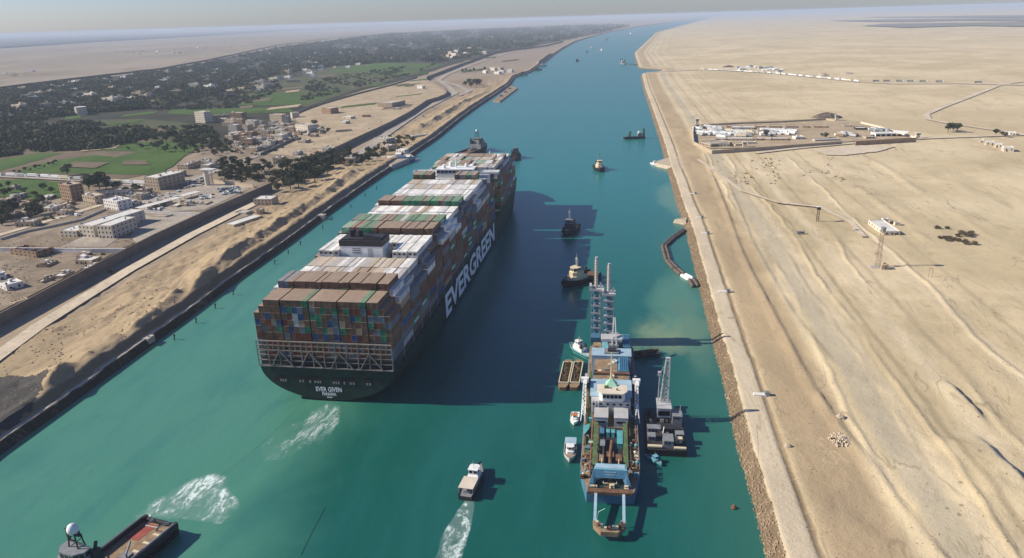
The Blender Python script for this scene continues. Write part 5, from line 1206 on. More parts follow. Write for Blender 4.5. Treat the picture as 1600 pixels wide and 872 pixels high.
H((155, 374), (178, 375), 30, 21, 'white modern block with small square windows in front of the long hall', 'palewall', 'rooflight', to=(208, 360), clutter=0, name='building', cat='building')
H((126, 371), (149, 373), 60, 19, 'long pale hall with sheet roof behind the white modern block', 'palewall', 'rooflight', to=(214, 346), clutter=0, name='building', cat='building')
H((95, 371), (121, 372), 20, 10, 'low pale wing at the left end of the long hall', 'palewall', 'rooflight', clutter=0, name='building', cat='building')
H((97, 314), (114, 317), 12, 26, 'tall raw brick house beside the green field', 'brick', 'roofdust', clutter=2)
H((131, 319), (150, 322), 10, 14, 'low tan house to the right of the tall brick house', 'stucco', clutter=2)
H((150, 314), (200, 311), 14, 12, 'unfinished grey building with open top near the dark trees', 'concrete', ruin=True, name='building', cat='building')
H((164, 327), (186, 331), 13, 15, 'white villa behind the long hall', 'whitewall', 'rooflight', clutter=3)
H((25, 357), (55, 356), 10, 9, 'low tan building by the village lane at the left edge', 'stucco', clutter=2)
H((12, 298), (25, 298), 8, 6, 'small lone hut in the green field at the left edge', 'stucco', clutter=0)
H((228, 297), (250, 299), 22, 20, 'three storey tan building with open pale roof terrace', 'stucco', 'rooflight', to=(277, 288), clutter=1, name='building', cat='building')
H((397, 321), (425, 321), 14, 9, 'long low tan building right of the long wall', 'stucco', 'rooflight', clutter=0)
H((401, 334), (410, 334), 5, 6, 'small tan booth on the sand right of the wall', 'stucco', 'roofdust', clutter=0, win=False, name='booth', cat='booth')
H((350, 355), (366, 357), 30, 4.5, 'long open shed with pale roof on the sand by the berm', 'stucco', 'rooflight', to=(398, 341), clutter=0, win=False, name='shed', cat='shed')
H((367, 334), (384, 335), 9, 1.6, 'flat grey concrete slab base on the sand right of the wall', 'concrete', 'concrete', clutter=0, win=False, name='slab', cat='slab', door=False)
H((17, 399), (58, 405), 20, 11, 'roofless brick ruin behind the long wall', 'brick', ruin=True, to=(80, 396), name='ruin', cat='ruin')
H((118, 415), (145, 416), 16, 8, 'tan shed with broken pale roof close behind the long wall', 'stucco', 'rooflight', to=(158, 409), clutter=2, name='shed', cat='shed')
H((12, 457), (38, 450), 10, 10, 'broken white hut at the left edge, nearer the wall', 'whitewall', 'rooflight', clutter=2)
H((-2, 440), (12, 437), 12, 7, 'broken white hut at the left edge, behind another one', 'whitewall', 'rooflight', clutter=2)
H((24, 477), (46, 470), 6, 4, 'low roofless tan enclosure beside the long wall at the left edge', 'stucco', ruin=True, name='ruin', cat='ruin', win=False)
H((55, 438), (72, 432), 5, 2.2, 'small low tan ruin on the bare ground behind the wall', 'brick', ruin=True, name='ruin', cat='ruin', win=False)
H((306, 192), (321, 193), 14, 17, 'tall pale apartment block standing alone by the fields', 'palewall', 'roofdust', clutter=1, name='apartment_block', cat='building')
H((333, 189), (357, 188), 10, 8, 'long arcaded tan building right of the tall pale block', 'stucco', clutter=2, name='building', cat='building')
H((358, 186), (378, 186), 16, 9, 'brown block house right of the arcaded building', 'brick', clutter=2)
H((422, 190), (441, 191), 12, 11, 'square tan block at the right end of the village', 'stucco', clutter=2)
H((443, 193), (451, 193), 9, 11, 'dark glazed narrow block at the right end of the village', 'grey', clutter=0)
H((427, 258), (441, 258), 12, 11, 'lone tan house among trees by the walled compound', 'stucco', 'rooflight', clutter=1)
H((457, 185), (468, 184), 10, 8, 'tan house in the corner of the compound wall', 'palewall', clutter=2)
H((462, 207), (482, 209), 18, 12, 'large tan house with dark trees at the compound edge', 'palewall', clutter=2)
H((503, 178), (517, 179), 18, 9, 'square brown building inside the walled compound', 'brick', clutter=0)
H((590, 168), (613, 168.5), 12, 7, 'long tan block in the middle of the compound', 'stucco', to=(626, 164), clutter=0)
H((535, 186), (548, 187), 10, 4, 'flat pale shed in the compound, behind a smaller grey one', 'palewall', 'rooflight', clutter=0, name='shed', cat='shed')
H((530, 194), (540, 195), 9, 4.5, 'small grey shed in the compound before the flat pale one', 'concrete', 'rooflight', clutter=0, name='shed', cat='shed')
H((652, 139), (660, 139.5), 9, 5, 'small white house at the far end of the compound', 'whitewall', 'rooflight', clutter=1)
H((524, 208), (550, 206), 5, 3.4, 'long low wall-like tan shed at the compound front', 'stucco', clutter=0, name='shed', cat='shed', win=False)
H((566, 184), (577, 184), 6, 3.5, 'small dark roofed shed in the centre of the compound', 'brick', 'dark', clutter=0, name='shed', cat='shed')
H((614, 172), (624, 172), 7, 3, 'small pale shed beside the long tan compound block', 'concrete', 'rooflight', clutter=0, name='shed', cat='shed')
H((528, 257), (554, 257), 14, 9, 'tan house among trees above the ferry ramp', 'stucco', clutter=3)
H((594, 236), (607, 237), 14, 8, 'tan house with trees behind the ferry landing', 'stucco', 'rooflight', clutter=1)
H((619, 239), (632, 240), 8, 5, 'white shelter on the ferry landing', 'whitewall', 'rooflight', clutter=0, name='shelter', cat='shelter')
H((585, 224), (604, 226), 16, 8, 'long grey-roofed house beside the wall near the ferry', 'concrete', 'roofdust', clutter=2)
H((645, 216), (668, 213), 10, 3, 'low terrace building on the bank above the ferry landing', 'palewall', clutter=0, name='shed', cat='shed')
H((792, 114), (800, 114), 14, 5, 'white house by the far bend of the bank road', 'whitewall', 'rooflight', clutter=0)
# curved far building
v = G(128, 180, ZW); t = thing('round_building', 'curved four storey pale building far off in the groves', 'building', (v.x, v.y, ZW))
hh = 12.5 / ppm(128, 180, ZW); rr_ = 9 / ppm(128, 180, ZW) * .95
for k in range(4):
    z = k * hh / 4; mb = MB(); mb.lathe([(rr_, z), (rr_, z + hh * .15)], (0, 0), 20); mb.build('storey', M['palewall'], t)
    mb = MB(); mb.lathe([(rr_ * .92, z + hh * .15), (rr_ * .92, z + hh / 4)], (0, 0), 20); mb.build('window_band', M['stucco'], t)
mb = MB(); mb.lathe([(rr_, hh), (rr_, hh + .8)], (0, 0), 20); mb.build('roof', M['rooflight'], t)
# village cluster
def scatter(P, n, mind, rnd, tries=60):
    xs = [p[0] for p in P]; ys_ = [p[1] for p in P]; out = []
    for _ in range(n * tries):
        x, y = rnd.uniform(min(xs), max(xs)), rnd.uniform(min(ys_), max(ys_))
        if in_poly(x, y, P) and all(abs(x - a) / 1.9 + abs(y - b) > mind for a, b in out):
            out.append((x, y))
            if len(out) >= n: break
    return out
def cluster(P, n, mind, hpx, label, seed, wpx=(8, 18), sty=('stucco', 'brick', 'palewall', 'stucco', 'concrete')):
    rr = random.Random(seed); pts = sorted(scatter(P, n, mind, rr))
    for i, (x, y) in enumerate(pts):
        w = rr.uniform(*wpx); wl = rr.choice(sty); nm = {'stucco': 'tan', 'brick': 'brown', 'palewall': 'pale', 'concrete': 'grey', 'whitewall': 'white'}[wl]
        H((x - w / 2, y), (x + w / 2, y + rr.uniform(0, .6)), rr.uniform(8, 15), rr.uniform(*hpx), '%s flat-roofed house, %s from the left %s' % (nm, nth(i + 1), label), wl, rr.choice(('roofdust', 'rooflight', 'roofdust')), clutter=rr.choice((1, 2, 3, 4)), group='houses ' + label)
cluster([(345, 190), (380, 195), (440, 196), (462, 200), (455, 213), (430, 228), (405, 240), (368, 236), (352, 225), (362, 208)], 34, 8, (5, 10), 'in the dense village block', 4)
cluster([(170, 300), (222, 300), (222, 318), (205, 325), (200, 315)], 5, 9, (5, 9), 'between car park and tan building', 8)
cluster([(0, 308), (90, 316), (90, 335), (0, 350)], 9, 10, (5, 9), 'near the left edge village lane', 9)
cluster([(205, 300), (230, 296), (300, 276), (330, 262), (332, 250), (290, 258), (250, 283)], 9, 7, (5, 9), 'beyond the round tower', 17)
cluster([(420, 262), (470, 240), (500, 232), (520, 238), (470, 262), (430, 278)], 6, 9, (5, 8), 'in the ferry road grove', 18)
cluster([(0, 480), (30, 470), (60, 420), (110, 405), (200, 398), (120, 428), (40, 466)], 5, 16, (3, 6), 'on the bare ground behind the wall', 19)
cluster([(695, 92), (702, 84), (740, 76), (770, 79), (755, 88), (725, 91)], 15, 3.4, (2.5, 4.5), 'in the hamlet by the far wall', 12, (4, 8), ('palewall', 'stucco', 'whitewall'))
cluster([(745, 112), (772, 108), (790, 110), (785, 115), (760, 117)], 5, 5, (3, 4), 'by the far road bend', 13, (5, 9), ('palewall', 'whitewall', 'stucco'))
cluster([(60, 322), (100, 322), (130, 332), (95, 342), (60, 345)], 5, 9, (4, 7), 'between the lane and the tall brick house', 23)
cluster([(465, 205), (500, 208), (505, 216), (470, 228), (445, 226)], 6, 7, (3, 6), 'at the compound gate end', 24, (6, 12))
cluster([(228, 320), (330, 322), (330, 330), (240, 328)], 5, 10, (3, 5), 'along the pale fence right of the hall', 25, (8, 16))
# far houses in the groves
fh = []
for k, wl in enumerate(('palewall', 'stucco', 'whitewall')):
    mb = MB(); mb.box(-7, 7, -5, 5, -1, 6, 0); mb.box(-6.6, 6.6, -4.6, 4.6, 6, 6.1, 1); mb.box(-7, 7, -5, -4.6, 6, 6.6, 0); mb.box(-7, 7, 4.6, 5, 6, 6.6, 0); mb.box(-7, -6.6, -4.6, 4.6, 6, 6.6, 0); mb.box(6.6, 7, -4.6, 4.6, 6, 6.6, 0); mb.box(1, 4, -1, 2, 6.1, 8.6, 0)
    for i in range(3):
        mb.box(-5.5 + i * 4, -4.3 + i * 4, -5.06, -4.98, 2.2, 3.8, 2)
    o = mb.build('village_house', [M[wl], M['rooflight'], M['glass']]); fh.append(o.data); bpy.data.objects.remove(o)
rr = random.Random(77)
for P, n, mind in (([(0, 150), (120, 130), (250, 116), (330, 104), (420, 84), (420, 110), (330, 140), (200, 160), (60, 182), (0, 190)], 70, 5), ([(420, 84), (600, 56), (760, 48), (900, 42), (900, 52), (760, 72), (640, 92), (480, 120), (420, 110)], 120, 3.2),
                   ([(390, 120), (480, 108), (540, 102), (480, 128), (400, 150)], 22, 5), ([(150, 88), (380, 66), (360, 78), (200, 92)], 30, 3), ([(0, 118), (60, 112), (60, 122), (0, 126)], 8, 3)):
    for x, y in scatter(P, n, mind, rr):
        v = G(x, y, ZW); o = link('village_house', rr.choice(fh)); o.location = (v.x, v.y, ZW); o.rotation_euler = (0, 0, rr.uniform(-.4, .4)); s_ = rr.uniform(.7, 1.6); o.scale = (s_ * rr.uniform(.8, 1.7), s_, s_ * rr.uniform(.7, 1.3))
        tag(o, 'distant pale flat-roofed house half hidden among the dark groves', 'house', 'far houses in the groves')
# dark plastic water tanks and dishes on the nearer roofs are parts of their houses
for o in [q for q in COL.objects if q.get('category') in ('house', 'building') and q.name.split('.')[0] in ('house', 'building') and q.location.y < 900 and q.location.x < 0]:
    rf_ = [q for q in o.children if q.name.split('.')[0] == 'roof']
    if not rf_: continue
    bb = [Vector(v) for v in rf_[0].bound_box]; x0, x1, ya, yb_, zt = min(v.x for v in bb), max(v.x for v in bb), min(v.y for v in bb), max(v.y for v in bb), max(v.z for v in bb)
    for k in range(rh.choice((1, 2, 3))):
        x, y = rh.uniform(x0 + .8, x1 - .8), rh.uniform(ya + .8, yb_ - .8); mb = MB(); mb.lathe([(.55, zt), (.55, zt + 1.2), (.3, zt + 1.35)], (x, y), 8); mb.build('water_tank', M[rh.choice(['dark', 'white', 'blue'])], rf_[0])
# long walls
def wall(px, h, label, m='wallgrey', zb=ZW, th=.6, top=True, name='wall', cap=None):
    q = [G(x, y, zb + (h if top else 0)) for x, y in px]; mb = MB(); c = Vector((q[0].x, q[0].y, zb))
    t = thing(name, label, 'wall', c)
    L_ = []; R_ = []
    for i, p in enumerate(q):
        d = q[min(i + 1, len(q) - 1)] - q[max(0, i - 1)]; d.z = 0; d.normalize(); nn = Vector((-d.y, d.x, 0)) * th / 2
        L_.append(p + nn - c); R_.append(p - nn - c)
    def run(mb, k, za, zb_):
        rings = [[(c_.x + (a.x - c_.x) * k, c_.y + (a.y - c_.y) * k, za), (c_.x + (b.x - c_.x) * k, c_.y + (b.y - c_.y) * k, za), (c_.x + (b.x - c_.x) * k, c_.y + (b.y - c_.y) * k, zb_), (c_.x + (a.x - c_.x) * k, c_.y + (a.y - c_.y) * k, zb_)] for a, b in zip(L_, R_) for c_ in [(a + b) / 2]]
        return mb.loft(rings, 0, True)
    run(mb, 1, -1.5, h - .3).build('wall_body', M[m], t)
    run(MB(), 1.4, h - .3, h).build('coping', M[cap or m], t)
    return t
wall([(-90, 536), (0, 489), (60, 458), (120, 427), (180, 396.5), (240, 366), (330, 325), (424, 285)], 7.0, 'long tall grey-brown wall running along the left bank, nearest stretch')
wall([(440, 278), (480, 248), (526, 229), (553, 216), (608, 191), (640, 174), (667, 156)], 7.0, 'tall dark wall along the front of the compound')
wall([(667, 156), (685, 151), (697, 146), (698, 142), (690, 136), (676, 128), (666, 124), (667, 119.5), (690, 111), (720, 99.5), (748, 90), (772, 81.5), (800, 77), (823, 74.5), (850, 71), (880, 64)], 7.0, 'far stretch of the tall wall, bending round the road and onward')
wall([(407, 239), (440, 224), (466, 212)], 4, 'short dark wall at the village side of the compound', top=True)
wall([(457, 178), (480, 168.5), (505, 160), (557, 145.5), (610, 132), (652, 120)], 4, 'thin dark wall along the back of the compound')
wall([(0, 387), (82, 387)], 4, 'white panelled garden wall at the left edge, left of the roofless ruin', 'whitewall', top=True)
wall([(83, 387.5), (140, 388.5), (203, 388)], 4, 'white panelled garden wall before the paved yard', 'whitewall', top=True)
wall([(332, 280), (396, 288)], 4.6, 'beige blank wall behind the car park', 'stucco')
wall([(0, 372), (40, 360), (80, 352), (125, 342), (165, 325)], 2.6, 'low grey wall along the village lane', 'concrete')
wall([(0, 347), (28, 343), (80, 332), (118, 323)], 2.2, 'low tan wall behind the lane at the left edge', 'stucco')
wall([(213, 328), (250, 330), (312, 333)], 3.2, 'pale fence wall right of the long hall', 'whitewall')
wall([(232, 336), (258, 337), (270, 334)], 2.4, 'second short pale wall right of the long hall', 'palewall')
# water tower
v = G(325, 291, ZW); hh = 25 / ppm(325, 291, ZW); t = thing('tower', 'pale round tower with flat overhanging slab by the car park', 'tower', (v.x, v.y, ZW))
mb = MB(); mb.lathe([(2.4, -1), (2.4, hh)], (0, 0), 18); mb.build('shaft', M['palewall'], t)
mb = MB(); mb.box(-4.5, 9.5, -3.6, 4.2, hh, hh + 1.1); mb.build('roof_slab', M['rooflight'], t)
mb = MB(); mb.box(5.6, 6.2, -.3, .3, 0, hh); mb.build('post', M['concrete'], t)
# canopies
for (A, Bp, lab) in (((216, 325), (280, 308), 'long pale carport canopy, left one of two'), ((283, 306), (309, 299), 'long pale carport canopy, right one of two')):
    a, b = G(*A, ZW + 4.5), G(*Bp, ZW + 4.5); d = b - a; c = (a + b) / 2; t = thing('canopy', lab, 'canopy', (c.x, c.y, ZW), math.atan2(d.y, d.x)); l = d.length
    mb = MB(); mb.box(-l / 2, l / 2, -4, 4, 4.3, 4.6); mb.build('roof', M['rooflight'], t)
    for i in range(int(l / 8) + 1):
        for y in (-3.4, 3.4): mb = MB(); x = -l / 2 + .4 + i * 8; mb.box(x - .15, x + .15, y - .15, y + .15, -.5, 4.3); mb.build('post', M['grey'], t)
# jetty and pier on the left bank
v = [G(*p, 2.2) for p in ((572, 251), (612, 262), (647, 247.5), (636, 240), (600, 238))]; c = sum(v, Vector()) / 5
t = thing('ferry_landing', 'pale concrete ferry landing projecting from the left bank', 'landing', (c.x, c.y, 0)); mb = MB(); mb.prism([(p.x - c.x, p.y - c.y) for p in v], -2, 4.6); mb.build('quay', M['concrete'], t)
mb = MB(); mb.prism([((p.x - c.x) * .97, (p.y - c.y) * .97) for p in v], 4.6, 4.75); mb.build('surface', M['paving'], t)
v = [G(*p, 2.2) for p in ((770, 157.5), (781, 158.6), (809, 137.5), (798, 133.8))]; c = sum(v, Vector()) / 4
t = thing('pier', 'low grey pier slab lying along the left bank further off', 'pier', (c.x, c.y, 0)); mb = MB(); mb.prism([(p.x - c.x, p.y - c.y) for p in v], -2, 2.4); mb.build('quay', M['greydirt'], t)
for k in (.25, .5, .75): mb = MB(); p = v[0].lerp(v[3], k) - c; mb.box(p.x + 4, p.x + 9, p.y - 4, p.y + 4, 2.4, 4.4); mb.build('bollard', M['dark'], t)
for px, lab in (((237, 532), 'square concrete mooring block on the near left bank'), ((508, 339), 'square concrete mooring block on the left bank beyond the first')):
    v = G(*px, 2); t = thing('mooring_block', lab, 'mooring block', (v.x - 2, v.y, 0)); mb = MB(); mb.box(-4.5, 2.2, -2.6, 2.6, -1, 4.0); mb.build('block', M['concrete'], t); mb = MB(); mb.lathe([(.4, 4), (.3, 4.6), (.5, 4.8)], (.8, 0), 10); mb.build('bollard', M['rust'], t)
# ---------------- trees
def tree_meshes(seed, h, r, n, leaf_m, trunk_h, dense=1.0, flat=.75):
    rr = random.Random(seed); mb = MB(); th = trunk_h * h
    mb.tube([(0, 0, -.6), (rr.uniform(-.2, .2), rr.uniform(-.2, .2), th * .6), (rr.uniform(-.4, .4), rr.uniform(-.4, .4), th * 1.3)], [.035 * h, .028 * h, .018 * h], 7)
    cl = []
    for i in range(9):
        a = i * 2.4 + rr.uniform(-.4, .4); q = rr.uniform(.25, .75) * r; z = th + (h - th) * rr.uniform(.25, .8)
        p = (q * math.cos(a), q * math.sin(a), z); cl.append((p, rr.uniform(.32, .52) * r)); mb.tube([(0, 0, th * .8), (p[0] * .5, p[1] * .5, (th + z) / 2), p], [.016 * h, .011 * h, .005 * h], 5)
    cl.append(((0, 0, h * .82), r * .5))
    trunk = mb; mb = MB()
    for i in range(n):
        c, cr = rr.choice(cl)
        while True:
            d = Vector((rr.uniform(-1, 1), rr.uniform(-1, 1), rr.uniform(-1, 1)))
            if .35 < d.length < 1: break
        p = Vector(c) + Vector((d.x * cr, d.y * cr, d.z * cr * flat)); s_ = rr.uniform(.045, .10) * r
        u = Vector((rr.gauss(0, 1), rr.gauss(0, 1), rr.gauss(0, .6))).normalized(); w = u.cross(Vector((rr.gauss(0, 1), rr.gauss(0, 1), rr.gauss(0, 1)))).normalized()
        mb.add([p + u * s_ * 1.5, p + w * s_, p - u * s_ * 1.5, p - w * s_], [(0, 1, 2, 3)])
    return trunk, mb
TP = []
for i, (h, r, n, lm, tr) in enumerate(((10, 4.6, 900, 'leaf', .28), (8, 3.8, 700, 'leaf2', .25), (12, 5.0, 1000, 'leaf2', .3), (7, 3.4, 600, 'leaf', .22), (4, 3.2, 480, 'scrub', .12))):
    a, b = tree_meshes(50 + i, h, r, n, lm, tr); t = bpy.data.objects.new('tree', None); COL.objects.link(t)
    a.build('trunk', M['bark'], t); b.build('crown', M[lm], t); TP.append(t)
used_tp = set()
def tree(x, y, kind, s, label, zb=ZW, group=None, name='tree', cat='tree', sxy=1.0):
    t = TP[kind] if kind not in used_tp else copy_tree(TP[kind]); used_tp.add(kind)
    v = G(x, y, zb); t.location = (v.x, v.y, zb); t.rotation_euler = (0, 0, rh.uniform(0, 6.28)); t.scale = (s * sxy * rh.uniform(.9, 1.15), s * sxy * rh.uniform(.9, 1.15), s)
    t.name = name; tag(t, label, cat, group); return t
def grove(P, n, mind, where, seed, smin=.8, smax=1.2, kinds=(0, 1, 2, 3), zb=ZW, what='dark bushy tree', name='tree', cat='tree'):
    rr = random.Random(seed)
    for i, (x, y) in enumerate(sorted(scatter(P, n, mind, rr))): tree(x, y, rr.choice(kinds), rr.uniform(smin, smax), '%s, %s from left %s' % (what, nth(i + 1), where), zb, 'trees ' + where, name, cat)
grove([(132, 290), (150, 286), (168, 292), (168, 300), (140, 300)], 7, 5, 'in the clump beside the brick house', 1, 1.0, 1.4, (0, 2))
grove([(180, 296), (215, 296), (225, 302), (190, 304)], 4, 7, 'left of the three storey tan building', 2, .8, 1.2)
grove([(326, 272), (350, 262), (420, 258), (425, 282), (395, 285), (345, 280)], 15, 7, 'behind the beige blank wall', 3, .9, 1.3)
grove([(425, 290), (440, 268), (480, 256), (530, 240), (562, 234), (545, 258), (500, 280), (460, 296), (430, 302)], 34, 7, 'in the dense grove by the ferry road', 4, .9, 1.35, (0, 1, 2))
grove([(545, 262), (575, 238), (612, 218), (640, 214), (648, 226), (622, 236), (590, 246), (565, 262)], 18, 7, 'around the ferry landing houses', 5, .7, 1.1)
grove([(478, 210), (512, 214), (515, 206), (490, 198)], 8, 5, 'at the left end of the compound', 6, .7, 1.0)
grove([(726, 136), (738, 138), (750, 136), (748, 132), (730, 132)], 6, 4, 'on the mound by the curved road', 7, 1.2, 1.7, (0, 2))
grove([(716, 113), (770, 108), (770, 111), (718, 116)], 9, 4, 'in the row beyond the curved road', 8, .9, 1.3)
grove([(0, 330), (32, 335), (32, 355), (0, 358)], 6, 7, 'in the clump at the left edge by the lane', 9, .9, 1.2)
grove([(40, 318), (68, 322), (66, 338), (45, 340)], 5, 7, 'beside the lane, right of the left edge clump', 10, .8, 1.1)
grove([(0, 292), (30, 292), (88, 300), (88, 312), (30, 312), (0, 308)], 10, 9, 'in the near green field', 11, .6, .9)
grove([(200, 215), (260, 205), (330, 212), (335, 236), (310, 242), (215, 236), (150, 234)], 40, 7, 'near the large green field', 12, .6, 1.1)
grove([(20, 268), (60, 262), (95, 252), (95, 256), (60, 268), (25, 274)], 10, 5, 'in the hedge between green fields', 13, .4, .6)
grove([(105, 275), (118, 275), (118, 272), (105, 272)], 2, 8, 'standing tall and thin by the lorry road', 14, 1.5, 1.8, (1,))
grove([(330, 236), (365, 220), (360, 240), (330, 246)], 12, 6, 'left of the dense village block', 15, .8, 1.2)
grove([(375, 236), (430, 200), (460, 205), (420, 240)], 12, 8, 'among the village houses', 16, .5, .8)
grove([(85, 430), (105, 435), (160, 395), (200, 412), (150, 440)], 4, 14, 'as scrub near the long wall', 17, .5, .8, (4,), what='dry low bush', name='bush', cat='bush')
grove([(1466, 370), (1490, 374), (1530, 384), (1528, 386), (1480, 378), (1466, 374)], 9, 4, 'in scrub near the white roofed house', 18, .45, .8, (4,), ZE, 'dry brown bush', 'bush', 'bush')
grove([(1495, 366), (1520, 366), (1520, 372), (1496, 372)], 4, 6, 'behind the scrub line', 19, .6, .9, (4,), ZE, 'dark grey bush', 'bush', 'bush')
grove([(1458, 356), (1482, 357), (1482, 360), (1458, 360)], 2, 8, 'alone on the sand', 20, .6, .7, (4,), ZE, 'small dark bush', 'bush', 'bush')
grove([(1478, 208), (1495, 208), (1495, 204), (1480, 204)], 4, 4, 'in the lone clump beside the desert road', 21, .8, 1.1, (0, 2), ZE)
grove([(1552, 214), (1572, 216), (1570, 211), (1554, 211)], 4, 5, 'behind the row of pale huts', 22, .8, 1.0, (0, 3), ZE)
tree(1196, 214, 2, .8, 'dark tree inside the walled camp among white lorries', ZE); tree(1290, 217, 0, .8, 'dark tree inside the camp near its gate', ZE); tree(1284, 214, 3, .7, 'smaller dark tree left of the one near the camp gate', ZE)
for i, t in enumerate(TP):
    if i not in used_tp:
        for c in list(t.children): bpy.data.objects.remove(c)
        bpy.data.objects.remove(t)
# far woods that read as one mass
def wood(P, n, smin, smax, seed, zb=ZW):
    rs = np.random.RandomState(seed); xs = [p[0] for p in P]; ysp = [p[1] for p in P]; pts = []
    x = rs.uniform(min(xs), max(xs), n * 9); y = rs.uniform(min(ysp), max(ysp), n * 9)
    ok = fbm(x * 3.0, y * 9.0, 60, seed) + rs.uniform(-.3, .3, n * 9) > -.05
    pts = [(p, q) for p, q in zip(x[ok], y[ok]) if in_poly(p, q, P)][:n]
    V = []; 
    for x, y in pts:
        p = G(x, y, zb); far = max(1, (p.y + 262) / 1500); s_ = rs.uniform(smin, smax) * far ** .45
        k = 30; d = rs.normal(size=(k, 3)); d /= np.linalg.norm(d, axis=1)[:, None]; d *= rs.uniform(.5, 1, (k, 1)); d[:, 2] = np.abs(d[:, 2]) * .95
        c = np.array([p.x, p.y, zb]) + d * np.array([s_ * 1.15, s_ * 1.15, s_ * 1.25])
        u = rs.normal(size=(k, 3)); u /= np.linalg.norm(u, axis=1)[:, None]; w = np.cross(u, rs.normal(size=(k, 3))); w /= np.linalg.norm(w, axis=1)[:, None]
        q = s_ * rs.uniform(.22, .42, (k, 1)); V.append(np.stack([c + u * q, c + w * q, c - u * q, c - w * q], 1).reshape(-1, 3))
    return np.concatenate(V)
def wood_obj(V, label):
    n = len(V) // 4; me = bpy.data.meshes.new('woodland'); me.vertices.add(len(V)); me.vertices.foreach_set('co', V.ravel())
    me.loops.add(len(V)); me.loops.foreach_set('vertex_index', np.arange(len(V))); me.polygons.add(n)
    me.polygons.foreach_set('loop_start', np.arange(0, len(V), 4)); me.polygons.foreach_set('loop_total', np.full(n, 4)); me.materials.append(M['wood']); me.update()
    return tag(link('woodland', me), label, 'wood', kind='stuff')
V = [wood([(-60, 150), (0, 142), (120, 127), (250, 113), (330, 98), (430, 76), (430, 118), (330, 150), (240, 170), (140, 178), (0, 196), (-60, 205)], 5200, 5, 8.5, 1),
     wood([(430, 76), (600, 54), (760, 46), (940, 38.5), (985, 40), (955, 47), (900, 58), (830, 72), (760, 84), (700, 96), (600, 98), (500, 106), (430, 118)], 5200, 5, 9, 2),
     wood([(-60, 205), (0, 198), (130, 192), (215, 200), (240, 215), (160, 234), (60, 238), (0, 246), (-60, 255)], 2300, 3.5, 6, 3),
     wood([(330, 150), (430, 122), (440, 140), (380, 168), (330, 172), (240, 172)], 420, 3, 5, 4), wood([(215, 200), (330, 198), (345, 230), (240, 218)], 330, 2.5, 4.5, 5),
     wood([(480, 128), (600, 108), (690, 98), (640, 118), (540, 142), (470, 160)], 330, 3, 4.5, 6), wood([(440, 272), (480, 258), (530, 243), (556, 238), (520, 264), (470, 288)], 200, 2, 3.4, 7), wood([(330, 236), (420, 200), (465, 205), (440, 236), (400, 246)], 120, 2, 3.2, 8), wood([(330, 262), (425, 256), (430, 288), (345, 285)], 110, 2, 3.2, 9), wood([(0, 318), (90, 325), (85, 345), (0, 352)], 60, 1.6, 2.8, 10), wood([(545, 262), (575, 238), (640, 212), (650, 222), (590, 246)], 90, 1.6, 2.8, 11)]
wood_obj(np.concatenate(V), 'dark mass of distant palm groves and orchards')
# rocks of the right bank
rs = np.random.RandomState(9); mb = MB()
for i in range(5200):
    y = -150 + 620 * rs.rand() ** 1.4; s = rs.uniform(-.6, 4.6); x = float(XR(y)) + s; z = float(np.interp(s, [-2, 0, 4.6], [-1, 0, 3.3])); q = rs.uniform(.25, .75)
    vs = [(x + q * rs.uniform(.6, 1.2) * a, y + q * rs.uniform(.6, 1.2) * b, z + q * rs.uniform(.5, 1.0) * c) for a, b, c in ((1, 0, 0), (0, 1, 0), (-1, 0, 0), (0, -1, 0), (0, 0, 1))]
    mb.add(vs, [(0, 1, 4), (1, 2, 4), (2, 3, 4), (3, 0, 4)])
M['rock'] = paint('brown_riprap_rock', (.27, .20, .13), .95, .35, .3, (.09, .065, .045), .6)
tag(mb.build('rocks', M['rock']), 'brown rocks armouring the waterline of the right bank', 'rocks', kind='stuff')
# stones, scrub and rubbish lying about: nobody could count them
def debris(name, P, n, s0, s1, zf, mat, label, seed, flat=.6):
    rs = np.random.RandomState(seed); mb = MB(); xs = [p[0] for p in P]; ysp = [p[1] for p in P]
    x = rs.uniform(min(xs), max(xs), n * 14); y = rs.uniform(min(ysp), max(ysp), n * 14)
    ok = fbm(x, y * 2.0, 40, seed) > rs.uniform(-.2, .4, n * 14)
    pts = [G(a, b, ZE + (1 if a < 800 else 0)) for a, b in zip(x[ok], y[ok]) if in_poly(a, b, P)][:n]
    X_, Y_ = np.array([v.x for v in pts]), np.array([v.y for v in pts])
    Z_ = zf(X_, Y_) if callable(zf) else np.full(len(X_), zf)
    for vx, vy, z in zip(X_, Y_, Z_):
        q = s0 + (s1 - s0) * rs.rand() ** 3; a = rs.uniform(0, 6.28); ca, sa = math.cos(a), math.sin(a); e_ = rs.uniform(.5, 1.6)
        mb.add([(vx + (ca * i * e_ - sa * j) * q * rs.uniform(.7, 1.2), vy + (sa * i * e_ + ca * j) * q * rs.uniform(.7, 1.2), z - .1 + h * q * flat) for i, j, h in ((1, 0, 0), (0, 1, 0), (-1, 0, 0), (0, -1, 0), (.2, .1, 1.2))], [(0, 1, 4), (1, 2, 4), (2, 3, 4), (3, 0, 4)])
    return tag(mb.build(name, M[mat]), label, name, kind='stuff')
M['stones'] = paint('dark_desert_stones', (.24, .18, .115), .95, .4, .1)
debris('stones', [(1095, 255), (1430, 245), (1640, 330), (1640, 900), (1300, 900), (1190, 640), (1120, 420)], 1500, .12, .5, zeast, 'stones', 'scattered dark stones and clods on the desert sand', 61)
debris('stones', [(1170, 560), (1290, 640), (1345, 900), (1240, 900), (1205, 700)], 450, .12, .45, zeast, 'stones', 'clods and stones on the brown strip of the right bank', 62)
debris('stones', [(1110, 250), (1300, 245), (1320, 285), (1150, 290)], 260, .6, 2.2, zeast, 'stones', 'dark scrub and rubble before the walled camp', 63)
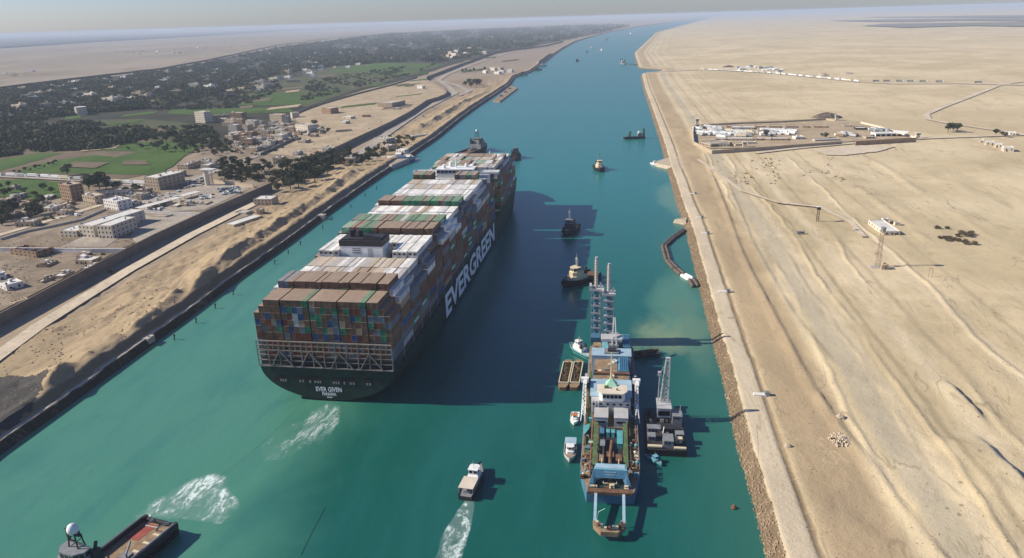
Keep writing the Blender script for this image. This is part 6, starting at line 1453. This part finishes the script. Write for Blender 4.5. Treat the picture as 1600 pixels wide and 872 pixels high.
debris('rubble', [(0, 495), (120, 428), (240, 368), (330, 328), (230, 330), (180, 345), (90, 362), (0, 380)], 1500, .3, 1.5, 5.6, 'stones', 'rubble and rubbish on the bare ground behind the long wall', 64)
debris('rubble', [(0, 380), (200, 330), (330, 310), (400, 290), (340, 285), (200, 300), (0, 320)], 900, .4, 1.6, 5.6, 'stones', 'rubble and low scrub through the near village', 65)
debris('rubble', [(0, 560), (140, 470), (400, 320), (540, 262), (560, 275), (400, 390), (200, 530), (0, 660)], 1100, .2, 1.0, zwest, 'stones', 'clods and debris on the left bank sand', 66)
debris('rubble', [(420, 240), (480, 185), (560, 150), (655, 122), (690, 150), (600, 198), (480, 245)], 500, .5, 2.4, 5.8, 'stones', 'rubble and scrub in the walled compound', 67)
# ---------------- vehicles
def car_mesh(m, kind=0):
    mb = MB(); L, w = 4.4, 1.8
    if kind == 1: mb.box(-w / 2, w / 2, -2.6, 2.6, .4, 2.0, 0, top=.95); mb.box(-w / 2 + .06, w / 2 - .06, 1.3, 2.62, 1.2, 1.8, 1); mb.box(-w / 2 + .02, w / 2 - .02, -2.2, 1.0, 1.25, 1.75, 1)
    else:
        mb.box(-w / 2, w / 2, -L / 2, L / 2, .35, .95, 0); mb.box(-w / 2 + .1, w / 2 - .1, -1.5, .9, .95, 1.45, 1, top=.8); mb.box(-w / 2 + .22, w / 2 - .22, -1.15, .5, 1.45, 1.5, 0)
    for x in (-w / 2, w / 2):
        for y in (-1.4, 1.4): mb.tube([(x - .12, y, .33), (x + .12, y, .33)], .34, 8, 2)
    o = mb.build('car', [M[m], M['glass'], M['tyre']]); d = o.data; bpy.data.objects.remove(o); return d
CARS = {'white': [car_mesh('white'), car_mesh('white', 1)], 'silver': [car_mesh('ltgrey'), car_mesh('ltgrey', 1)], 'dark': [car_mesh('dark'), car_mesh('grey', 1)], 'red': [car_mesh('red')], 'blue': [car_mesh('blue')]}
def cars(P, n, mind, where, seed, cols=('white', 'white', 'white', 'silver', 'silver', 'dark', 'blue'), zb=ZW + .75, rz=None):
    rr = random.Random(seed)
    for i, (x, y) in enumerate(sorted(scatter(P, n, mind, rr))):
        c = rr.choice(cols); o = link('car', rr.choice(CARS[c])); v = G(x, y, zb); o.location = (v.x, v.y, zb); o.rotation_euler = (0, 0, rz + rr.gauss(0, .1) if rz is not None else rr.uniform(0, 3.1))
        tag(o, '%s car, %s from the left %s' % (c, nth(i + 1), where), 'car', 'cars ' + where)
cars([(340, 296), (372, 292), (376, 302), (348, 305)], 34, 2.6, 'in the crowded rows of the car park', 31, rz=.3)
cars([(300, 300), (335, 305), (330, 312), (285, 316), (300, 325), (320, 318)], 16, 3.5, 'in the open middle of the car park', 32)
cars([(205, 306), (285, 300), (290, 308), (225, 322), (215, 335), (260, 330)], 28, 3.5, 'around the carport canopies', 33)
cars([(280, 285), (320, 278), (318, 292), (285, 296)], 18, 3, 'beside the pale round tower', 34)
cars([(60, 347), (140, 330), (140, 333), (62, 350)], 4, 6, 'on the village lane', 35)
cars([(560, 240), (640, 190), (705, 150), (706, 154), (640, 197)], 5, 12, 'on the road along the compound wall', 36, rz=0)
cars([(402, 262), (424, 258), (424, 261), (402, 265)], 8, 2.4, 'in the row beside the lone tan house', 37, ('white',), rz=0)
def truck_mesh(m, Lt=12.0, tank=False):
    mb = MB(); mb.box(-1.25, 1.25, Lt / 2 + .4, Lt / 2 + 2.7, .6, 3.0, 0); mb.box(-1.1, 1.1, Lt / 2 + 2.68, Lt / 2 + 2.76, 1.7, 2.7, 1)
    if tank: mb.tube([(0, -Lt / 2, 2.3), (0, Lt / 2, 2.3)], 1.3, 12, 0)
    else: mb.box(-1.25, 1.25, -Lt / 2, Lt / 2, 1.2, 3.7, 3)
    mb.box(-1.1, 1.1, -Lt / 2, Lt / 2 + 2.4, .75, 1.15, 2)
    for x in (-1.05, 1.05):
        for y in (-Lt / 2 + 1, -Lt / 2 + 2.3, -Lt / 2 + 3.6, Lt / 2 - .6, Lt / 2 + 1.7): mb.tube([(x - .2, y, .5), (x + .2, y, .5)], .5, 8, 2)
    o = mb.build('lorry', [M['white'], M['glass'], M['dark'], M[m]]); d = o.data; bpy.data.objects.remove(o); return d
TR = [truck_mesh('white'), truck_mesh('offwhite'), truck_mesh('ltgrey'), truck_mesh('white', 11, True), truck_mesh('rustdeck'), truck_mesh('grey')]
def trucks(px, n, where, seed, zb, pick=(0, 1, 2, 3), jit=.25, gap=0):
    rr = random.Random(seed); q = [G(x, y, zb) for x, y in px]; ln = [0]
    for a, b in zip(q, q[1:]): ln.append(ln[-1] + (b - a).length)
    for i in range(n):
        s_ = ln[-1] * (i + .5 + rr.uniform(-jit, jit)) / n; j = max(k for k in range(len(q) - 1) if ln[k] <= s_); a, b = q[j], q[j + 1]; p = a.lerp(b, (s_ - ln[j]) / (ln[j + 1] - ln[j])); d = b - a; k = rr.choice(pick)
        o = link('lorry', TR[k]); o.location = (p.x, p.y, zb); o.rotation_euler = (0, 0, math.atan2(-d.x, d.y))
        tag(o, '%s lorry, %s from the left %s' % (('white', 'cream', 'grey', 'white tanker', 'brown', 'dark grey')[k], nth(i + 1), where), 'lorry', 'lorries ' + where)
trucks([(-14, 274.5), (60, 277), (128, 282)], 8, 'queueing on the road beside the green fields', 41, ZW + 1, (0, 1, 2, 0))
trucks([(160, 285), (240, 289.5)], 5, 'on the same road behind the dark trees', 42, ZW + 1)
trucks([(1094, 109), (1140, 111), (1200, 114.5), (1280, 122), (1342, 128)], 27, 'in the long queue on the desert road', 43, ZE + .5, (0, 1, 0, 2))
trucks([(1360, 127.5), (1400, 127.5), (1475, 128.5)], 6, 'in the dark group on the desert road', 44, ZE + .5, (5,))
trucks([(1524, 129.5), (1534, 129.5)], 1, 'alone on the desert road near the right edge', 45, ZE + .5, (5,))
# ---------------- right bank: walled camp
def rbox(A, Bp, depth, hpx, label, **k):
    k.setdefault('zb', ZE); k.setdefault('clutter', 0); return H(A, Bp, depth, hpx, label, **k)
wall([(1084, 221), (1113, 235), (1166, 231.5), (1260, 224.5), (1316, 220.5)], 4, 'near left wall of the desert camp', 'stucco', ZE)
wall([(1337, 220.5), (1380, 218), (1432, 215)], 5, 'brown wall right of the camp gate', 'brick', ZE)
wall([(1084, 220), (1083, 208), (1084, 195)], 4.5, 'dark end wall of the desert camp on the canal side', 'concrete', ZE)
wall([(1086, 195), (1150, 191.5), (1220, 189), (1290, 185), (1305, 187)], 3, 'thin far wall of the desert camp', 'stucco', ZE)
wall([(1345, 190), (1375, 197), (1405, 206), (1432, 214)], 3, 'slanting pale wall at the right end of the camp', 'palewall', ZE)
for px, lab in (((1089, 195), 'at the canal-side far corner'), ((1163, 231), 'in the near left wall'), ((1307, 189), 'in the far wall near the middle'), ((1433, 217), 'at the right end by the road')):
    hh = 9 / ppm(*px, ZE); v = G(*px, ZE); t = thing('guard_tower', 'square pale guard tower of the camp %s' % lab, 'guard tower', (v.x, v.y, ZE), 0, 'guard towers of the camp')
    mb = MB(); mb.box(-2, 2, -2, 2, -1, hh * .75); mb.build('shaft', M['palewall'], t); mb = MB(); mb.box(-2.5, 2.5, -2.5, 2.5, hh * .75, hh); hd_ = mb.build('lookout', M['stucco'], t)
    mb = MB(); mb.box(-2.9, 2.9, -2.9, 2.9, hh, hh + .4); mb.build('roof', M['rooflight'], hd_); mb = MB(); mb.box(-1.6, 1.6, -2.56, -2.48, hh * .82, hh * .94); mb.build('window', M['glass'], hd_)
n_ = 0
def barrack(x0, x1, y, hpx, d, wl, rf, nm, where):
    rbox((x0, y), (x1, y + .1), d, hpx, '%s barrack %s' % (nm, where), wall=wl, roof=rf, name='barrack', cat='barrack', group='barracks of the camp', win=True)
for i, (x0, x1) in enumerate(((1112, 1126), (1135, 1150), (1180, 1193), (1202, 1219), (1228, 1245), (1254, 1263), (1272, 1280), (1283, 1292))): barrack(x0, x1, 200.5, 2.8, 12, 'brick', 'roofdust', 'small brown', 'in the far row, %s from the left' % nth(i + 1))
for i, (x0, x1) in enumerate(((1143, 1157), (1160, 1178))): barrack(x0, x1, 203, 3.5, 14, 'concrete', 'rooflight', 'grey', 'in front of the far row, %s from the left' % nth(i + 1))
for i, (x0, x1) in enumerate(((1118, 1135), (1136, 1176), (1181, 1192), (1195, 1205), (1206, 1232))): barrack(x0, x1, 220.5, 3.4, 12, 'stucco' if i % 2 else 'brick', 'rooflight', 'long', 'in the near row, %s from the left' % nth(i + 1))
rbox((1093, 227), (1110, 231), 30, 5, 'large tan block in the near left corner of the camp', wall='stucco')
rbox((1110, 230), (1140, 230), 14, 5, 'dark grey shed beside the large tan camp block', wall='concrete', name='shed', cat='shed')
rbox((1149, 229), (1161, 228.5), 8, 3, 'small tan hut by the near camp tower', wall='stucco')
rbox((1168, 226), (1181, 225.5), 8, 3, 'small pale hut right of the near camp tower', wall='palewall')
rbox((1243, 219), (1256, 218.5), 10, 4.5, 'white two part hut near the middle of the camp', wall='whitewall', roof='rooflight', clutter=2)
rbox((1273, 222), (1312, 220.5), 7, 3, 'long grey block along the camp wall left of the gate', wall='concrete', roof='rooflight')
rbox((1353, 218), (1367, 217.5), 8, 3.5, 'tan block right of the camp gate', wall='stucco')
rbox((1337, 204), (1354, 204), 12, 3.4, 'dark open shed in the far right part of the camp', wall='dark', roof='rooflight', name='shed', cat='shed')
rbox((1318, 199), (1330, 199), 10, 2.4, 'low tan shed at the camp\'s far right', wall='stucco', name='shed', cat='shed')
t = rbox((1368, 214.5), (1398, 214), 16, 5, 'white hangar with dark arched bays at the right of the camp', wall='whitewall', roof='rooflight', win=False, name='hangar', cat='hangar', door=False)
for i in range(6): mb = MB(); x = -17 + i * 6.2; mb.box(x, x + 4.6, -.12, -.02, 0, 3.4); mb.build('bay', M['darkopen'], t)
t = thing('canopy', 'bright white slanting canopy at the right end of the camp', 'canopy', (*G(1406, 214, ZE).xy, ZE), R(-30)); mb = MB(); mb.add([(-8, -4, 5), (8, -4, 5), (8, 5, 6.5), (-8, 5, 6.5), (-8, -4, 5.3), (8, -4, 5.3), (8, 5, 6.8), (-8, 5, 6.8)], [(3, 2, 1, 0), (4, 5, 6, 7), (0, 1, 5, 4), (1, 2, 6, 5), (2, 3, 7, 6), (3, 0, 4, 7)]); mb.build('roof', M['white'], t)
for x in (-7, 7):
    for y in (-3, 4): mb = MB(); mb.box(x - .15, x + .15, y - .15, y + .15, 0, 5.1 + (y > 0)); mb.build('post', M['grey'], t)
def campveh(P, n, mind, seed, where, pick, rz):
    rr = random.Random(seed)
    for i, (x, y) in enumerate(sorted(scatter(P, n, mind, rr))):
        k = rr.choice(pick); o = link('lorry', TR[k]); v = G(x, y, ZE + .4); o.location = (v.x, v.y, ZE + .4); o.rotation_euler = (0, 0, rz + rr.gauss(0, .25))
        tag(o, '%s lorry parked in the camp, %s from the left %s' % (('white', 'cream', 'grey', 'white tanker', 'brown', 'dark grey')[k], nth(i + 1), where), 'lorry', 'lorries parked in the camp')
campveh([(1088, 200), (1112, 198), (1130, 203), (1125, 215), (1090, 214)], 24, 3.0, 51, 'in the canal-side corner', (0, 2, 5, 2), .6)
campveh([(1120, 206), (1170, 206), (1175, 214), (1125, 216)], 22, 2.8, 52, 'in the middle rows', (0, 1, 2, 5), .9)
campveh([(1190, 204), (1238, 204), (1240, 212), (1190, 214)], 22, 2.8, 53, 'in the slanting rows', (0, 0, 2, 5, 3), 1.0)
campveh([(1362, 203), (1392, 206), (1390, 208), (1362, 206)], 9, 2.2, 54, 'behind the hangar', (2, 5), .1)
campveh([(1310, 208), (1340, 209), (1335, 214), (1312, 214)], 6, 3, 55, 'near the gate', (2, 4), .5)
# spoil mound behind the camp
def mound(px, r, h, label, m='rust', zb=ZE, name='spoil_heap', cat='heap', k=(1, .6), seed=1):
    v = G(*px, zb); rs = np.random.RandomState(seed); mb = MB(); n = 18; prof = [(1, 0), (.8, .35), (.55, .75), (.25, 1.0), (0.02, 1.04)]
    rings = []
    for q, z in prof: rings.append([(r * k[0] * q * math.cos(6.283 * i / n) * rs.uniform(.88, 1.1), r * k[1] * q * math.sin(6.283 * i / n) * rs.uniform(.88, 1.1), h * z * rs.uniform(.85, 1.1) - .4 * (q == 1)) for i in range(n)])
    mb.loft(rings, 0, True); o = mb.build(name, M[m]); o.location = (v.x, v.y, zb); return tag(o, label, cat)
M['heap'] = paint('dark_earth_heap', (.12, .095, .07), .95, .3, .3)
M['sandheap'] = paint('pale_rubble', (.46, .38, .28), .95, .3, .6, (.2, .15, .1), .5)
mound((1293, 184), 22, 7, 'dark earth heap behind the far wall of the camp', 'heap')
mound((1286, 119), 14, 7, 'pointed sand heap behind the lorry queue', 'sandheap', seed=3); mound((1323, 116), 16, 5, 'low sand heap right of the pointed one beyond the lorry queue', 'sandheap', seed=4); mound((1138, 105), 18, 5, 'dark tent-like heap at the far lorry camp', 'heap', seed=5)
# rubble
rs_ = random.Random(6)
v = G(1314, 688, 3.8); mb = MB()
for i in range(170):
    a, q = rs_.uniform(0, 6.28), rs_.random() ** .6; x, y = 4.2 * q * math.cos(a), 5.0 * q * math.sin(a); s_ = rs_.uniform(.25, .8); z = 1.3 * (1 - q)
    mb.add([(x + s_ * rs_.uniform(.7, 1.1), y, z), (x, y + s_ * rs_.uniform(.6, 1.1), z), (x - s_, y, z), (x, y - s_, z), (x, y, z + s_ * rs_.uniform(.6, 1.1)), (x, y, z - s_)], [(0, 1, 4), (1, 2, 4), (2, 3, 4), (3, 0, 4), (1, 0, 5), (2, 1, 5), (3, 2, 5), (0, 3, 5)])
o = mb.build('rubble_heap', M['sandheap']); o.location = (v.x, v.y, zg(v.x, v.y)); tag(o, 'heap of pale broken stone on the brown strip of the right bank', 'rubble', kind='stuff')
for px, s_, lab in (((1313, 652), 1.2, 'small pale stone pile behind the big rubble heap'), ((1231, 697), .9, 'single pale boulder near the promenade')):
    v = G(*px, 3.8); o = mound(px, 1.6 * s_, 1.2 * s_, lab, 'sandheap', 3.7, 'boulder', 'boulder', (1, .8), 8)
# white roofed house, radio mast, watch tower
rbox((1381, 369), (1406, 369), 14, 6.5, 'low tan house with broad white roof beside the radio mast', wall='palewall', roof='rooflight', to=(1396, 351))
rbox((1379, 350), (1388, 350), 3, 7, 'white cabinet hut behind the white roofed house, left one', wall='whitewall', roof='rooflight', name='hut', cat='hut')
rbox((1390, 351.5), (1396, 351.5), 3, 5.5, 'tan cabinet hut behind the white roofed house, middle one', wall='stucco', roof='rooflight', name='hut', cat='hut')
rbox((1398, 354), (1406, 354), 3, 5.5, 'pale cabinet hut behind the white roofed house, right one', wall='palewall', roof='rooflight', name='hut', cat='hut')
v = G(1371, 417, ZE); z0 = zg(v.x, v.y); t = thing('radio_mast', 'tall square lattice radio mast with dish at its head on the sand', 'radio mast', (v.x, v.y, z0))
M['mast'] = paint('pale_rusty_mast', (.36, .27, .20), .8, .2, .6)
mb = MB(); mb.lattice((0, 0, -.5), (0, 0, 24), 2.5, 1.5, 12, .16, 0, .1); mb.build('lattice', M['mast'], t)
mb = MB(); mb.lathe([(.2, 22.0), (1.3, 22.4), (1.5, 24.6), (1.2, 24.8)], (.2, -.6), 12); mb.build('dish', M['grey'], t)
mb = MB(); mb.lathe([(.2, 8.5), (.9, 8.9), (.8, 9.3)], (-1.5, -.8), 10); mb.lathe([(.2, 8.0), (.7, 8.4), (.6, 8.8)], (-2.4, -.4), 10); mb.build('small_dish', M['mast'], t)
mb = MB(); mb.box(-4.6, .6, -3.6, 2, -.4, .25); mb.build('pad', M['concrete'], t)
mb = MB()
for i in range(9): mb.box(-4.5 + i * .6, -4.4 + i * .6, -3.5, -3.4, .25, 1.3)
mb.box(-4.5, .5, -3.5, -3.42, 1.2, 1.3); mb.build('fence', M['ltgrey'], t)
v = G(1382, 421, ZE); t = thing('generator', 'tan generator cabinets at the foot of the radio mast', 'generator', (v.x, v.y, zg(v.x, v.y)))
for x, y, h in ((-1.2, 0, 2.6), (1.0, .4, 2.9), (.2, 2.2, 3.4)): mb = MB(); mb.box(x - .9, x + .9, y - .8, y + .8, -.3, h); mb.box(x - .95, x + .95, y - .85, y + .85, h, h + .12); mb.build('cabinet', M['stucco'], t)
v = G(1277, 347, ZE); t = thing('watch_tower', 'thin watch tower with dark cabin on stilts on the desert', 'watch tower', (v.x, v.y, zg(v.x, v.y)))
mb = MB(); mb.lattice((0, 0, -.5), (0, 0, 9.2), 1.6, 1.3, 5, .17, 0, .1); mb.build('stilts', M['rust'], t); mb = MB(); mb.box(-1.4, 1.4, -1.4, 1.4, 9.2, 9.5); mb.build('platform', M['rust'], t); mb = MB(); mb.box(-1.2, 1.2, -1.2, 1.2, 9.5, 11.2); cb = mb.build('cabin', M['dark'], t); mb = MB(); mb.box(-1.6, 1.6, -1.6, 1.6, 11.2, 11.5); mb.build('roof', M['rooflight'], cb)
v = G(1453, 434, ZE); t = thing('post_frame', 'small frame of two wooden posts right of the radio mast', 'frame', (v.x, v.y, zg(v.x, v.y)))
for x in (-.9, .9): mb = MB(); mb.box(x - .12, x + .12, -.12, .12, -.3, 5.4); mb.build('post', M['mast'], t)
mb = MB(); mb.box(-1.0, 1.0, -.08, .08, 5.0, 5.25); mb.build('cross_bar', M['mast'], t)
v = G(1251, 366, ZE); o = link('car', CARS['dark'][1]); o.location = (v.x, v.y, zg(v.x, v.y)); o.rotation_euler = (0, 0, 1.45); tag(o, 'dark van standing alone on the sand below the watch tower', 'car')
o = link('car', CARS['silver'][0]); v = G(1338, 362, ZE); o.location = (v.x, v.y, zg(v.x, v.y)); o.rotation_euler = (0, 0, .6); tag(o, 'silver car parked on sand between watch tower and white roofed house', 'car')
# huts at right edge
for i, (x0, x1, y, h) in enumerate(((1529, 1537, 223, 4), (1540, 1554, 227.5, 5), (1555, 1566, 231, 5), (1568, 1584, 237, 6))): rbox((x0, y), (x1, y + .5), 12, h, 'pale tan hut by the right edge road, %s from the left' % nth(i + 1), wall='palewall', roof='rooflight', group='huts by the right edge road')
rbox((1577, 212), (1587, 212.3), 9, 4.5, 'white gatehouse at the road junction by the right edge', wall='whitewall', roof='rooflight')
# far lorry camp tents
rr = random.Random(15)
for i, (x, y) in enumerate(sorted(scatter([(1128, 106), (1170, 104), (1225, 108), (1235, 113), (1180, 111), (1130, 109)], 14, 3, rr))):
    v = G(x, y, ZE); t = thing('tent', 'far %s tent beyond the lorry queue, %s from the left' % (('grey', 'white')[i % 2], nth(i + 1)), 'tent', (v.x, v.y, ZE), rr.uniform(-.4, .4), 'tents beyond the lorry queue'); w, l, h = rr.uniform(8, 16), rr.uniform(8, 14), rr.uniform(4, 6.5)
    mb = MB(); mb.box(-w / 2, w / 2, -l / 2, l / 2, -.5, h * .55); mb.build('side', M[('ltgrey', 'whitewall')[i % 2]], t); mb = MB(); mb.box(-w / 2 - .3, w / 2 + .3, -l / 2 - .3, l / 2 + .3, h * .55, h, top=.3); mb.build('roof', M[('grey', 'white')[i % 2]], t)
# kiosks and plinths on the right promenade
for px, lab, L in (((1131, 456), 'white plinth with dark cabinet on the promenade near the floating pipes', 6), ((1102, 365), 'white plinth with dark cabinet on the promenade, second one further off', 5), ((1093, 340), 'white plinth on the promenade, third one further off', 5), ((1189, 617), 'white plinth with dark cabinet on the promenade opposite the crane barge', 6), ((1083, 303), 'white plinth on the promenade, furthest one', 5)):
    v = G(*px, 3.6); t = thing('mooring_plinth', lab, 'plinth', (v.x, v.y, 3.6)); mb = MB(); mb.box(-L / 2, L / 3, -1.1, 1.1, -.6, .5); mb.build('slab', M['whitewall'], t); mb = MB(); mb.box(L / 3 - .6, L / 2 + .4, -.9, .9, -.5, 1.6); mb.build('cabinet', M['grey'], t)
v = G(1036, 257, 1.0); t = thing('sand_spit', 'sandy spit jutting into the canal from the right bank', 'spit', (v.x, v.y, 0)); mb = MB(); mb.prism([(-9, -5), (-8, 8), (12, 40), (24, 40), (24, -45), (10, -30)], -1, 3.3, 0, .9); mb.build('ground', M['sandheap'], t)
v = G(1078, 359, 2); t = thing('jetty_stub', 'pale wedge of sand where the floating pipes meet the bank', 'spit', (v.x - 6, v.y + 26, 0)); mb = MB(); mb.prism([(-5, 0), (5, -7), (7, 7)], -1, 3.0, 0, .8); mb.build('ground', M['sandheap'], t)
